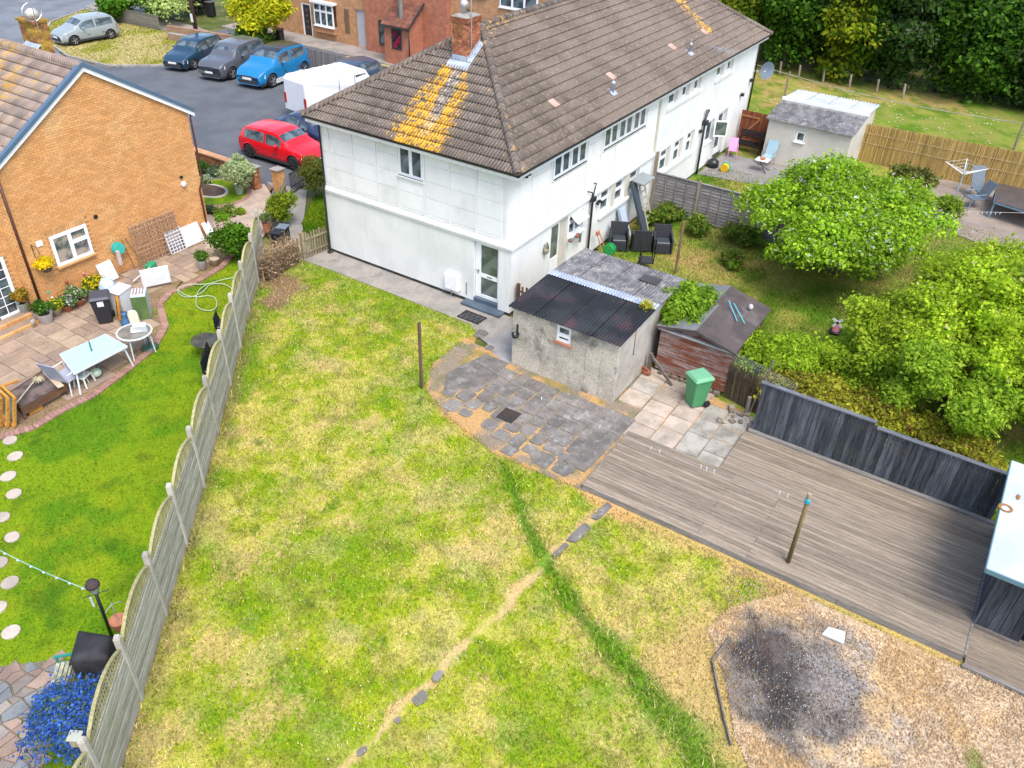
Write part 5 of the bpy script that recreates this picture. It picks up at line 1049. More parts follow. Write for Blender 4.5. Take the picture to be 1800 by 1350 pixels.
q = MB(); q.ext([(20.38, 20.52, 2.2), (21.94, 20.52, 3.38), (21.94, 20.52, 3.5), (20.38, 20.52, 2.32)], (0, .07, 0)); q.box(20.36, 20.42, 20.6, 22.7, 2.18, 2.26); q.build('bargeboard', DKF, T2); pipe(T2, 'downpipe', [(20.55, 20.64, 2.2), (20.55, 20.64, 0)], .035, BLACKP)
T3 = thing('terrace_house_far', 'orange brick terraced house seen above the hipped roof with white upper windows', 'house', (22.5, 14, 0)); q = MB(); q.box(22.3, 30, 8.6, 18.88, 0, 8.5, .5); q.build('front_wall', TB, T3)
window(T3, 'x', 22.28, 12.9, 15.4, 3.95, 5.2, 3, rec=-.03); window(T3, 'x', 22.28, 16.4, 17.6, 4.25, 5.3, 2, rec=-.03); window(T3, 'x', 22.28, 9.0, 10.4, 3.95, 5.2, 2, rec=-.03)
# distant houses closing the view at the top
# ---- front garden boundaries of the terrace ----
t = thing('grey_board_fence', 'low weathered grey vertical board fence in front of the terrace gardens', 'fence', (17, 22, 0)); GV = wood('grey_vertical', (.24, .225, .215), (.17, .16, .15), axis=2, vo=.18)
for i in range(78): q = MB(); y_ = 26.2-i*.118; q.box(17.0, 17.02, y_-.11, y_, .02, 1.05); q.build('board', GV, t)
q = MB(); q.box(17.025, 17.07, 17.0, 26.2, .8, .88); q.build('rail', GV, t)

patch('terrace_lawn', [(18.2, 25.2), (20.2, 25.2), (20.2, 21.5), (18.2, 21.5)], .2, .03, verge_col, GR); q = MB(); q.box(20.3, 22.28, 17, 37, -.05, .04, .5); struct(q, 'terrace_path', PAVE)
LB = brickmat('garden_wall_brick', (.34, .2, .12), (.27, .16, .1), (.3, .22, .15)); t = thing('low_brick_wall', 'low buff brick garden wall behind the dark blue car', 'wall', (17.8, 36, 0)); q = MB(); q.bar(tuple(P(296, 58, .45)), tuple(P(408, 76, .45)), .22, .95); q.build('wall', LB, t); q = MB(); q.bar(tuple(P(296, 58, .95)), tuple(P(408, 76, .95)), .28, .06); q.build('coping', MC['concrete'], t)
t = thing('low_board_wall', 'long low wall of weathered grey horizontal boards behind the silver car', 'fence', (16.9, 41, 0)); a, b = P(200, 38), P(282, 55)
for k in range(6): q = MB(); q.bar(a+Vector((0, 0, .1+k*.16)), b+Vector((0, 0, .1+k*.16)), .05, .15); q.build('board', wood('sleeper', (.2, .18, .15), (.14, .13, .11), axis=1, vo=.2), t)
t = thing('red_brick_wall', 'short red brick garden wall under the golden shrub', 'wall', (17.3, 30, 0)); q = MB(); q.bar(tuple(P(410, 78, .3)), tuple(P(520, 95, .3)), .2, .6); q.build('wall', TR, t)
# dwarf wall, pillars and gates at the near edge of the car park
FBR = mk('front_wall_brick', (.33, .15, .07), (.27, .12, .06), ns=3., va=.3, fa=.25); t = thing('front_garden_wall', 'low brown brick garden wall with pale coping beside the car park', 'wall', (3, 17, 0)); q = MB(); q.box(2.52, 2.72, 14.6, 20, 0, .66, .5); q.build('mortar_core', MORT, t); q = MB(); bricks(q, 'x', 2.49, 14.6, 20, 0, .67); tag(q.build('wall_bricks', FBR, t), kind='stuff')
for i in range(12): q = MB(); q.box(2.45, 2.78, 14.6+i*.45, 14.6+i*.45+.44, .675, .74); q.build('coping_stone', mk('orange_coping', (.48, .27, .14), (.4, .22, .12), vo=.1), t)
for px_, yy, l in ((2.3, 14.2, 'brown brick gate pillar with stone cap at the end of the garden wall'), (2.75, 13.25, 'orange brick gate pillar with stone cap beside the black gate')):
    t = thing('gate_pillar', l, 'pillar', (px_, yy, 0), 'gate pillars'); q = MB(); q.box(px_-.16, px_+.16, yy-.16, yy+.16, 0, .95, .5); q.build('core', MORT, t); q = MB(); bricks(q, 'x', px_-.18, yy-.18, yy+.18, 0, .95); bricks(q, 'y', yy-.18, px_-.18, px_+.18, 0, .95); tag(q.build('bricks', FBR if 'brown' in l else OB, t), kind='stuff'); q = MB(); q.add([(px_-.24, yy-.24, .955), (px_+.24, yy-.24, .955), (px_+.24, yy+.24, .955), (px_-.24, yy+.24, .955), (px_-.24, yy-.24, .99), (px_+.24, yy-.24, .99), (px_+.24, yy+.24, .99), (px_-.24, yy+.24, .99), (px_, yy, 1.08)], [(0, 1, 5, 4), (1, 2, 6, 5), (2, 3, 7, 6), (3, 0, 4, 7), (4, 5, 8), (5, 6, 8), (6, 7, 8), (7, 4, 8)]); q.build('cap', CONC, t)
t = thing('iron_gate', 'black barred garden gate standing between pillar and hedge', 'gate', (3.1, 12.6, 0)); IRB = paint('black_iron', (.03, .028, .03)); A = Vector((2.72, 12.55, 0)); B = Vector((3.6, 12.75, 0)); q = MB(); z3 = lambda z: Vector((0, 0, z))
for zz in (.1, .9): q.bar(A+z3(zz), B+z3(zz), .03, .04)
q.bar(A+z3(.35), B+z3(.35), .025, .03); q.build('gate_frame', IRB, t)
for k in range(11): q = MB(); p = lerp(A, B, k/10); q.bar(p+z3(.08), p+z3(.95), .028, .02); q.build('bar', IRB, t)
def pickets(name, label, a, b, n, h, mat, w=.07, pt=True, group=None):
    t = thing(name, label, 'fence' if 'gate' not in name else 'gate', tuple((Vector(a)+Vector(b))/2), group); a = Vector(a); b = Vector(b); an = math.atan2(b.y-a.y, b.x-a.x)
    for k in range(n):
        p = lerp(a, b, (k+.5)/n); hh = h*random.uniform(.95, 1.04); q = MB(); c, s = math.cos(an), math.sin(an)
        pr = [(-w/2, .03), (w/2, .03), (w/2, hh-.06), (0, hh), (-w/2, hh-.06)]; q.ext([(p.x+u*c+s*.01, p.y+u*s-c*.01, z) for u, z in pr], (-s*.018, c*.018, 0)); q.build('picket', mat, t)
    for z in (.25, h*.75): q = MB(); q.bar(a+z3(z)+Vector((-math.sin(an), math.cos(an), 0))*.03, b+z3(z)+Vector((-math.sin(an), math.cos(an), 0))*.03, .03, .06); q.build('rail', mat, t)
    return t
OW = wood('old_picket', (.26, .22, .14), (.18, .15, .10), axis=2, vo=.2)
pickets('picket_gate', 'weathered pointed picket gate beside the near-left corner of the white house', (-.02, 7.95, 0), (-.98, 8.07, 0), 8, 1.0, OW); q = MB(); q.box(-1.12, -1.0, 8.05, 8.17, 0, 1.05); tag(q.build('gate_post', OW), 'weathered square gate post at the left of the picket gate', 'post')
pickets('picket_fence', 'old leaning picket fence running along the front concrete path', (2.5, 12.6, 0), (-.6, 10.4, 0), 26, .85, OW); pickets('picket_fence', 'short run of old pickets behind the dead hedge', (-1.15, 8.15, 0), (-1.9, 8.6, 0), 6, .9, OW)

# ================= LEFT PATIO =================
bnd = poly((0, 770), (60, 752), (110, 722), (165, 695), (225, 650), (268, 615), (291, 575), (281, 535), (300, 515), (345, 497), (390, 470), (412, 445), (425, 395), (440, 370), (480, 330), (470, 318))
SS = [mk('sandstone_a', (.32, .235, .175), (.25, .19, .145), ns=1.5, fine=20., fa=.15, vo=.1), mk('sandstone_b', (.35, .27, .195), (.27, .205, .15), ns=1.7, fine=20., fa=.15, vo=.12), mk('sandstone_c', (.26, .20, .165), (.31, .23, .16), ns=1.3, fine=20., fa=.15, vo=.12)]
inner = [(-14.5, 12.4)]+bnd+[(1.2, 12.4)]
q = MB(); q.prism(inner, -.05, .005); struct(q, 'patio_bed', mk('joint_sand', (.20, .13, .08), (.26, .17, .11)))
PAT2 = thing('sandstone_patio', None, None); PAT2['kind'] = 'structure'
occ = set(); U = .31
def cellok(i, j): return (i, j) not in occ
for j in range(0, 34):
    for i in range(0, 50):
        if not cellok(i, j): continue
        w, h = random.choice([(2, 2), (3, 2), (2, 3), (1, 2), (2, 1), (1, 1), (3, 2), (2, 2)])
        while w > 1 and any(not cellok(i+a, j+b) for a in range(w) for b in range(h)): w -= 1
        while h > 1 and any(not cellok(i+a, j+b) for a in range(w) for b in range(h)): h -= 1
        x0 = -14+i*U; y0 = 4.5+j*U; x1 = x0+w*U; y1 = y0+h*U; pts = [(x0, y0), (x1, y0), (x1, y1), (x0, y1)]
        for a in range(w):
            for b in range(h): occ.add((i+a, j+b))
        if y1 > 13.8: continue
        if inpoly(np.array([p[0] for p in pts]), np.array([p[1] for p in pts]), inner).all() and dline(np.array([(x0+x1)/2]), np.array([(y0+y1)/2]), bnd)[0] > min(x1-x0, y1-y0)/2+.06:
            g = .009; q = MB(); q.prism([(x0+g, y0+g), (x1-g, y0+g), (x1-g, y1-g), (x0+g, y1-g)], 0, .03+random.uniform(-.004, .004), inset=.012); q.build('paving_slab', random.choice(SS), PAT2)
EB = mk('edging_brick', (.33, .19, .15), (.27, .16, .13), vo=.15); ed = [Vector((*p, 0)) for p in bnd]; acc = 0
for a, b in zip(ed[:12], ed[1:13]):
    L = (b-a).length; n = max(1, round(L/.115)); an = math.atan2(b.y-a.y, b.x-a.x)
    for k in range(n): p = lerp(a, b, (k+.5)/n); q = MB(); q.obox((p.x, p.y, .02), L/n-.01, .21, .05, an); q.build('edging_brick', EB, PAT2)
# two brick-fronted steps below the glazed door
t = thing('patio_steps', 'two shallow brick-edged stone steps below the glazed patio door', 'steps', (-10.5, 11.6, 0))
for k, (x1, y0, z1) in enumerate(((-8.75, 11.55, .09), (-8.95, 11.95, .20))):
    q = MB(); q.box(-14, x1, y0+.11, by-.07, 0 if k == 0 else .09, z1); q.build('step_slab', SS[2], t)
    n = 26
    for i in range(n): a = x1-.01-i*.2; q = MB(); q.box(a-.19, a, y0, y0+.105, 0 if k == 0 else .09, z1+.004); q.build('step_brick', LT, t)
# round stepping stones
STN = mk('stepping_stone', (.44, .38, .32), (.36, .31, .26), fa=.12, vo=.12)
for i, (u, v) in enumerate([(18, 775), (27, 803), (15, 838), (25, 869), (5, 910), (22, 945), (0, 990), (18, 1025), (-4, 1070), (20, 1112)]):
    p = P(u, v); q = MB(); q.lathe((p.x, p.y, 0), [(.17, 0), (.17, .035), (.16, .042)], 18, sx=1.+.1*math.sin(i), sy=1.); o = q.build('stepping_stone', STN)
    tag(o, ['round darker stepping stone nearest the brick patio edge', 'second round stepping stone from the patio in the bright lawn', 'third round stepping stone from the patio', 'fourth round stepping stone from the patio', 'fifth stepping stone from the patio, half out of frame', 'sixth round stepping stone from the patio', 'seventh stepping stone, cut by the left frame edge', 'eighth round stepping stone, under the garden clothes line', 'ninth stepping stone, a sliver at the left frame edge', 'last and lowest round stepping stone before the crazy paving'][i], 'stepping stone', 'stepping stones across the bright lawn')
# crazy paving
CPV = [mk('crazy_a', (.25, .22, .19), (.2, .17, .15), fa=.15, vo=.15), mk('crazy_b', (.30, .22, .17), (.24, .17, .14), fa=.15, vo=.15), mk('crazy_c', (.20, .22, .23), (.16, .17, .18), fa=.15, vo=.12)]
reg = poly((-120, 1200), (0, 1172), (112, 1158), (118, 1200), (75, 1350), (60, 1420), (-120, 1420)); q = MB(); q.prism(reg, -.02, .012); struct(q, 'crazy_paving_bed', mk('grout', (.19, .16, .12), (.15, .13, .1)))
CP = thing('crazy_paving', None, None); CP['kind'] = 'structure'; s = .21
jt = {}
def jp(i, j):
    if (i, j) not in jt: jt[(i, j)] = (-19.5+i*s+random.uniform(-.075, .075), -4+j*s+random.uniform(-.075, .075))
    return jt[(i, j)]
done = set()
for i in range(30):
    for j in range(26):
        if (i, j) in done: continue
        pts = [jp(i, j), jp(i+1, j), jp(i+1, j+1), jp(i, j+1)]
        if random.random() < .35 and (i+1, j) not in done: pts = [jp(i, j), jp(i+1, j), jp(i+2, j), jp(i+2, j+1), jp(i+1, j+1), jp(i, j+1)]; done.add((i+1, j))
        cx_ = sum(p[0] for p in pts)/len(pts); cy_ = sum(p[1] for p in pts)/len(pts)
        if not inpoly(np.array([cx_]), np.array([cy_]), reg)[0]: continue
        pts = [(x+(cx_-x)*.085, y+(cy_-y)*.085) for x, y in pts]; q = MB(); q.prism(pts, 0, .035+random.uniform(-.005, .005), inset=.03); q.build('crazy_stone', random.choice(CPV), CP)
# front garden of the brick house: gravel-pink slabs and oval bed
q = MB(); q.prism(poly((365, 330), (465, 325), (478, 345), (480, 395), (445, 440), (362, 440)), -.02, .0445); struct(q, 'front_paving', mk('front_slab', (.42, .33, .26), (.34, .27, .22), ns=2., fa=.15))
def ell(u, v, rx, ry, rot=0): c = P(u, v); return [(c.x+rx*math.cos(a)*math.cos(rot)-ry*math.sin(a)*math.sin(rot), c.y+rx*math.cos(a)*math.sin(rot)+ry*math.sin(a)*math.cos(rot)) for a in [2*math.pi*k/28 for k in range(28)]]
q = MB(); q.prism(ell(378, 340, 1.35, 1.6), 0, .05); struct(q, 'front_lawn_edge', EB); e = ell(376, 339, 1.22, 1.45); patch('front_oval_lawn', e, .1, .056, green_col, GR); q = MB(); q.prism(ell(370, 338, .62, .85), .02, .075); struct(q, 'bed_edging', MC['pale_cement']); q = MB(); q.prism(ell(370, 338, .5, .72), .03, .08); struct(q, 'soil_bed', mk('soil', (.06, .04, .03), (.09, .06, .04), fa=.4))
# ================= VEHICLES =================
TYRE = mk('tyre', (.02, .02, .022), fa=.2, obj=True); RIM = paint('alloy', (.5, .5, .52), rough=.35, metal=.6); CGL = glassy('car_glass', (.035, .05, .06), .05, (.12, .16, .18)); LAMP = paint('headlamp', (.65, .68, .7), rough=.15); TLAMP = paint('tail_lamp', (.45, .02, .02), rough=.2); PLW = paint('plate_white', (.7, .7, .66)); PLY = paint('plate_yellow', (.7, .5, .05)); DTRIM = paint('dark_trim', (.03, .032, .035), rough=.6)
def car(label, col, L, Wd, Hh, prof, loc, ang, sc=1., roofcol=None, rimcol=None, wb=.30, wr=.31, name='parked_car', cat='car', group='cars parked in the car park', sill=False, darkglass=False):
    """prof: stations (x fraction 0 rear..1 front) -> belt z, roof z, roof half-width share, body half-width share"""
    t = thing(name, label, cat, (0, 0, 0), group); X = np.array([p[0] for p in prof])*L-L/2; BZ = np.array([p[1] for p in prof])*Hh; RZ = np.array([p[2] for p in prof])*Hh; RW = np.array([p[3] for p in prof])*Wd/2; BW = np.array([p[4] for p in prof])*Wd/2
    N = 72; xs = np.linspace(-L/2, L/2, N+1)
    def sm(A):
        v = np.interp(xs, X, A); k = np.array([1, 2, 1])/4.
        for _ in range(2): v = np.concatenate([[v[0]], np.convolve(v, k, 'valid'), [v[-1]]])
        return v
    bz, rz, rw, bw = sm(BZ), sm(RZ), sm(RW), sm(BW); zb = .2
    wx = [L*(.5-wb*.62)-.05, -L*(.5-wb*.62)+.0]; wr_ = wr+.055
    M_ = 20; V = np.zeros((N+1, M_*2+1, 3))
    for i in range(N+1):
        P_ = [(.90*bw[i], zb+.02), (.985*bw[i], zb+.12), (1.0*bw[i], zb+.3), (.985*bw[i], bz[i]*.82), (.94*bw[i], bz[i]), (rw[i]+(.94*bw[i]-rw[i])*.45, bz[i]+(rz[i]-bz[i])*.55), (rw[i], rz[i]-.035), (rw[i]*.72, rz[i]), (0, rz[i]+.015)]
        d = [0]+list(np.cumsum([math.hypot(b[0]-a[0], b[1]-a[1]) for a, b in zip(P_[:-1], P_[1:])])); 
        # fixed share of samples per segment so the belt and roof edge stay on mesh lines
        seg = [2, 2, 3, 2, 3, 2, 2, 4]; pts = []
        for k, s in enumerate(seg):
            for j in range(s): f = j/s; pts.append((P_[k][0]+(P_[k+1][0]-P_[k][0])*f, P_[k][1]+(P_[k+1][1]-P_[k][1])*f))
        pts.append(P_[-1])
        for k, (y, z) in enumerate(pts): V[i, k] = (xs[i], y, z); V[i, 2*M_-k] = (xs[i], -y, z)
        for k in range(2*M_+1):     # wheel arches
            y, z = V[i, k, 1:]
            for w_ in wx:
                dx = xs[i]-w_
                if abs(dx) < wr_ and abs(y) > .55*Wd/2 and z < wr+math.sqrt(max(0, wr_**2-dx*dx)) and k not in range(8, 2*M_-7): V[i, k, 2] = wr+math.sqrt(wr_**2-dx*dx)
    flat = V.reshape(-1, 3); K = 2*M_+1; body = []; side = []; ws = []; rwn = []; roof = []
    gh = (rz-bz) > .16*Hh
    roofmax = rz.max(); fr = [i for i in range(N) if gh[i]]
    i0, i1 = fr[0], fr[-1]; mid = [i for i in range(N+1) if rz[i] > roofmax-.07*Hh]; r0, r1 = mid[0], mid[-1]
    pil = {int((r0+r1)/2+.06*N), int((r0+r1)/2+.06*N)+1}
    for i in range(N):
        for k in range(2*M_):
            kk = k if k < M_ else 2*M_-1-k; q = (i*K+k, (i+1)*K+k, (i+1)*K+k+1, i*K+k+1)
            if i0+3 <= i <= i1-4 and 9 <= kk <= 12 and i not in pil and not (i < r0 and i < i0+6) and (rz[i]-bz[i]) > .2*Hh: side.append(q)
            elif r1 < i <= i1-1 and kk >= 14: ws.append(q)
            elif i0+1 <= i < r0 and kk >= 14: rwn.append(q)
            elif r0 <= i <= r1 and kk >= 14: roof.append(q)
            else: body.append(q)
    body += [tuple(range(K))[::-1], tuple(N*K+k for k in range(K))]
    def mp(n_, F, mt):
        if not F: return
        if n_ == 'side_window':
            for lr in (0, 1):
                for fb in (0, 1):
                    G_ = [f_ for f_ in F if ((f_[0] % K) > M_) == bool(lr) and (f_[0]//K > min(pil)) == bool(fb)]
                    if G_: mp('side_pane', G_, mt)
            return
        q = MB(); used = sorted({v for f in F for v in f}); mpp = {v: j for j, v in enumerate(used)}; q.add([flat[v] for v in used], [tuple(mpp[v] for v in f)[::-1] for f in F], .5); q.build(n_, mt, t, smooth=True)
    BM = paint('paint_'+label.split()[0]+'_'+label.split()[1], col, rough=.28, spec=.5, coat=.6); mp('body', body, BM); mp('roof_panel', roof, paint('roof_'+str(roofcol), roofcol, rough=.3, coat=.5) if roofcol else BM); mp('side_window', side, CGL); mp('windscreen', ws, CGL); mp('rear_window', rwn, CGL)
    q = MB(); q.box(-L*.46, L*.46, -Wd*.42, Wd*.42, .17, .45, .5); q.build('underbody', DTRIM, t)
    for w_ in wx:
        for s in (1, -1):
            q = MB(); q.lathe((0, 0, 0), [(wr*.6, -.1), (wr*.95, -.1), (wr, -.06), (wr, .06), (wr*.95, .1), (wr*.6, .1)], 22); q.v = [(w_+x, s*(Wd/2-.115)+z*s, wr+y) for x, y, z in q.v]; wh = q.build('wheel', TYRE, t, smooth=True)
            q = MB(); q.lathe((0, 0, 0), [(wr*.62, .06), (wr*.64, .105), (wr*.56, .075)], 20); q.v = [(w_+x, s*(Wd/2-.115)+z*s, wr+y) for x, y, z in q.v]
            for k in range(5): a = 2*math.pi*k/5; q.bar((w_, s*(Wd/2-.02), wr), (w_+wr*.6*math.cos(a), s*(Wd/2-.02), wr+wr*.6*math.sin(a)), .06, .03)
            q.build('rim', paint('rim_dark', (.04, .04, .045)) if rimcol else RIM, wh)
    zf = float(np.interp(L*.47, xs, bz))
    def yb(x): return float(np.interp(x, xs, bw))
    for s in (1, -1):
        x = L*.5-.10; q = MB(); q.ext([(x+.075, s*yb(x)*.52, zf-.10), (x-.30, s*(yb(x-.3)*.955), zf-.03), (x-.26, s*(yb(x-.26)*.99), zf-.20), (x+.05, s*yb(x)*.62, zf-.24)], (.03, s*.022, .03)); q.build('headlight', LAMP, t)
        x = -L*.5+.10; zr_ = float(np.interp(x, xs, bz)); q = MB(); q.ext([(x-.075, s*yb(x)*.70, zr_-.02), (x+.12, s*yb(x+.12)*.97, zr_+.02), (x+.10, s*yb(x+.1)*1.0, zr_-.26), (x-.07, s*yb(x)*.75, zr_-.26)], (-.03, s*.02, 0)); q.build('tail_light', TLAMP, t)
        xm = xs[i1]-.32; q = MB(); q.obox((xm, s*(Wd/2+.07), float(np.interp(xm, xs, bz))+.08), .12, .2, .13, 0); q.build('door_mirror', BM if not sill else BM, t, bev=.03)
        q = MB(); q.bar((-L*.22, s*(yb(0)+.002), .80*zf), (-L*.17, s*(yb(0)+.002), .80*zf), .02, .03); q.bar((L*.03, s*(yb(0)+.002), .80*zf), (L*.08, s*(yb(0)+.002), .80*zf), .02, .03); q.build('door_handles', DTRIM, t)
        q = MB(); q.bar((-L*.25, s*(yb(0)*.99), .26), (L*.25, s*(yb(0)*.99), .26), .05, .10 if not sill else .2); q.build('sill_trim', DTRIM if not sill else paint('pale_sill', (.55, .56, .56)), t)
    q = MB(); q.box(L/2-.02, L/2+.03, -Wd*.30, Wd*.30, .28, .44); q.build('grille', DTRIM, t, bev=.01); q = MB(); q.box(L/2+.03, L/2+.045, -.26, .26, .46, .57); q.build('front_plate', PLW, t); q = MB(); q.box(-L/2-.03, -L/2-.01, -.26, .26, .6, .71); q.build('rear_plate', PLY, t)
    q = MB(); q.box(L/2-.01, L/2+.015, -Wd*.22, Wd*.22, zf-.2, zf-.1); q.build('upper_grille', DTRIM, t, bev=.01)
    t.location = loc; t.rotation_euler.z = ang; t.scale = (sc, sc, sc); return t
HATCH = [(0, .52, .56, .62, .80), (.03, .60, .66, .70, .90), (.07, .64, .86, .72, .95), (.14, .64, .96, .74, .98), (.35, .62, 1.0, .76, 1.0), (.52, .60, .99, .75, 1.0), (.60, .60, .93, .74, 1.0), (.76, .61, .645, .80, .98), (.90, .54, .575, .80, .93), (.97, .46, .485, .70, .84), (1, .38, .40, .6, .74)]
MONO = [(0, .52, .58, .62, .80), (.03, .60, .72, .70, .90), (.06, .62, .88, .72, .95), (.12, .62, .97, .74, .98), (.35, .60, 1.0, .76, 1.0), (.50, .58, .99, .75, 1.0), (.58, .58, .94, .74, 1.0), (.80, .58, .62, .82, .97), (.92, .52, .545, .80, .92), (.97, .45, .47, .70, .84), (1, .38, .40, .6, .72)]
SALN = [(0, .50, .52, .7, .82), (.04, .62, .645, .76, .92), (.14, .64, .67, .76, .97), (.26, .64, .93, .68, .99), (.36, .63, 1.0, .70, 1.0), (.52, .62, .99, .70, 1.0), (.58, .61, .95, .70, 1.0), (.74, .61, .635, .80, .98), (.90, .54, .565, .80, .93), (.97, .45, .47, .70, .84), (1, .38, .40, .6, .74)]
SUV = [(0, .54, .60, .68, .86), (.02, .60, .72, .74, .93), (.05, .64, .90, .78, .96), (.10, .64, .97, .80, .98), (.35, .63, 1.0, .81, 1.0), (.54, .62, .985, .80, 1.0), (.59, .62, .95, .80, 1.0), (.72, .62, .66, .86, 1.0), (.90, .58, .615, .85, .95), (.97, .52, .545, .78, .88), (1, .44, .46, .7, .8)]
def place(wf, wrr, Wd, base, side=1):
    """centre, heading and scale from the ground contacts of the two near-side wheels; side=+1: the near side is the car's left"""
    a = P(*wf); b = P(*wrr); d = (a-b).normalized(); n_ = Vector((-d.y, d.x, 0)); c = (a+b)/2-n_*side*(Wd/2-.1); return c, math.atan2(d.y, d.x), (a-b).length/base
# silver hatch on the verge: nose towards lower left
def put_car(label, col, L, Wd, Hh, prof, wf, wrr, side, sc=None, **k):
    base = L-2*(L*.30*.62)+.05-.0; c, an, s = place(wf, wrr, Wd, base, side); s = sc or s; return car(label, col, L, Wd, Hh, prof, tuple(c), an, s, **k)
put_car('silver five-door hatchback parked on the grass verge', (.26, .30, .31), 3.95, 1.70, 1.52, MONO, (132, 82), (197, 70), 1)
tag([o for o in COL.objects if o.get('label', '').startswith('silver five')][0], group='cars parked around the close').location.z = .05
DIRN = P(475, 153)-P(532, 131)
put_car('dark teal blue saloon at the left of the parked row', (.010, .040, .075), 4.3, 1.72, 1.42, HATCH, (336, 125), (391, 101), 1, sc=1.0, group='cars parked around the close')
put_car('grey compact sport utility car between the two blue cars', (.085, .09, .105), 4.5, 1.90, 1.70, SUV, (402, 143), (466, 117), 1, sc=.98, group='cars parked around the close', wr=.36)
put_car('bright blue crossover with a black roof parked beside the grey car', (.006, .17, .38), 4.1, 1.78, 1.56, HATCH, (475, 154), (532, 131), 1, roofcol=(.02, .022, .025), group='cars parked around the close', wr=.33, sill=True)
put_car('bright red hatchback parked nose right behind the garden wall', (.62, .004, .012), 4.25, 1.78, 1.46, HATCH, (522, 301), (441, 277), -1, sc=1.0, rimcol=True, group='cars parked around the close', wr=.33)
c = P(560, 240); car('dark navy convertible mostly hidden behind the white house corner', (.012, .022, .07), 4.2, 1.75, 1.34, SALN, (7.9, 16.3, 0), math.radians(-95), 1.0, group='cars parked around the close')
car('dark blue car glimpsed beyond the white van roof', (.04, .07, .12), 4.0, 1.7, 1.4, HATCH, (15.6, 21.0, 0), math.radians(170), 1., group='cars parked around the close')
# van
VW = paint('van_white', (.74, .77, .80), rough=.35, coat=.3); t = thing('white_van', 'white high-roofed panel van parked beside the hipped roof corner', 'van', (0, 0, 0))
prof = [(-2.45, .45), (2.45, .45), (2.5, .9), (2.0, 1.15), (1.45, 2.0), (1.1, 2.12), (-2.3, 2.15), (-2.45, 2.0)]
q = MB(); vs = []
for x, z in prof: vs += [(x, -.95 if z < 1.3 else -.82, z), (x, .95 if z < 1.3 else .82, z)]
n = len(prof); q.add(vs, [tuple(2*i for i in range(n)), tuple(2*i+1 for i in range(n))[::-1]]+[(2*i, 2*i+1, 2*((i+1) % n)+1, 2*((i+1) % n)) for i in range(n)], .5); q.build('body', VW, t, bev=.04)
q = MB(); q.ext([(1.97, -.74, 1.2), (1.52, -.70, 1.9), (1.52, .70, 1.9), (1.97, .74, 1.2)], (.03, 0, .03)); q.build('windscreen', CGL, t)
for s in (1, -1):
    q = MB(); q.ext([(.75, s*.90, 1.3), (1.75, s*.90, 1.25), (1.4, s*.835, 1.85), (.75, s*.835, 1.85)], (0, s*.02, 0)); q.build('side_window', CGL, t)
    q = MB(); q.bar((-2.3, s*.955, .75), (2.3, s*.955, .75), .02, .1); q.build('rubbing_strip', DTRIM, t); q = MB(); q.box(-.4, -.385, s*.94-.01, s*.94+.01, .5, 1.9); q.box(.62, .635, s*.94-.01, s*.94+.01, .5, 1.9); q.build('door_gap', DTRIM, t)
    q = MB(); q.box(-2.475, -2.44, s*.8-.08, s*.8+.08, .8, 1.3); q.build('tail_light', TLAMP, t)
    for w_ in (-1.5, 1.5): q = MB(); q.lathe((0, 0, 0), [(.2, -.1), (.33, -.1), (.34, 0), (.33, .1), (.2, .1)], 20); q.v = [(w_+x, s*.85+z, .34+y) for x, y, z in q.v]; q.build('wheel', TYRE, t, smooth=True)
for k in range(5): q = MB(); q.box(-2.1+k*.7, -2.06+k*.7, -.78, .78, 2.15, 2.17); q.build('roof_rib', VW, t)
t.location = (11.9, 18.6, 0); t.rotation_euler.z = math.radians(-8)
# ================= TREES, SHRUBS, HEDGES =================
LF = colmat('leaf', rough=.65, fine=8., fa=.06, bd=0, trans=.5); BARK = mk('bark', (.12, .09, .065), (.07, .055, .04), ns=4., fine=25., fa=.3)
def leaves(n, cents, rads, cols, size, seed=0, flat=.6, surf=.62, tuftk=5, droop=0.):
    """leaf quads in small sprays spread through a set of clumps"""
    R = np.random.RandomState(seed); cents = np.array(cents); rads = np.array(rads); pr = rads[:, 0]**2; pr = pr/pr.sum()
    m = n//tuftk; ci = R.choice(len(cents), m, p=pr); d = R.normal(size=(m, 3)); d /= np.linalg.norm(d, axis=1)[:, None]; d[:, 2] = np.where(R.rand(m) < .25, d[:, 2], np.abs(d[:, 2])*.9-.08)
    rr = (surf+(1-surf)*R.rand(m)**.6)*R.uniform(.9, 1.12, m)*np.where(R.rand(m) < .12, R.uniform(1.1, 1.55, m), 1.); c = cents[ci]+d*rads[ci]*rr[:, None]; c = np.repeat(c, tuftk, 0)+R.normal(size=(m*tuftk, 3))*size*1.5; D = np.repeat(d, tuftk, 0); N = len(c)
    nz = D*.5+R.normal(size=(N, 3))*.55+np.array([0, 0, .55]); nz /= np.linalg.norm(nz, axis=1)[:, None]; a = R.normal(size=(N, 3)); u = np.cross(nz, a); u /= np.linalg.norm(u, axis=1)[:, None]; v = np.cross(nz, u); s = size*R.choice([.5, .7, .9, 1.15, 1.6], N)[:, None]*R.uniform(.85, 1.15, N)[:, None]
    V = np.stack([c-u*s, c-v*s*flat, c+u*s, c+v*s*flat], 1)
    cols = np.array(cols); k = R.rand(N); tb = R.rand(m); base = cols[0]*(1-np.repeat(tb, tuftk))[:, None]+cols[1]*np.repeat(tb, tuftk)[:, None]
    cl = R.rand(len(cents)); base = base*(.75+.5*cl[np.repeat(ci, tuftk)])[:, None]
    if len(cols) > 2: sel = k > .86; base[sel] = cols[2]
    return V, base*R.uniform(.85, 1.45, N)[:, None]
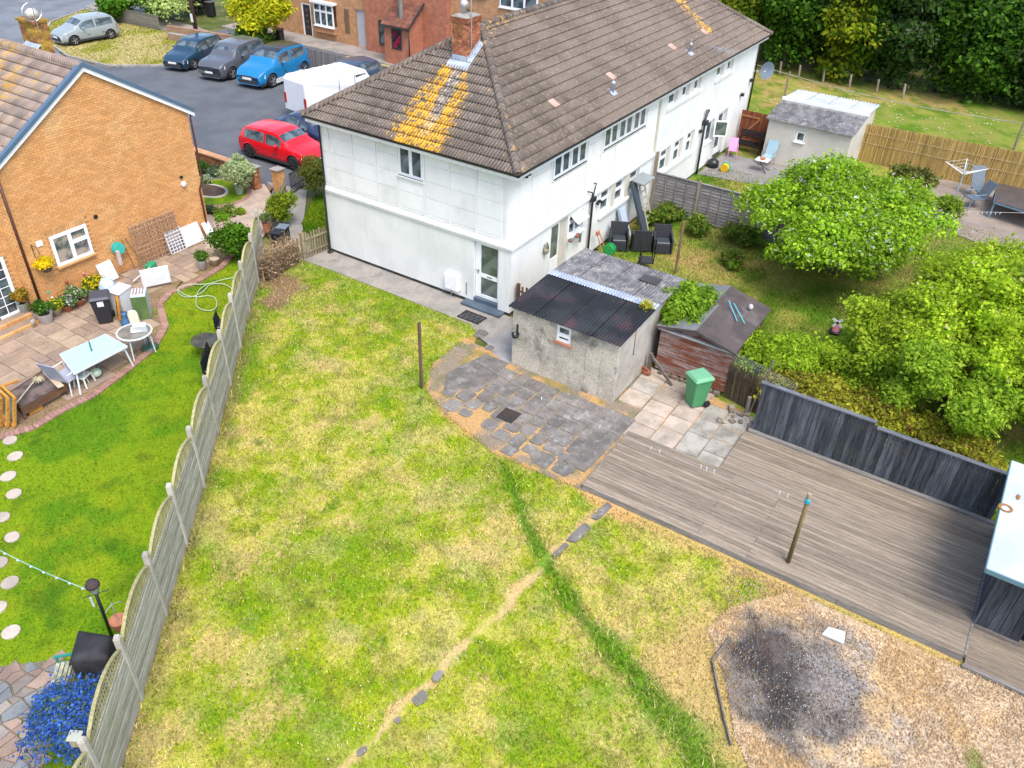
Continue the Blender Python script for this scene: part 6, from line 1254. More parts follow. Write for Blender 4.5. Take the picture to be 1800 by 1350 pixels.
def foliage(name, par, V, c, label=None): o = npmesh(name, V.reshape(-1, 3), np.arange(len(V)*4).reshape(-1, 4), LF, parent=par, col=c, nf=4); o['kind'] = 'stuff' if par is None else o.get('kind', 'stuff'); 
def clumps(c, r, n, cr, seed, zmin=.1, up=.8):
    R = np.random.RandomState(seed); out = []; rad = []
    for i in range(n):
        d = R.normal(size=3); d /= np.linalg.norm(d); d[2] = abs(d[2])*1.0-.25 if R.rand() < up else d[2]; f = R.uniform(.35, .95); k = R.choice([.5, .7, 1., 1.35])*R.uniform(.9, 1.1)
        p = np.array(c)+d*np.array(r)*f; p[2] = max(p[2], zmin+cr*.5); out.append(p); rad.append((cr*k, cr*k, cr*k*.8))
    return out, rad
def tree(name, label, base, top, cr, r, ncl, n, cols, size, seed, trunk=.1, group=None, cat='tree', limbs=True, cz=None, surf=.62, flowers=None, tuftk=5, up=.8, keepf=None):
    base = Vector(base); t = thing(name, label, cat, base, group); cz = cz if cz is not None else top-r[2]; c = (base.x, base.y, cz); ce, ra = clumps(c, r, ncl, cr, seed, up=up); random.seed(seed)
    if trunk:
        q = MB(); j = lambda s: Vector((random.uniform(-s, s), random.uniform(-s, s), 0)); p1 = base+Vector((0, 0, cz*.45))+j(.1); q.tube([base-Vector((0, 0, .1)), base+Vector((0, 0, .2)), p1, Vector(c)], [trunk*1.4, trunk*1.05, trunk*.85, trunk*.3], 9)
        if limbs:
            for p in ce[:14]: p = Vector(p); mid = p1.lerp(p, .5)+Vector((0, 0, .15))+j(.15); q.tube([p1.lerp(Vector(c), random.uniform(0, .6)), mid, p], [trunk*.5, trunk*.3, trunk*.1], 6)
        q.build('trunk', BARK, t, smooth=True)
    V, col = leaves(n, ce, ra, cols, size, seed, surf=surf, tuftk=tuftk)
    if flowers: R = np.random.RandomState(seed+5); k = R.rand(len(V)) < flowers[1]; k &= V[:, 0, 2] > cz-.3*r[2]; col[k] = np.array(flowers[0])*R.uniform(.8, 1.1, k.sum())[:, None]
    if keepf is not None: k = keepf(V[:, 0]); V = V[k]; col = col[k]
    foliage('crown', t, V, col); return t
random.seed(3)
tree('apple_tree', 'spreading bright green apple tree with white blossom in the side garden', (9.6, -7.8, 0), 3.7, .60, (4.1, 3.4, 1.45), 120, 90000, [(.17, .33, .010), (.36, .52, .035), (.09, .19, .01)], .058, 11, trunk=.16, cz=2.15, flowers=((.62, .65, .55), .045))
tree('lime_green_tree', 'yellow-green young leafed tree filling the right edge beyond the dark fence', (5.6, -13.6, 0), 4.3, .52, (4.4, 3.3, 1.9), 170, 90000, [(.25, .39, .010), (.46, .58, .04), (.15, .27, .01)], .052, 12, trunk=.14, cz=2.2, surf=.35, flowers=((.50, .50, .2), .02))
tree('lime_green_tree', 'lower light green shrubby tree directly behind the dark board fence', (1.9, -12.9, 0), 3.0, .45, (1.9, 2.1, 1.2), 26, 34000, [(.19, .33, .012), (.34, .48, .04), (.10, .2, .01)], .05, 13, trunk=.08, cz=1.55, surf=.4)
tree('lime_green_tree', 'middle lime green bush-like tree between the dark fence and the apple tree', (3.7, -11.2, 0), 2.9, .42, (2.2, 1.9, 1.15), 62, 42000, [(.22, .34, .012), (.38, .46, .04), (.12, .2, .01)], .05, 14, trunk=.08, cz=1.45, surf=.4)
tree('lime_green_tree', 'light green bushy tree at the right edge above the white shed roof', (3.0, -15.4, 0), 2.6, .5, (1.8, 1.6, 1.1), 44, 26000, [(.19, .33, .012), (.34, .48, .04), (.10, .2, .01)], .05, 15, trunk=.08, cz=1.5, surf=.4)
def shrub(name, label, base, r, n, cols, size, seed, cat='shrub', group=None, ncl=10, cr=None, cz=None, **k): return tree(name, label, base, 0, cr or min(r)*.55, r, ncl, n, cols, size, seed, trunk=.03, cat=cat, group=group, cz=cz if cz is not None else r[2]*.75, limbs=False, **k)
shrub('climbing_vine', 'bright green vine spilling over the old shed roof between garage and shed', (1.3, -5.5, 1.2), (1.6, .8, .42), 14000, [(.13, .26, .01), (.25, .38, .03), (.07, .14, .01)], .055, 21, cz=1.72, ncl=22, cr=.25)
tree('climbing_vine', 'small yellow sprig rooted in the roof flashing of the garage', P(1137, 540, 2.15), 0, .10, (.14, .14, .08), 6, 300, [(.4, .4, .03), (.5, .45, .05)], .03, 22, trunk=0, cat='plant', cz=2.22)
hedge_cols = [[(.17, .31, .012), (.38, .50, .03), (.10, .18, .01)], [(.17, .19, .02), (.42, .42, .03), (.17, .09, .03)]]
for i, (x, y, l) in enumerate([(1.3, -7.9, 'rounded bright hedge bush against the old shed side'), (1.7, -8.9, 'bright hedge bush next to the one by the old shed'), (.3, -9.3, 'low yellow-green bush right behind the left end of the dark fence'), (.5, -10.4, 'brown-green bush behind the dark fence left of its step'), (.7, -11.5, 'brown-green bush behind the step in the dark fence'), (.3, -12.7, 'low brownish bush behind the lower half of the dark fence'), (.0, -13.9, 'low brownish bush behind the dark fence end by the white-roofed shed'), (2.4, -10.2, 'green bush midway between the hedge row and the apple tree')]):
    hb = hedge_cols[0] if i in (0, 1, 7) else hedge_cols[1]; shrub('hedge_bush', l, (x, y, 0), (1.0, 1.0, .85 if i < 2 else .65), 12000, hb, .042, 30+i, group='bushes behind the dark board fence', ncl=14, cr=.36, cz=.95 if i < 2 else .62)
# plants along the grey lap fence and by the chairs
for i, (x, y, s, l) in enumerate([(9.9, -1.2, .5, 'leafy weed clump at the foot of the grey lap fence near the ladder'), (9.7, -2.5, .45, 'leafy weed clump halfway along the grey lap fence'), (9.8, -4.2, .55, 'green weed clump where the grey fence meets the apple tree'), (9.2, -.6, .35, 'small green plant between the ladder and the grey fence'), (7.8, -4.7, .3, 'small dark weed at the edge of the apple tree shade')]):
    shrub('weed_clump', l, (x, y, 0), (s, s, s*.9), 2600, [(.07, .16, .012), (.18, .26, .03), (.16, .1, .04)], .05, 50+i, group='weeds along the grey fence', cat='plant')
# dark tree belt behind the field: each tree its own
belt = [(38.5, 8.5, 0), (36.5, 5.2, 1), (36, 2.6, 0), (37.5, 1.0, 2), (36.2, -.6, 1), (36.8, -2.6, 0), (36.2, -4.6, 2), (37, -6.6, 0), (36.5, -8.8, 0), (37.2, -11.2, 2), (36.6, -13.6, 0), (38.0, -16.2, 0), (40.5, 3.4, 1), (41.5, -.5, 1), (41.5, -4.5, 2), (42, -8.5, 2), (42, -12.5, 0), (42.5, -17, 2)]
bl = ['silvery green tree just beyond the far roof corner', 'tall bright green evergreen left of the tree belt', 'mid green tree with pale posts below its skirt', 'dark evergreen second row near the far roof corner', 'golden tipped evergreen towards the left of the belt', 'deep green leafy tree above the wire fence', 'dark feathery conifer in the middle of the belt', 'deep green ivy clad tree right of the middle', 'dark leafy tree above the reed screen', 'dark feathery conifer towards the right edge', 'broad dark green tree by the right edge', 'dark tree at the far right corner of the frame', 'yellow green tall tree in the rear row at left', 'golden rear-row tree in the middle of the belt', 'dark tall rear-row conifer', 'dark rear-row tree behind the ivy clad one', 'tall rear-row tree near the top right', 'rear-row conifer in the top right corner']
pal = [[(.035, .10, .008), (.10, .23, .016), (.015, .05, .006)], [(.09, .19, .008), (.30, .32, .012), (.04, .09, .006)], [(.025, .07, .012), (.065, .135, .02), (.08, .10, .05)]]
for i, (x, y, k) in enumerate(belt):
    p = pal[k] if i else [(.10, .15, .09), (.17, .22, .14), (.06, .09, .05)]
    h = 7.5 if i < 12 else 11; tree('belt_tree', bl[i], (x, y, 0), h, 1.05, (1.8, 1.7, h*.52), 62 if i < 12 else 50, 24000, p, .13, 70+i, trunk=.13, group='trees behind the field', cz=h*.50, surf=.55, limbs=False, up=.15)
# hedge skirt posts (pale trunks) and wire fence
for i, y in enumerate([2.3, 1.1, -.4, -2.0, -3.6, -5.1]): q = MB(); q.tube([(34.4, y, 0), (34.35, y+.05, .75)], .07, 7); tag(q.build('pale_post', mk('pale_wood', (.33, .3, .22), (.25, .22, .16))), ['pale post under the trees nearest the white house', 'second pale post under the trees from the left', 'third pale post under the tree belt', 'fourth pale post under the tree belt', 'fifth pale post, second from the right under the trees', 'pale post furthest right under the tree belt'][i], 'post', 'pale posts under the trees')
t = thing('wire_fence', 'thin post and wire fence running across the field before the trees', 'fence', (29.5, -6, 0))
a, b = P(1378, 172), P(1782, 262); a2 = Vector((31.5, 5.5, 0)); FWD = wood('fence_post_old', (.26, .22, .16), (.18, .15, .11), axis=2)
for p in (a, b): q = MB(); q.tube([p, p+Vector((.05, 0, 1.45))], .06, 7); q.build('post', FWD, t)
for z in (1.3,): q = MB(); q.tube([a+z3(z)]+[lerp(a, b, k/8)+z3(z-.25*math.sin(math.pi*k/8)) for k in range(1, 8)]+[b+z3(z)], .022, 4); q.tube([a+z3(z), a2+z3(z)], .02, 4); q.tube([b+z3(z), b+z3(z)+Vector((0, -6, 0))], .02, 4); q.build('wire', mk('wire', (.3, .29, .25)), t)
# golden tree and green skirt by the parked cars
tree('golden_shrub', 'rounded golden yellow leaved tree behind the row of parked cars', (18.4, 30.6, 0), 3.2, .75, (1.75, 1.55, 1.5), 30, 15000, [(.42, .46, .012), (.55, .50, .02), (.18, .3, .01)], .09, 90, trunk=.12, cz=1.95)
shrub('green_shrub', 'dark green bush at the foot of the golden tree', (17.9, 30.6, 0), (1.1, 1.1, .9), 4000, [(.04, .10, .01), (.09, .18, .02)], .07, 91)
shrub('green_shrub', 'clipped box of green and golden conifer by the near corner of the white house', (3.15, 11.6, 0), (.42, .65, .95), 10000, [(.08, .10, .015), (.16, .16, .03), (.10, .17, .02)], .035, 92, cz=.95, ncl=16, cr=.32)
for i, (u, v, r, h, cc, l) in enumerate([(300, 20, 1.6, 1.6, [(.25, .36, .08), (.45, .52, .22)], 'pale variegated bush behind the board wall above the verge'), (262, 18, 1.5, 1.6, [(.15, .30, .03), (.3, .45, .1)], 'light green bush left of the pale variegated one'), (222, 8, 1.3, 1.5, [(.05, .14, .01), (.1, .22, .02)], 'dark green bush at the top by the road bend'), (195, 22, .8, 1.1, [(.05, .16, .01), (.12, .25, .02)], 'green bush behind the silver car roof'), (335, 5, 1.2, 1.4, [(.06, .08, .05), (.12, .13, .08)], 'greyish shrub with bare stem near the brown pole')]):
    p = P(u, v+24); shrub('roadside_bush', l, (p.x+.8, p.y+.4, 0), (r, r, h), 7000, cc, .09, 95+i, group='bushes behind the verge')
# left garden shrubs
p = P(424, 455); shrub('round_bush', 'rounded dark green bush behind the pale fence on the patio', (-2.35, 10.15, 0), (.62, .62, .72), 9000, [(.05, .15, .008), (.13, .28, .015), (.02, .06, .005)], .045, 101, cz=.72, ncl=14, cr=.30)
shrub('variegated_topiary', 'ball of pale variegated leaves in a pale pot by the garden wall', (1.55, 14.35, 0), (.62, .62, .58), 8000, [(.34, .42, .20), (.50, .56, .33), (.16, .26, .08)], .045, 102, cz=1.1, ncl=12, cr=.3)
POTM = mk('pale_pot', (.42, .50, .45), (.36, .43, .38), fa=.1); q = MB(); q.lathe((1.52, 14.3, .04), [(.15, 0), (.20, .40), (.22, .42), (.18, .41)], 16); tag(q.build('planter', POTM), 'pale green pot holding the variegated topiary ball', 'plant pot')
shrub('yellow_green_bush', 'upright yellow-green bush beside the front concrete path', (.45, 10.75, 0), (.42, .5, .75), 7000, [(.10, .20, .01), (.30, .34, .02)], .04, 103, cz=.75, ncl=12, cr=.27)
shrub('small_round_bush', 'small round bush in a terracotta pot by the old pickets', (-.55, 10.5, 0), (.22, .22, .2), 1500, [(.12, .20, .05), (.22, .30, .1)], .025, 104, cz=.75, cat='plant'); q = MB(); q.lathe((-.55, 10.5, .2), [(.1, 0), (.14, .3), (.15, .35), (.12, .34)], 14); tag(q.build('plant_pot', MC['terracotta_tile']), 'terracotta pot by the old pickets at the path', 'plant pot')
for i, (u, v, r, cc, l) in enumerate([(398, 380, .33, [(.08, .16, .03), (.28, .34, .05)], 'low spiky green plant in the pink gravel'), (425, 377, .13, [(.16, .26, .01), (.3, .4, .03)], 'tiny bright cushion plant in the gravel'), (390, 388, .2, [(.14, .3, .01), (.2, .4, .02)], 'bright low cushion below the spiky plant'), (372, 375, .2, [(.04, .09, .05), (.08, .14, .08)], 'dark blue-green plant by the house corner'), (357, 305, .45, [(.03, .1, .01), (.08, .2, .02)], 'dark leafy shrub with white bloom in the wall corner'), (362, 325, .3, [(.3, .38, .2), (.45, .5, .32)], 'pale variegated shrub by the brick house corner'), (380, 308, .25, [(.08, .14, .08), (.14, .2, .12)], 'grey-green plant below the low garden wall')]):
    p = P(u, v); shrub('garden_plant', l, (p.x, p.y, .04), (r, r, r*.8), 1500, cc, .035, 110+i, group='plants in the front garden of the brick house', cat='plant')
# blue ceanothus
tree('blue_flowering_shrub', 'dense shrub covered in vivid blue flowers beside the fence at bottom left', (-16.65, -2.05, 0), 0, .30, (.58, .60, .68), 44, 32000, [(.03, .10, .40), (.09, .23, .64), (.14, .20, .06)], .024, 120, trunk=.05, cz=.80, cat='shrub', surf=.75, tuftk=9, keepf=lambda p: ((p[:, 1]+1.99)*.775-(p[:, 0]+15.55)*.632) > .16, flowers=((.09, .17, .03), .16))
# dead hedge
rs = np.random.RandomState(5); t = thing('dead_hedge', 'brown leafless dead hedge beside the fence end and picket gate', 'hedge', (-2.25, 8.25, 0)); DHM = mk('dry_twig', (.42, .29, .17), (.24, .16, .09), va=.45, fa=.3); q = MB()
for k in range(3400):
    f = rs.rand(); x = -3.05+f*1.75+rs.normal()*.1; y = 8.05+.12*f+rs.normal()*.24; z = abs(rs.rand())**.8*.95; d = Vector((rs.normal()*.11, rs.normal()*.11, rs.uniform(-.02, .22))); pp = Vector((x, y, z)); q.add([pp, pp+Vector((.007, .004, 0)), pp+d], [(0, 1, 2)]); 
    if k % 3 == 0: q.add([pp+d, pp+d*.8+Vector((.02, 0, .01)), pp+d*1.2+Vector((0, .02, .02)), pp+d*1.25], [(0, 1, 2, 3)])
for k in range(12): x = -3.0+k*.145; q.tube([(x, 8.1, 0), (x+rs.normal()*.05, 8.1+rs.normal()*.1, .8)], [.025, .01], 5)
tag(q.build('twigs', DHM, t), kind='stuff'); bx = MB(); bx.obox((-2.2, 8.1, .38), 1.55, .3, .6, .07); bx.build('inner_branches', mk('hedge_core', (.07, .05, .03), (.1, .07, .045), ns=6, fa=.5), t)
# ================= BINS, FURNITURE, CLUTTER =================
random.seed(21)
def wheelie(label, col, lidcol, p, rz, h=1.06, name='wheelie_bin', group=None, label_patch=None):
    t = thing(name, label, 'bin', (0, 0, 0), group); BM = paint('bin_'+str(col), col, rough=.5); LM = paint('lid_'+str(lidcol), lidcol, rough=.5); q = MB(); w0, w1 = .20, .275; hb = h-.10
    q.add([(-w0, -w0, .04), (w0, -w0, .04), (w0, w0, .04), (-w0, w0, .04), (-w1, -w1, hb), (w1, -w1, hb), (w1, w1, hb), (-w1, w1, hb)], [(3, 2, 1, 0), (0, 1, 5, 4), (1, 2, 6, 5), (2, 3, 7, 6), (3, 0, 4, 7)], .5); q.build('bin_body', BM, t, bev=.02)
    q = MB(); q.box(-w1-.02, w1+.02, -w1-.02, w1+.02, hb-.05, hb, .5); q.build('rim', BM, t, bev=.01)
    q = MB(); e = w1+.025; q.add([(-e, -e, hb+.005), (e, -e, hb+.005), (e, e, hb+.005), (-e, e, hb+.005), (-e*.82, -e*.82, hb+.075), (e*.82, -e*.82, hb+.075), (e*.82, e*.82, hb+.085), (-e*.82, e*.82, hb+.085)], [(4, 5, 6, 7), (0, 1, 5, 4), (1, 2, 6, 5), (2, 3, 7, 6), (3, 0, 4, 7)], .5); q.build('lid', LM, t, bev=.015)
    for s in (1, -1): q = MB(); q.lathe((0, 0, 0), [(.10, -.03), (.10, .03)], 16); q.v = [(s*.235+z, .24+x, .10+y) for x, y, z in q.v]; q.build('wheel', TYRE, t)
    q = MB(); q.tube([(-.22, w1+.06, hb-.02), (.22, w1+.06, hb-.02)], .018, 8); q.build('handle', LM, t)
    if label_patch: q = MB(); q.add([(-.09, -.262, .66), (.09, -.262, .66), (.09, -.272, .86), (-.09, -.272, .86)], [(0, 1, 2, 3)]); q.build('sticker', label_patch, t)
    t.location = p; t.rotation_euler.z = rz; return t
wheelie('green wheeled bin standing on the pale slabs before the old shed', (.06, .25, .10), (.14, .36, .20), (-.92, -6.88, .03), math.radians(-125))
wheelie('black wheeled bin with a white sticker on the brick patio', (.018, .02, .026), (.05, .055, .075), (-7.75, 10.02, .03), math.radians(-35), h=1.0, label_patch=paint('sticker_white', (.7, .72, .72)))
# small black food caddies by the front path
for x, y, l in ((-.45, 9.75, 'black recycling box with grey lid behind the dead hedge'), (-.85, 9.6, 'darker black box beside the grey-lidded one behind the dead hedge')):
    t = thing('recycling_box', l, 'box', (x, y, 0), 'recycling boxes'); q = MB(); q.obox((x, y, .28), .42, .36, .55, .4); q.build('box_body', BLACKP, t, bev=.02); q = MB(); q.obox((x, y, .58), .46, .40, .05, .4); q.build('lid', paint('grey_lid', (.16, .19, .24)) if 'grey lid' in l else BLACKP, t, bev=.02)
# ---- poles ----
PO = wood('pole_wood', (.20, .13, .08), (.14, .10, .06), axis=2); p = P(741, 682); q = MB(); q.box(p.x-.035, p.x+.035, p.y-.035, p.y+.035, 0, 2.2); tag(q.build('clothes_post', mk('post_red_brown', (.16, .09, .07), (.11, .07, .055))), 'slim red-brown square post standing alone at the lawn corner by the patio', 'post')
t = thing('clothes_post', 'wooden pole with turquoise cord wrapped near its top standing on the deck', 'post', P(1387, 988, .0)); p = P(1385, 988, .155); tp = p+Vector((.03, .02, 2.05)); q = MB(); q.tube([p, tp], [.05, .042], 10); q.build('pole', wood('olive_pole', (.17, .12, .045), (.11, .08, .035), axis=2), t, smooth=True)
q = MB(); q.lathe((tp.x, tp.y, tp.z-.26), [(.055, 0), (.062, .03), (.055, .06), (.064, .09), (.055, .12)], 12); q.build('cord_wrap', paint('bright_turquoise', (.02, .32, .45)), t, smooth=True); q = MB(); q.tube([tp-Vector((0, 0, .12)), tp+Vector((0, 0, .005))], .052, 8); q.build('pole_cap', mk('pale_top', (.35, .3, .2)), t)
q = MB(); p2 = P(741, 682)+Vector((0, 0, 2.12)); L_ = [lerp(tp-Vector((0, 0, .2)), p2, k/24)-Vector((0, 0, .55*math.sin(math.pi*k/24))) for k in range(25)]; q.tube(L_, .0035, 4)
o = q.build('washing_line', mk('line_grey', (.4, .42, .45))); tag(o, 'thin sagging washing line with white pegs strung between the two garden posts', 'washing line'); 
for k in (.9, 1.3, 4.6, 5.0, 5.3, 7.6, 8.1, 11.2, 15.0): p = lerp(L_[int(k)], L_[int(k)+1], k % 1); q = MB(); q.obox((p.x, p.y, p.z-.03), .02, .015, .09); q.build('peg', WP, o)
p = P(1187, 480); q = MB(); q.tube([p, p+Vector((.0, 0, 2.0))], .05, 8); tag(q.build('clothes_post', PO), 'brown wooden post in the grass behind the grey garage roof', 'post')
GPO = mk('grey_pole', (.30, .28, .25), (.22, .2, .18), sc=(1, 1, .3), ns=3.)
p = P(709, 113); q = MB(); q.tube([p, p+Vector((-.05, 0, 8))], [.17, .14], 12); tag(q.build('telegraph_pole', GPO, smooth=True), 'thick grey pole in front of the red brick house', 'pole')
t = thing('telegraph_pole', 'brown telegraph pole with white notice behind the dark blue car', 'pole', P(347, 68)); p = P(347, 68); q = MB(); q.tube([p, p+Vector((0, 0, 8))], [.14, .11], 12); q.build('pole', wood('brown_pole', (.12, .075, .05), (.08, .05, .035), axis=2), t, smooth=True); q = MB(); q.obox((p.x-.16, p.y, 1.3), .03, .2, .5); q.build('notice', WP, t)
p = P(178, 27); q = MB(); q.tube([p, p+Vector((0, .2, 7))], [.10, .08], 10); tag(q.build('street_lamp_post', GPO, smooth=True), 'slim grey lamp post behind the silver car', 'pole')
t = thing('red_post_box', 'small red box on a post by the red brick house', 'post box', P(693, 100)); p = P(693, 100); RD = paint('post_red', (.5, .02, .02)); q = MB(); q.tube([p, p+z3(.8)], .03, 8); q.build('post', RD, t); q = MB(); q.obox((p.x, p.y, 1.1), .25, .3, .6); q.build('box', RD, t, bev=.04)
# ---- bottom-left: lamp post, covered seat, bench, bird box ----
t = thing('garden_lamp', 'black garden lamp post with lantern head leaning beside the fence', 'lamp', (-15.03, -.46, 0)); b = P(200, 1127); tp = P(168, 1042, 1.85); q = MB(); q.tube([b, tp], [.035, .03], 10); q.build('post', BLACKP, t, smooth=True)
q = MB(); q.lathe(tp, [(.03, -.02), (.06, .03), (.11, .16), (.12, .2)], 8); q.build('lantern_glass', glassy('lantern', (.1, .12, .12), .1, (.3, .32, .3)), t); q = MB(); q.lathe(tp, [(.13, .2), (.125, .24), (.09, .3), (.03, .33)], 12); q.build('lantern_cap', mk('lantern_brown', (.05, .035, .035)), t, smooth=True)
q = MB(); q.tube([tp-z3(.03)+Vector((-.2, .1, 0)), tp-z3(.03)+Vector((.2, -.1, 0))], .01, 5); q.build('cross_bar', BLACKP, t)
q = MB(); a = P(-60, 935, 1.85); L_ = [lerp(a, tp, k/10)-Vector((0, 0, .12*math.sin(math.pi*k/10))) for k in range(11)]; q.tube(L_, .007, 4); o = q.build('washing_line', paint('pale_blue_line', (.3, .5, .5))); tag(o, 'pale blue washing line with bulbs reaching the garden lamp', 'washing line')
for k in range(8): p = L_[2+k]-z3(.02); q = MB(); q.lathe(p-z3(.03), [(.012, 0), (.028, .025), (.012, .05)], 8); q.build('bulb', paint('bulb_blue', (.45, .55, .75)), o, smooth=True)
q = MB(); a = tp-Vector((.12, .02, .0)); q.tube([a, a+Vector((.05, .12, -.4))], .01, 5)
for k in range(5): q.lathe(a+Vector((.05, .12, -.4))*(k/5)-z3(.03), [(.01, 0), (.025, .02), (.01, .04)], 7)
tag(q.build('hanging_chime', MC['galvanised']), 'string of small bulbs hanging from the line beside the lamp', 'ornament')
CVR = mk('cover_black', (.022, .022, .026), (.035, .035, .04), ns=3., fa=.15, bd=.02, rough=.7); t = thing('covered_seat', 'black fabric covered garden seat by the fence post at lower left', 'seat cover', (-15.75, -1.1, 0)); base = [(-16.08, -.95), (-15.55, -.45), (-15.25, -1.1), (-15.62, -1.5)]
q = MB(); n = 4; N = 7; vs = []
for j, (z, s) in enumerate(((0, 1.06), (.5, 1.02), (.86, .97), (.95, .86), (.98, .5))):
    cx_ = sum(p[0] for p in base)/4; cy_ = sum(p[1] for p in base)/4
    for k in range(24):
        f = k/24*4; i = int(f); a_ = base[i]; b_ = base[(i+1) % 4]; x = a_[0]+(b_[0]-a_[0])*(f-i); y = a_[1]+(b_[1]-a_[1])*(f-i); w = .03*math.sin(k*2.1)*(1-z)
        vs.append((cx_+(x-cx_)*(s+w), cy_+(y-cy_)*(s+w), z))
fs = [(j*24+k, j*24+(k+1) % 24, (j+1)*24+(k+1) % 24, (j+1)*24+k) for j in range(4) for k in range(24)]+[tuple(4*24+k for k in range(24))]; q.add(vs, fs, .5); q.build('fabric_cover', CVR, t, smooth=True)
t = thing('garden_bench', 'wooden slatted bench with green ends half hidden by the blue shrub', 'bench', (-16.5, -1.0, 0)); BSL = wood('bench_slat', (.36, .36, .26), (.27, .27, .19), axis=1, s=.5, vo=.1); A = Vector((-16.98, -1.32, 0)); B = Vector((-16.05, -.42, 0)); nn = Vector((.70, -.72, 0))*-1; nn = Vector((B-A).cross(Vector((0, 0, 1)))).normalized()
for k in range(4): q = MB(); q.bar(A+nn*(k*.085)+z3(.45), B+nn*(k*.085)+z3(.45), .065, .02); q.build('seat_slat', BSL, t)
for k in range(3): q = MB(); q.bar(A+nn*.4+z3(.55+k*.11), B+nn*.4+z3(.55+k*.11), .02, .08); q.build('back_slat', BSL, t)
GRI = paint('green_iron', (.02, .22, .17))
for p in (A, B): q = MB(); q.bar(p+z3(.42)-nn*.04, p+z3(.42)+nn*.42, .05, .04); q.bar(p+z3(0), p+z3(.62), .04, .04); q.bar(p+nn*.4, p+nn*.4+z3(.85), .04, .04); q.bar(p+z3(.62)-nn*.04, p+z3(.66)+nn*.42, .05, .03); q.build('bench_end', GRI, t)
p = P(133, 1298, 1.35); t = thing('bird_box', 'small grey wooden bird box fixed beside the lowest fence post', 'bird box', p); q = MB(); q.obox((p.x, p.y, 1.3), .13, .16, .2, .6); q.build('box', wood('bird_box_wood', (.35, .3, .2), (.27, .22, .15), 2), t); q = MB(); q.obox((p.x, p.y, 1.415), .19, .2, .02, .6, rx=.15); q.build('box_roof', paint('felt_green_grey', (.38, .40, .33)), t)
p = P(212, 1103); q = MB(); q.lathe((p.x, p.y, 0), [(.12, 0), (.17, .22), (.18, .24), (.15, .22)], 16); tag(q.build('plant_pot', MC['terracotta_tile']), 'terracotta pot between the lamp and the fence', 'plant pot'); q = MB(); q.tube([(p.x, p.y, 0), (p.x, p.y, .75)], .012, 5)
for k in range(8): a = math.pi*k/8; b = math.pi*(k+1)/8; q.tube([(p.x+.2*math.cos(a), p.y, .55+.15*math.sin(a)), (p.x+.2*math.cos(b), p.y, .55+.15*math.sin(b))], .008, 4)
tag(q.build('plant_support', MC['galvanised']), 'thin metal hoop plant support behind the garden lamp', 'plant support')
# ---- dark folded chairs against the fence ----
def dark_stack(x, y, an, label, n=3):
    t = thing('folded_chair', label, 'chair', (x, y, 0), 'dark chairs stacked along the fence')
    for k in range(n):
        z = .35+k*.12; q = MB(); q.obox((x, y, z), .5, .48, .05, an, rx=.12); q.build('seat', BLACKP, t, bev=.02); q = MB(); c = Vector((x, y, 0))+Vector((math.cos(an+1.57), math.sin(an+1.57), 0))*.26; q.obox((c.x, c.y, z+.2), .48, .04, .32, an, rx=-.2); q.build('backrest', BLACKP, t, bev=.02)
    for sx in (-1, 1):
        for sy in (-1, 1): q = MB(); q.tube([(x+sx*.2, y+sy*.2, 0), (x+sx*.2, y+sy*.2, .38)], .018, 6); q.build('leg', BLACKP, t)
dark_stack(-8.0, 4.62, .7, 'dark plastic garden chairs stacked against the middle of the fence'); dark_stack(-7.55, 5.02, .7, 'dark chair stack beside the first along the fence'); dark_stack(-6.25, 6.15, .7, 'dark chair stack nearest the round dark table by the fence')
t = thing('round_dark_table', 'low round dark glass table on the lawn against the fence', 'table', (-7.15, 6.05, 0)); q = MB(); q.lathe((-7.15, 6.05, .5), [(.40, 0), (.41, .02), (.40, .03)], 24); q.build('table_top', glassy('dark_table_glass', (.03, .04, .04), .2, (.06, .07, .06)), t); q = MB(); q.tube([(-7.15, 6.05, 0), (-7.15, 6.05, .5)], .03, 8); q.lathe((-7.15, 6.05, 0), [(.2, 0), (.2, .03), (.05, .05)], 14); q.build('pedestal', BLACKP, t)
# ---- hose ----
hp = [P(*a, .05) for a in [(415, 487), (390, 492), (365, 499), (335, 500), (318, 504), (313, 512), (322, 521), (340, 521), (358, 512), (370, 500), (395, 500), (412, 512)]]
hp2 = [P(*a, .05) for a in [(365, 499), (350, 510), (345, 525), (346, 538), (358, 545), (373, 545), (381, 537), (378, 524), (365, 520), (345, 522), (325, 518), (312, 508)]]
def smoothp(pts, n=6):
    out = []; m = len(pts)
    for i in range(m-1):
        p0, p1, p2, p3_ = pts[max(i-1, 0)], pts[i], pts[i+1], pts[min(i+2, m-1)]
        for k in range(n): t = k/n; out.append(.5*((2*p1)+(p2-p0)*t+(2*p0-5*p1+4*p2-p3_)*t*t+(3*p1-p0-3*p2+p3_)*t**3))
    return out+[pts[-1]]
q = MB(); q.tube(smoothp(hp), .017, 6); q.tube(smoothp(hp2), .017, 6); tag(q.build('garden_hose', paint('pale_hose', (.36, .47, .30)), smooth=True), 'pale green garden hose looped on the bright lawn', 'hose')
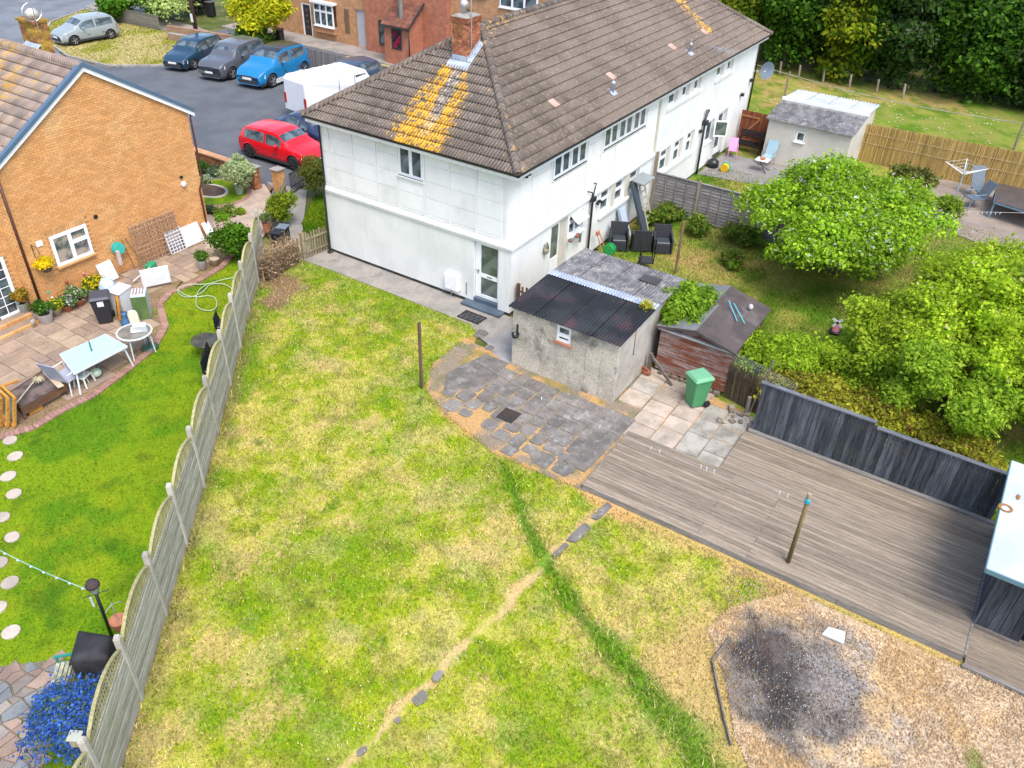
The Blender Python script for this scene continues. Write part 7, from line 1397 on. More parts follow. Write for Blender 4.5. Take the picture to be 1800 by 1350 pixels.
# ---- left patio furniture ----
WMET = paint('white_metal', (.62, .66, .70), rough=.35); t = thing('glass_garden_table', 'rectangular pale blue glass garden table with parasol stub on the patio', 'table', (-9.6, 7.85, 0)); TG_ = paint('pale_blue_glass', (.36, .55, .58), rough=.2)
C4 = [P(105, 622, .74), P(185, 587, .74), P(223, 608, .74), P(130, 656, .74)]; q = MB(); q.prism([(c.x, c.y) for c in C4], .725, .745); q.build('table_top', TG_, t, bev=.006); cc = sum(C4, Vector())/4
for c in C4: q = MB(); d = (cc-c)*.1; q.tube([(c.x+d.x, c.y+d.y, .72), (c.x-d.x*.2, c.y-d.y*.2, .03)], .025, 8); q.build('leg', WMET, t)
for a, b in zip(C4, C4[1:]+C4[:1]): q = MB(); q.bar(a-z3(.03), b-z3(.03), .03, .05); q.build('apron', WMET, t)
q = MB(); q.tube([cc-z3(.6), cc+z3(.32)], .022, 8); q.build('parasol_stub', paint('dark_teal', (.03, .16, .15)), t)
c = P(236, 583, .74); t = thing('round_glass_table', 'round glass table with white rim and a white box on top', 'table', (c.x, c.y, 0)); q = MB(); q.lathe((c.x, c.y, .71), [(.46, 0), (.50, .01), (.50, .04), (.46, .045), (.46, 0)], 32, caps=False); q.build('table_rim', WMET, t); q = MB(); q.lathe((c.x, c.y, .725), [(.46, 0), (.46, .01)], 32); q.build('glass_top', glassy('smoked_glass', (.13, .14, .12), .35, (.20, .20, .17)), t)
for k in range(4): a = .6+k*math.pi/2; q = MB(); q.tube([(c.x+.42*math.cos(a), c.y+.42*math.sin(a), .71), (c.x+.47*math.cos(a), c.y+.47*math.sin(a), .03)], .02, 8); q.build('leg', WMET, t)
q = MB(); q.obox((c.x+.12, c.y-.16, .88), .36, .14, .27, -.75, rx=.3); q.obox((c.x+.05, c.y-.05, .80), .3, .2, .1, -.7); tag(q.build('white_box', paint('box_white', (.68, .70, .74)), bev=.01), 'tilted white and grey appliance part lying on the round glass table', 'box')
p = P(264, 612); t = thing('parasol_base', 'round dark green parasol base with a short pole at the patio edge', 'parasol base', p); DGP = paint('dark_green_plastic', (.03, .09, .07)); q = MB(); q.lathe((p.x, p.y, .03), [(.25, 0), (.25, .03), (.18, .07), (.05, .10)], 22); q.build('base', DGP, t, smooth=True); q = MB(); q.tube([(p.x, p.y, .05), (p.x, p.y, .7)], .022, 8); q.build('tube', DGP, t)
# lilac sling chair, white chair and stool
def chair(name, label, x, y, an, fm, sm, h=.95, w=.52, sz=.43, recl=.25, kind='chair', solid=False):
    t = thing(name, label, kind, (0, 0, 0)); q = MB(); q.box(-w/2, w/2, -w/2, w/2, sz-.02, sz+.015); q.build('seat', sm, t, bev=.01)
    q = MB(); q.add([(-w/2, w/2, sz), (w/2, w/2, sz), (w/2, w/2+recl, h), (-w/2, w/2+recl, h), (-w/2, w/2+.03, sz), (w/2, w/2+.03, sz), (w/2, w/2+recl+.03, h), (-w/2, w/2+recl+.03, h)], [(0, 1, 2, 3), (7, 6, 5, 4), (3, 2, 6, 7), (0, 3, 7, 4), (1, 5, 6, 2)]); q.build('backrest', sm, t)
    for sx in (-1, 1):
        for sy in (-1, 1): q = MB(); q.tube([(sx*w*.46, sy*w*.44, sz), (sx*w*.5, sy*w*.55, .0)], .018, 7); q.build('leg', fm, t)
        q = MB(); q.tube([(sx*w*.54, -w*.45, sz), (sx*w*.54, -w*.45, sz+.2), (sx*w*.54, w*.5, sz+.24)], .016, 6); q.build('armrest', fm, t)
    t.location = (x, y, .03); t.rotation_euler.z = an; return t
LIL = paint('lilac_sling', (.34, .36, .46)); chair('sling_chair', 'lilac grey sling chair with high back at the end of the glass table', -10.45, 7.75, math.radians(105), WMET, LIL, h=1.1, w=.6)
WPL = paint('white_plastic_chair', (.68, .72, .68)); t = thing('plastic_stool', 'upturned white plastic child chair beside the glass table', 'stool', (0, 0, 0)); q = MB(); q.box(-.2, .2, -.18, .18, .28, .32); q.build('seat', WPL, t, bev=.015)
for sx in (-1, 1):
    for sy in (-1, 1): q = MB(); q.tube([(sx*.17, sy*.15, .29), (sx*.2, sy*.19, 0)], .025, 7); q.build('leg', WPL, t)
q = MB(); q.ext([(-.2, .17, .32), (.2, .17, .32), (.16, .2, .5), (.06, .2, .44), (-.06, .2, .5), (-.16, .2, .44)], (0, .02, 0)); q.build('backrest', WPL, t); p = P(150, 676); t.location = (p.x, p.y, .03); t.rotation_euler.z = .4
p = P(170, 660, .1); q = MB(); q.lathe((p.x, p.y, .06), [(.02, 0), (.13, .06), (.16, .14), (.13, .22), (.02, .28)], 16); tag(q.build('pale_green_ball', paint('pale_green', (.42, .56, .44)), smooth=True), 'pale green round lid standing behind the white stool', 'ball')
# cold frame: wooden box with dark sheets, boards and clutter
t = thing('planter_table', 'low wooden table frame with dark glass top littered with timber on the patio', 'table', (-11.2, 8.1, 0)); OWD = wood('orange_wood', (.50, .25, .05), (.38, .17, .03), axis=0, vo=.1); DWD = wood('dark_wood', (.14, .07, .04), (.09, .05, .03), axis=0)
F4 = [P(12, 693, .36), P(75, 652, .36), P(113, 676, .36), P(38, 718, .36)]; q = MB(); q.prism([(c.x, c.y) for c in F4], .34, .37); q.build('glass_top', glassy('dark_sheet', (.04, .045, .05), .15, (.13, .11, .11)), t)
for a, b in zip(F4, F4[1:]+F4[:1]): q = MB(); q.bar(a-z3(.1), b-z3(.1), .04, .22); q.build('side_board', DWD, t)
for c in F4: q = MB(); q.bar(c-z3(.33), c+z3(.03), .06, .06); q.build('leg', DWD, t)
q = MB(); a, b = P(80, 652, .43), P(107, 680, .43); q.bar(a, b, .16, .03); tag(q.build('pale_plank', mk('pale_pine', (.62, .48, .36), (.55, .42, .3))), 'short pale pine plank lying across the dark topped table', 'plank')
q = MB(); a, b = P(0, 680, .42), P(32, 669, .42); q.bar(a, b, .09, .04); tag(q.build('orange_batten', OWD), 'orange batten lying at the far edge of the dark topped table', 'batten')
q = MB(); a, b = P(18, 722, .45), P(58, 672, .45); q.tube([a, b], .016, 6); tag(q.build('pale_stick', mk('bleached', (.5, .46, .38))), 'pale stick lying diagonally over the dark topped table', 'stick')
p = P(68, 670, .38); q = MB(); 
for k in range(26): a = random.uniform(0, 6.28); r = random.uniform(.08, .2); q.tube([(p.x, p.y, .4), (p.x+r*math.cos(a)*.6, p.y+r*math.sin(a)*.6, .5), (p.x+r*math.cos(a), p.y+r*math.sin(a), .42)], [.014, .012, .006], 4)
tag(q.build('mop_head', mk('string', (.55, .48, .32))), 'tangled pale string mop head on the dark topped table', 'mop')
for k, (u, v, s, l) in enumerate([(60, 722, .36, 'orange plywood box with a white sheet beside the low table'), (88, 700, .42, 'brown cardboard box under the end of the low table')]):
    p = P(u, v); mt = OWD if k == 0 else mk('cardboard', (.42, .29, .19), (.36, .24, .16), fa=.1); t = thing('crate' if k == 0 else 'cardboard_box', l, 'box', p); q = MB(); w = s/2
    for a, b in (((-w, -w*.7), (w, -w*.7)), ((w, -w*.7), (w, w*.7)), ((w, w*.7), (-w, w*.7)), ((-w, w*.7), (-w, -w*.7))): q.bar((p.x+a[0], p.y+a[1], .18), (p.x+b[0], p.y+b[1], .18), .015, .32)
    q.box(p.x-w, p.x+w, p.y-w*.7, p.y+w*.7, .03, .05); q.build('box_sides', mt, t)
    if k == 0: q = MB(); q.obox((p.x-.02, p.y-w*.7-.012, .24), .16, .01, .15, 0); q.build('paper', WP, t)
t = thing('orange_window_frames', 'orange stained window frames leaning together at the left frame edge', 'frame', (-12.6, 7.6, 0))
for k in range(3):
    o_ = Vector((-12.35-.1*k, 7.35+.14*k, 0)); ux = Vector((.1, .75, 0)); uz = Vector((.22, -.10, .85)); q = MB(); a = o_; b = o_+ux; c2_ = o_+ux+uz; d_ = o_+uz
    for s, e in ((a, b), (b, c2_), (c2_, d_), (d_, a)): q.bar(s+z3(.05), e+z3(.05), .06, .07)
    q.build('frame', OWD, t)
    if k == 0: q = MB(); q.add([a+z3(.05), b+z3(.05), c2_+z3(.05), d_+z3(.05)], [(0, 1, 2, 3)]); q.build('pane', glassy('green_pane', (.05, .09, .07), .1, (.15, .22, .18)), t)
# ---- heap of household things near the wall ----
WG = paint('white_goods', (.66, .69, .72)); t = thing('mirror_cabinet', 'grey cabinet with a mirrored door tinted green as if reflecting the lawn', 'cabinet', (0, 0, 0)); q = MB(); q.box(-.22, .22, -.28, .28, 0, .85); q.build('carcass', paint('cabinet_grey', (.42, .5, .52)), t, bev=.006); q = MB(); q.box(-.225, .225, -.29, -.281, .03, .83); q.build('mirror_door', (lambda m: m)(paint('mirror_painted_reflection', (.16, .27, .10), rough=.08, metal=.5)), t)  # green lawn reflection is put into the mirror door's colour
q = MB(); q.box(-.2, .2, -.24, .24, .851, .87); q.build('top_tray', WG, t); q = MB()
for k in range(4): q.box(-.16+k*.09, -.12+k*.09, -.2, .2, .871, .9)
q.build('rack_items', mk('grey_brown_mix', (.2, .15, .13), (.4, .36, .36), ns=12.), t); t.location = (-6.86, 9.35, .03); t.rotation_euler.z = math.radians(-42)
q = MB(); q.obox((-7.05, 10.05, .85), .62, .45, .05, .3, rx=.1); q.obox((-7.05, 10.05, .42), .5, .4, .8, .3); tag(q.build('white_cupboard', WG, bev=.01), 'white cupboard with a tilted top behind the mirrored cabinet', 'cupboard')
q = MB(); q.obox((-7.42, 9.75, .40), .07, .42, .78, -.5, ry=.12); tag(q.build('orange_board', mk('orange_ply', (.50, .22, .02), (.42, .17, .02), fa=.1)), 'orange wooden panel standing between the black bin and the cabinet', 'panel')
q = MB(); q.ext([(-.14, 0, 0), (.14, 0, 0), (.15, 0, .42), (.10, 0, .55), (-.10, 0, .55), (-.15, 0, .42)], (0, .05, 0)); q.v = [(-7.42+x*math.cos(-.6)-y*math.sin(-.6), 9.0+x*math.sin(-.6)+y*math.cos(-.6)+z*.08, .03+z) for x, y, z in q.v]; tag(q.build('cream_chair_back', paint('cream_plastic', (.66, .64, .50)), bev=.02), 'cream rounded panel leaning in front of the mirrored cabinet', 'panel')
q = MB(); q.lathe((-7.5, 9.35, .03), [(.16, 0), (.18, .12), (.10, .2), (.08, .34), (.10, .42)], 14); tag(q.build('blue_grey_pump', paint('navy_blue', (.04, .12, .24)), smooth=True), 'small navy blue tub and bottle beside the black bin', 'tub')
q = MB(); q.lathe((-7.0, 10.75, .03), [(.2, 0), (.27, .3), (.28, .6), (.2, .85), (.1, .95)], 12); tag(q.build('clear_sack', mk('plastic_sack', (.52, .60, .68), (.3, .45, .6), ns=5., rough=.25), smooth=True), 'clear plastic sack with blue contents against the brick wall', 'sack')
q = MB(); q.bar((-5.85, 10.70, .45), (-5.05, 10.30, .45), .06, .62, up=(0, 0, 1)); tag(q.build('white_board', WG, bev=.01), 'large white panel standing on the patio behind the mirrored cabinet', 'panel')
def wallbox(name, x0, x1, z0, z1, d, mt, label, cat, tilt=.25): q = MB(); q.add([(x0, by-d-tilt, z0), (x1, by-d-tilt, z0), (x1, by-d, z1), (x0, by-d, z1), (x0, by-tilt, z0), (x1, by-tilt, z0), (x1, by-.01, z1), (x0, by-.01, z1)], [(0, 1, 2, 3), (3, 2, 6, 7), (1, 5, 6, 2), (4, 0, 3, 7)]); return tag(q.build(name, mt), label, cat)
wallbox('white_board', -6.32, -5.78, .03, .62, .04, WG, 'white board leaning on the brick wall above the yellow flowers', 'board'); wallbox('white_door_panel', -2.95, -2.15, .03, .68, .05, WG, 'stack of white boards leaning on the brick wall right of the trellis', 'board'); wallbox('white_door_panel', -1.98, -1.66, .03, .52, .05, WG, 'white board leaning at the house corner beyond the downpipe', 'board')
def trellis(x0, x1, z0, z1, nx, nz, mt, label, y=by-.05, tilt=.18):
    t = thing('trellis', label, 'trellis', ((x0+x1)/2, y, z0)); yy = lambda z: y-tilt*(1-(z-z0)/(z1-z0))
    for k in range(nx): x = x0+(x1-x0)*k/(nx-1); q = MB(); q.bar((x, yy(z0), z0), (x, yy(z1), z1), .03, .018, up=(0, 1, 0)); q.build('upright', mt, t)
    for k in range(nz): z = z0+(z1-z0)*k/(nz-1); q = MB(); q.bar((x0, yy(z)-.02, z), (x1, yy(z)-.02, z), .018, .03); q.build('cross_bar', mt, t)
trellis(-4.85, -3.05, .05, 1.45, 13, 10, wood('trellis_wood', (.36, .25, .19), (.28, .2, .15), axis=2), 'large square brown trellis leaning on the brick wall'); trellis(-3.62, -2.98, .03, .82, 6, 8, paint('white_trellis', (.62, .64, .68)), 'small white trellis in front of the large brown one', y=by-.12)
q = MB(); q.bar((-3.6, by-.08, .4), (-3.0, by-.08, .4), .02, .7); tag(q.build('white_sheet', WG), 'white sheet behind the small white trellis', 'board')
t = thing('hose_reel', 'round turquoise hose reel standing against the brick wall', 'hose reel', (-5.45, 12.1, .4)); q = MB(); q.lathe((0, 0, 0), [(.03, -.09), (.2, -.09), (.2, -.06), (.12, -.05), (.12, .05), (.2, .06), (.2, .09), (.03, .09)], 22); q.v = [(-5.45+x, by-.14+z, .95+y) for x, y, z in q.v]; q.build('drum', paint('turquoise_drum', (.05, .42, .36)), t, smooth=False)
q = MB(); q.obox((-5.6, by-.3, .7), .1, .1, .5); q.build('stand', paint('pale_pink_grey', (.5, .42, .42)), t)
for x_, x2, l in ((-5.05, -4.75, 'brown garden tool handle leaning left of the trellis'), (-5.2, -5.1, 'second thinner tool handle leaning on the brick wall')): q = MB(); q.tube([(x_, by-.05, 1.15), (x2, by-.25, .05)], .014, 6); tag(q.build('tool_handle', PO), l, 'tool')
t = thing('green_crate', 'small bright green and black strimmer lying by the wall', 'garden tool', (-4.85, 11.6, 0)); q = MB(); q.obox((-4.75, 11.75, .16), .38, .25, .2, .4); q.build('housing', paint('tool_green', (.02, .28, .13)), t, bev=.03); q = MB(); q.obox((-5.1, 11.5, .1), .5, .12, .1, .4); q.build('motor', BLACKP, t, bev=.03); q = MB(); q.tube([(-4.9, 11.6, .2), (-5.8, 11.3, .15)], .02, 6); q.build('shaft', WMET, t)
# ---- pots and flowers along the wall ----
def potplant(u, v, r, h, pm, cols, fr, fh, label, seed, flower=None, size=.035, pn='pot', z0=.03):
    p = P(u, v); t = thing('potted_plant', label, 'potted plant', (p.x, p.y, z0), 'potted plants along the brick wall'); q = MB(); q.lathe((p.x, p.y, z0), [(r*.72, 0), (r, h), (r*1.06, h+.01), (r*.9, h-.02), (r*.8, h-.05)], 16); q.build(pn, pm, t, smooth=True)
    q = MB(); q.lathe((p.x, p.y, z0+h-.06), [(r*.88, 0), (r*.5, .02)], 12); q.build('soil', MC['soil'], t); ce, ra = clumps((p.x, p.y, z0+h+fh*.5), (fr, fr, fh*.55), 7, fr*.5, seed, .1); V, c = leaves(1400, ce, ra, cols, size, seed)
    if flower: R = np.random.RandomState(seed); k = R.rand(len(V)) < flower[1]; c[k] = flower[0]
    foliage('foliage', t, V, c)
WPT = paint('white_pot', (.66, .68, .70)); BEP = mk('beige_pot', (.5, .42, .32), fa=.1); TER = MC['terracotta_tile']; G1 = [(.03, .09, .01), (.08, .18, .02)]; G2 = [(.07, .17, .02), (.15, .27, .04)]
potplant(47, 556, .16, .30, POTM, [(.20, .18, .02), (.38, .26, .03), (.3, .12, .02)], .24, .42, 'golden brown clipped ball plant in a pale pot beside the patio door', 201, z0=.2); potplant(83, 567, .24, .34, WPT, G1, .30, .4, 'dark leafed plant in the large white pot by the steps', 202); potplant(102, 555, .15, .25, BEP, G2, .18, .22, 'yellow flowers in a beige pot next to the white pot', 203, ((.75, .6, .02), .3)); potplant(121, 547, .17, .22, TER, G1, .22, .22, 'white flowers in a terracotta pot along the brick wall', 204, ((.6, .6, .65), .35)); potplant(142, 537, .17, .22, TER, G2, .24, .3, 'leafy plant with white blooms in the terracotta pot nearer the bin', 205, ((.7, .7, .6), .25)); potplant(160, 524, .14, .2, TER, G2, .22, .25, 'small green plant with pale yellow flowers behind the black bin', 206, ((.6, .6, .2), .3)); potplant(180, 522, .2, .3, TER, G1, .32, .32, 'mass of yellow flowers behind the black bin by the wall', 207, ((.8, .62, .01), .5)); potplant(357, 474, .17, .36, WPT, G2, .2, .25, 'green plant in a tall cream pot on the patio edge by the hose', 208)
p = P(378, 466); q = MB(); q.lathe((p.x, p.y, .03), [(.13, 0), (.18, .22), (.2, .24), (.16, .2)], 16); tag(q.build('empty_pot', BEP, smooth=True), 'empty beige bowl pot beside the tall cream pot', 'plant pot')
p = P(62, 578); q = MB(); q.obox((p.x+.0, p.y, .25), .16, .12, .16, .5, rx=.2); tag(q.build('stone_ornament', mk('stone_orn', (.35, .32, .26), fa=.2), bev=.04), 'small pale stone ornament on the patio step corner', 'ornament')
p = Vector((-7.98, by-.22, 1.30)); t = thing('hanging_basket', 'hanging basket full of yellow flowers on the brick wall by the window', 'hanging basket', p); q = MB(); q.lathe((p.x, p.y, p.z-.14), [(.04, 0), (.14, .06), (.18, .16)], 14); q.build('basket', mk('basket_brown', (.08, .06, .045)), t, smooth=True); ce, ra = clumps((p.x, p.y, p.z+.16), (.2, .18, .16), 7, .12, 5, .1); V, c = leaves(2200, ce, ra, [(.75, .58, .01), (.85, .7, .02), (.2, .3, .03)], .025, 6); foliage('flowers', t, V, c)
q = MB(); q.tube([(p.x-.12, by-.01, p.z+.75), (p.x-.12, p.y, p.z+.8), (p.x-.05, p.y, p.z+.5)], .012, 5); q.tube([(p.x-.12, by-.01, p.z+.35), (p.x-.12, by-.01, p.z+.8)], .012, 5); q.build('bracket', BLACKP, t)
for k, (u, v, c, l) in enumerate([(117, 496, (.3, .05, .02), 'dark red butterfly wall ornament'), (147, 481, (.55, .2, .2), 'pink metal flower ornament on the brick wall'), (85, 514, (.02, .3, .2), 'green glass ball on a stick above the pots'), (92, 524, (.6, .62, .6), 'white ball on a stick above the pots')]):
    w = PY(u, v, by-.06 if k < 2 else 11.75); q = MB(); q.lathe((w.x, w.y, w.z), [(.01, -.05), (.045, -.02), (.045, .02), (.01, .05)], 10); 
    if k < 2: q.tube([(w.x, w.y, w.z), (w.x+.1, w.y, w.z-.22)], .008, 4); q.lathe((w.x+.1, w.y, w.z-.24), [(.01, -.02), (.03, 0), (.01, .02)], 8)
    else: q.tube([(w.x, w.y, w.z), (w.x, w.y, .2)], .008, 4)
    tag(q.build('garden_ornament', paint('orn%d' % k, c), smooth=True), l, 'ornament')
# ---- front garden of brick house: wire arch ----
q = MB(); c0 = P(398, 425)
for k in range(9): a = math.pi*k/8; b = math.pi*(k+1)/8 if k < 8 else a
for s in (0, .22):
    for i in range(4): q.tube([(c0.x-.25+i*.14, c0.y+s, .03), (c0.x-.3+i*.16, c0.y+s, .9)], .008, 4)
    for z in (.2, .45, .7): q.tube([(c0.x-.28, c0.y+s, z), (c0.x+.2, c0.y+s, z+.05)], .008, 4)
tag(q.build('wire_obelisk', mk('rusty_wire', (.16, .1, .07))), 'thin rusty wire plant frame beside the rounded bush', 'plant support')
# ---- back yard of the white house: black rattan chairs etc ----
RAT = mk('black_rattan', (.022, .025, .03), (.04, .043, .05), ns=30., fine=60., fa=.4, bd=.01)
def armchair(label, x, y, an, tip=0., name='rattan_armchair'):
    t = thing(name, label, 'chair', (0, 0, 0), 'black garden armchairs'); q = MB(); q.box(-.27, .27, -.28, .25, .04, .42); q.build('seat_base', RAT, t, bev=.02); q = MB(); q.add([(-.30, .24, .06), (.30, .24, .06), (.33, .36, .92), (-.33, .36, .92), (-.30, .32, .06), (.30, .32, .06), (.33, .43, .92), (-.33, .43, .92)], [(0, 1, 2, 3), (7, 6, 5, 4), (3, 2, 6, 7), (0, 3, 7, 4), (1, 5, 6, 2)]); q.build('backrest', RAT, t)
    for s in (1, -1): q = MB(); q.ext([(s*.30, -.30, .04), (s*.30, .30, .04), (s*.30, .34, .70), (s*.30, .1, .66), (s*.30, -.30, .60)], (s*.06, 0, 0)); q.build('arm', RAT, t)
    q = MB(); q.box(-.25, .25, -.26, .22, .42, .47); q.build('cushion', paint('charcoal_cushion', (.04, .05, .06)), t, bev=.02); t.location = (x, y, 0); t.rotation_euler = (tip, 0, an); return t
armchair('black rattan armchair nearest the wall beside the reel', 6.55, -.62, math.radians(-60)); armchair('middle black rattan armchair turned with its back to us', 7.05, -1.3, math.radians(120)); armchair('black rattan armchair standing square on the grass at the right of the three', 7.35, -2.05, math.radians(-60))
t = thing('upturned_chair', 'black chair lying upside down with legs in the air behind the garage roof', 'chair', (0, 0, 0)); q = MB(); q.box(-.25, .25, -.25, .25, .30, .36); q.build('seat', RAT, t)
for sx in (-1, 1):
    for sy in (-1, 1): q = MB(); q.tube([(sx*.22, sy*.22, .36), (sx*.24, sy*.25, .85)], .022, 6); q.build('leg', BLACKP, t)
q = MB(); q.box(-.25, .25, .2, .26, 0, .3); q.build('backrest', RAT, t); t.location = (5.75, -2.15, 0); t.rotation_euler.z = .5
def ladder(label, x0, y0, an, h, w, mt, lean=.9, n=7):
    t = thing('step_ladder', label, 'ladder', (0, 0, 0))
    for s in (-1, 1): q = MB(); q.bar((s*w/2, 0, 0), (s*w/2*.9, lean, h), .07, .03); q.build('stile', mt, t)
    for k in range(1, n+1): q = MB(); f = k/(n+1); q.bar((-w/2, lean*f, h*f), (w/2, lean*f, h*f), .03, .07); q.build('rung', mt, t)
    t.location = (x0, y0, 0); t.rotation_euler.z = an
ladder('aluminium and orange step ladder leaning on the rear wall beside the grey fence', 8.95, -.85, 0, 1.9, .45, paint('ladder_alu', (.5, .48, .42), metal=.3), lean=.7)
q = MB(); q.bar((8.35, -.85, .05), (8.30, -.14, 1.95), .34, .10, up=(0, 1, .3)); tag(q.build('slate_board', paint('dark_slate_panel', (.05, .065, .085), rough=.5)), 'long dark slate-blue panel leaning against the rear wall by the ladder', 'panel'); q = MB(); q.obox((8.75, -.35, 1.98), 1.0, .55, .05, 0, rx=.15); tag(q.build('grey_sheet', paint('grey_sheet', (.22, .25, .25), rough=.5)), 'flat grey sheet balanced on top of the leaning ladder and panel', 'board')
q = MB(); q.bar((7.55, -.5, .05), (7.5, -.12, 1.2), .42, .12, up=(0, 1, .3)); tag(q.build('clear_box', paint('silver_blue', (.42, .5, .6), rough=.25)), 'upright silvery blue plastic wrapped box against the rear wall', 'box')
t = thing('hose_cart', 'green hose reel cart with orange handle near the downpipe', 'hose reel', (5.7, -.5, 0)); q = MB(); q.lathe((0, 0, 0), [(.05, -.12), (.22, -.12), (.22, -.09), (.15, -.08), (.15, .08), (.22, .09), (.22, .12), (.05, .12)], 18); q.v = [(5.75+z, -.65+x, .3+y) for x, y, z in q.v]; q.build('drum', paint('reel_green', (.02, .3, .08)), t); q = MB(); q.tube([(5.6, -.5, 0), (5.4, -.25, .95), (5.6, -.2, 1.0), (5.85, -.5, .05)], .02, 6); q.obox((5.45, -.25, .95), .15, .1, .15); q.build('handle', paint('salmon', (.5, .2, .12)), t)
q = MB(); q.lathe((2.02, -.09, 1.45), [(.03, 0), (.11, .06), (.13, .2), (.09, .34), (.05, .42)], 14, sy=.6); tag(q.build('wall_ornament', mk('dark_stone_orn', (.05, .06, .07), (.35, .32, .22), ns=4.), smooth=True), 'dark penguin-shaped stone ornament hung left of the rear door', 'ornament')
p = P(1137, 447, 2.1); q = MB(); q.lathe((3.55, -.16, 1.30), [(.02, 0), (.07, .03), (.08, .1), (.03, .16)], 10); q.obox((3.95, -.2, 1.42), .25, .1, .1, .3); q.obox((4.25, -.16, 1.2), .12, .05, .3); tag(q.build('sill_items', mk('sill_mix', (.04, .16, .15), (.3, .1, .08), ns=6.)), 'small pots and a green bottle on the kitchen window ledge', 'ornament')
# garden windmill by the apple tree
p = P(1467, 586); t = thing('garden_windmill', 'pink and white child garden toy standing in a dark pot on the grass', 'toy', p); q = MB(); q.lathe((p.x, p.y, 0), [(.16, 0), (.2, .1), (.16, .12)], 14); q.build('pot', BLACKP, t); q = MB(); q.lathe((p.x, p.y, .1), [(.13, 0), (.03, .35)], 10); q.build('tower', paint('toy_pink', (.55, .18, .22)), t)
for k in range(4): q = MB(); a = .6+k*math.pi/2; q.bar((p.x-.05, p.y, .42), (p.x-.05, p.y+.2*math.cos(a), .42+.2*math.sin(a)), .09, .015, up=(1, 0, 0)); q.build('sail', WP, t)
# ---- neighbour patio beyond ----
q = MB(); q.prism([(15.5, -.1), (18.9, -.1), (18.9, -6.0), (17.6, -4.4), (15.9, -2.6)], -.03, .02); struct(q, 'neighbour_patio', mk('patio_grey', (.24, .225, .22), (.19, .18, .175), ns=1., fine=20., fa=.12, stain=(.3, .29, .29)))
q = MB(); q.prism([(16.6, -9.2), (22.0, -8.5), (22, -16), (16.0, -15), (15.6, -12)], -.03, .02); struct(q, 'far_patio', mk('patio_tan', (.28, .23, .19), (.22, .18, .15), ns=1., fine=20., fa=.15))
t = thing('brown_gate', 'red-brown boarded side gate with diagonal brace beside the far end of the white house', 'gate', (19.8, -.9, 0)); RBN = wood('gate_brown', (.20, .065, .028), (.15, .045, .02), axis=2, vo=.12); q = MB()
for k in range(12): q = MB(); y_ = -.12-k*.14; q.box(20.3, 20.33, y_-.135, y_, .05, 1.75); q.build('board', RBN, t)
for a, b in (((20.28, -.15, 1.5), (20.28, -1.1, 1.5)), ((20.28, -.15, .35), (20.28, -1.1, .35)), ((20.28, -.2, .4), (20.28, -1.05, 1.45)), ((20.28, -1.12, .1), (20.28, -1.12, 1.75))): q = MB(); q.bar(a, b, .03, .08); q.build('brace', wood('gate_light', (.32, .13, .06), (.25, .1, .04), axis=1), t)
t = thing('dark_garden_bench', 'dark slatted bench standing in front of the brown gate', 'bench', (20.0, -.95, 0)); 
for z in (.42, .7, .82, .94): q = MB(); q.bar((19.95, -.4, z), (19.95, -1.5, z), .03, .09); q.build('slat', BLACKP, t)
for y_ in (-.4, -1.5): q = MB(); q.bar((19.95, y_, 0), (19.95, y_, 1.0), .06, .06); q.bar((19.6, y_, 0), (19.6, y_, .6), .05, .05); q.bar((19.6, y_, .6), (19.95, y_, .62), .05, .05); q.build('bench_end', BLACKP, t)
q = MB(); q.box(19.55, 19.95, -1.5, -.4, .38, .42); q.build('seat', BLACKP, t)
PKM = paint('bubblegum_pink', (.62, .25, .45)); chair('pink_child_chair', 'small pink child chair on the neighbour patio by the wall', 18.6, -.55, math.radians(-70), PKM, PKM, h=.75, w=.4, sz=.32); chair('blue_sling_chair', 'pale blue folding chair on the neighbour patio near the cream shed', 18.5, -2.3, math.radians(-90), MC['steel'], paint('sling_blue', (.28, .42, .50)), h=1.05, w=.5)
t = thing('folding_table', 'small white topped folding table with crossed dark legs near the blue chair', 'table', (17.7, -2.3, 0)); q = MB(); q.box(17.45, 17.95, -2.6, -2.0, .52, .55); q.build('table_top', WP, t); q = MB(); q.tube([(17.4, -2.65, 0), (18.0, -1.95, .52)], .018, 6); q.tube([(18.0, -2.65, 0), (17.4, -1.95, .52)], .018, 6); q.build('crossed_legs', BLACKP, t); q = MB(); q.lathe((17.7, -2.3, .55), [(.1, 0), (.14, .08), (.08, .1)], 10); tag(q.build('brown_bowl', TER), 'brown bowl on the small folding table', 'bowl')
p = P(1273, 302); t = thing('toy_hose_reel', 'yellow and green toy reel on the neighbour lawn edge', 'toy', p); q = MB(); q.lathe((0, 0, 0), [(.18, -.12), (.18, .08)], 16); q.v = [(p.x+z, p.y+x, .2+y) for x, y, z in q.v]; q.build('yellow_drum', paint('toy_yellow', (.7, .42, .01)), t); q = MB(); q.lathe((0, 0, 0), [(.23, .08), (.23, .13)], 16); q.v = [(p.x+z, p.y-.0+x, .2+y) for x, y, z in q.v]; q.build('green_disc', paint('toy_green', (.02, .4, .3)), t)
p = P(1252, 294); q = MB(); q.lathe((p.x, p.y, 0), [(.2, 0), (.28, .1), (.26, .3), (.1, .42)], 14); q.tube([(p.x, p.y, .3), (p.x+.9, p.y+.1, .5)], .03, 6); tag(q.build('barbecue_kettle', BLACKP, smooth=True), 'dark round kettle barbecue tipped over beside the toy reel', 'barbecue')
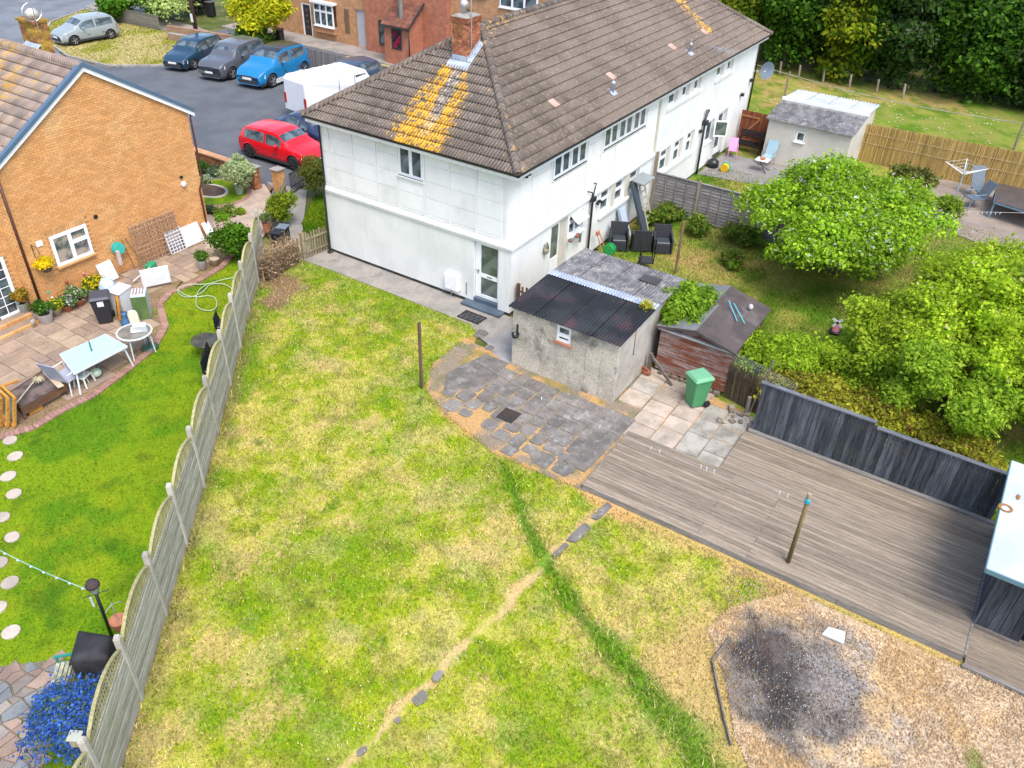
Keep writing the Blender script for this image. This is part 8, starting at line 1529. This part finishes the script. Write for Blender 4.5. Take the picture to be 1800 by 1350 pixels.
# rotary airer
p = P(1679, 347); t = thing('rotary_airer', 'folded white rotary clothes airer before the reed screen', 'clothes airer', p); q = MB(); q.tube([p, p+z3(1.55)], .025, 8); q.build('pole', paint('airer_blue', (.3, .42, .5)), t)
hub = p+z3(1.05)
for a in (.15, 1.72, 3.29, 4.86): q = MB(); q.tube([hub, hub+Vector((math.cos(a)*.85, math.sin(a)*.85, .42))], .016, 6); q.build('arm', WP, t)
q = MB()
for f in (.35, .55, .75, .98):
    pts = [hub+Vector((math.cos(a)*.85, math.sin(a)*.85, .42))*f for a in (.15, 1.72, 3.29, 4.86)]
    for a, b in zip(pts, pts[1:]+pts[:1]): q.tube([a, b], .006, 3)
q.build('lines', WP, t)
# right patio: dark table and recliners
BLM = paint('blue_grey_metal', (.14, .24, .32)); t = thing('dark_patio_table', 'dark topped rectangular table with blue-grey legs at the right edge', 'table', (19.6, -12.6, 0)); q = MB(); T4 = [(18.55, -11.9), (20.9, -11.75), (20.8, -14.2), (18.0, -14.0)]; q.prism(T4, .72, .75); q.build('table_top', mk('dark_top', (.07, .055, .05), (.09, .07, .06), rough=.4), t)
for x, y in T4: q = MB(); q.bar((x*.97+.6, y*.97-.38, .72), (x*.98+.4, y*.98-.25, 0), .06, .06); q.build('leg', BLM, t)
for a, b in zip(T4, T4[1:]+T4[:1]): q = MB(); q.bar((*a, .69), (*b, .69), .05, .06); q.build('apron', BLM, t)
SLG = paint('charcoal_sling', (.10, .13, .16)); chair('recliner_chair', 'reclining dark sling chair behind the dark patio table', 20.4, -11.2, math.radians(-55), BLM, SLG, h=1.25, w=.58, recl=.4); chair('recliner_chair', 'second sling chair with blue-grey frame left of the dark table', 19.3, -11.1, math.radians(-140), BLM, SLG, h=1.1, w=.58, recl=.35)
q = MB(); p0 = P(1700, 372, .9); p1 = P(1830, 375, .9); q.tube([p0, p1], .008, 4)
o = tag(q.build('washing_line', MC['line_grey']), 'thin washing line with pegs before the dark patio table', 'washing line')
for k in range(6): pp = lerp(p0, p1, .15+k*.06); q = MB(); q.obox((pp.x, pp.y, pp.z-.04), .025, .02, .1); q.build('peg', WP, o)
shrub('potted_rose', 'small leafy potted plant on the far patio beside the apple tree', (17.0, -10.3, 0), (.5, .5, .6), 2500, [(.10, .2, .01), (.25, .35, .03)], .05, 130, cat='plant', cz=.6)
shrub('weed_clump', 'ragged green clump under the reed screen left of the airer', (20.5, -8.3, 0), (.8, .9, .4), 2500, [(.08, .12, .02), (.2, .2, .05)], .06, 131, group='weeds along the grey fence', cat='plant')
# items in the terrace front garden
for u, v, l, c in ((372, 22, 'black bin by the orange terrace house', (.02, .02, .025)), (330, 12, 'dark bins beside the brown pole', (.03, .05, .06)), (492, 72, 'black planter at the foot of the terrace house', (.02, .02, .02))):
    p = P(u, v+6); t = thing('terrace_bin', l, 'bin', p, 'bins along the terrace'); q = MB(); q.obox((p.x, p.y, .45), .5, .5, .9, .2); q.build('bin_body', paint('tb%d' % u, c), t, bev=.03); q = MB(); q.obox((p.x, p.y, .94), .56, .56, .07, .2); q.build('lid', paint('tbl', (.1, .1, .11)), t, bev=.02)
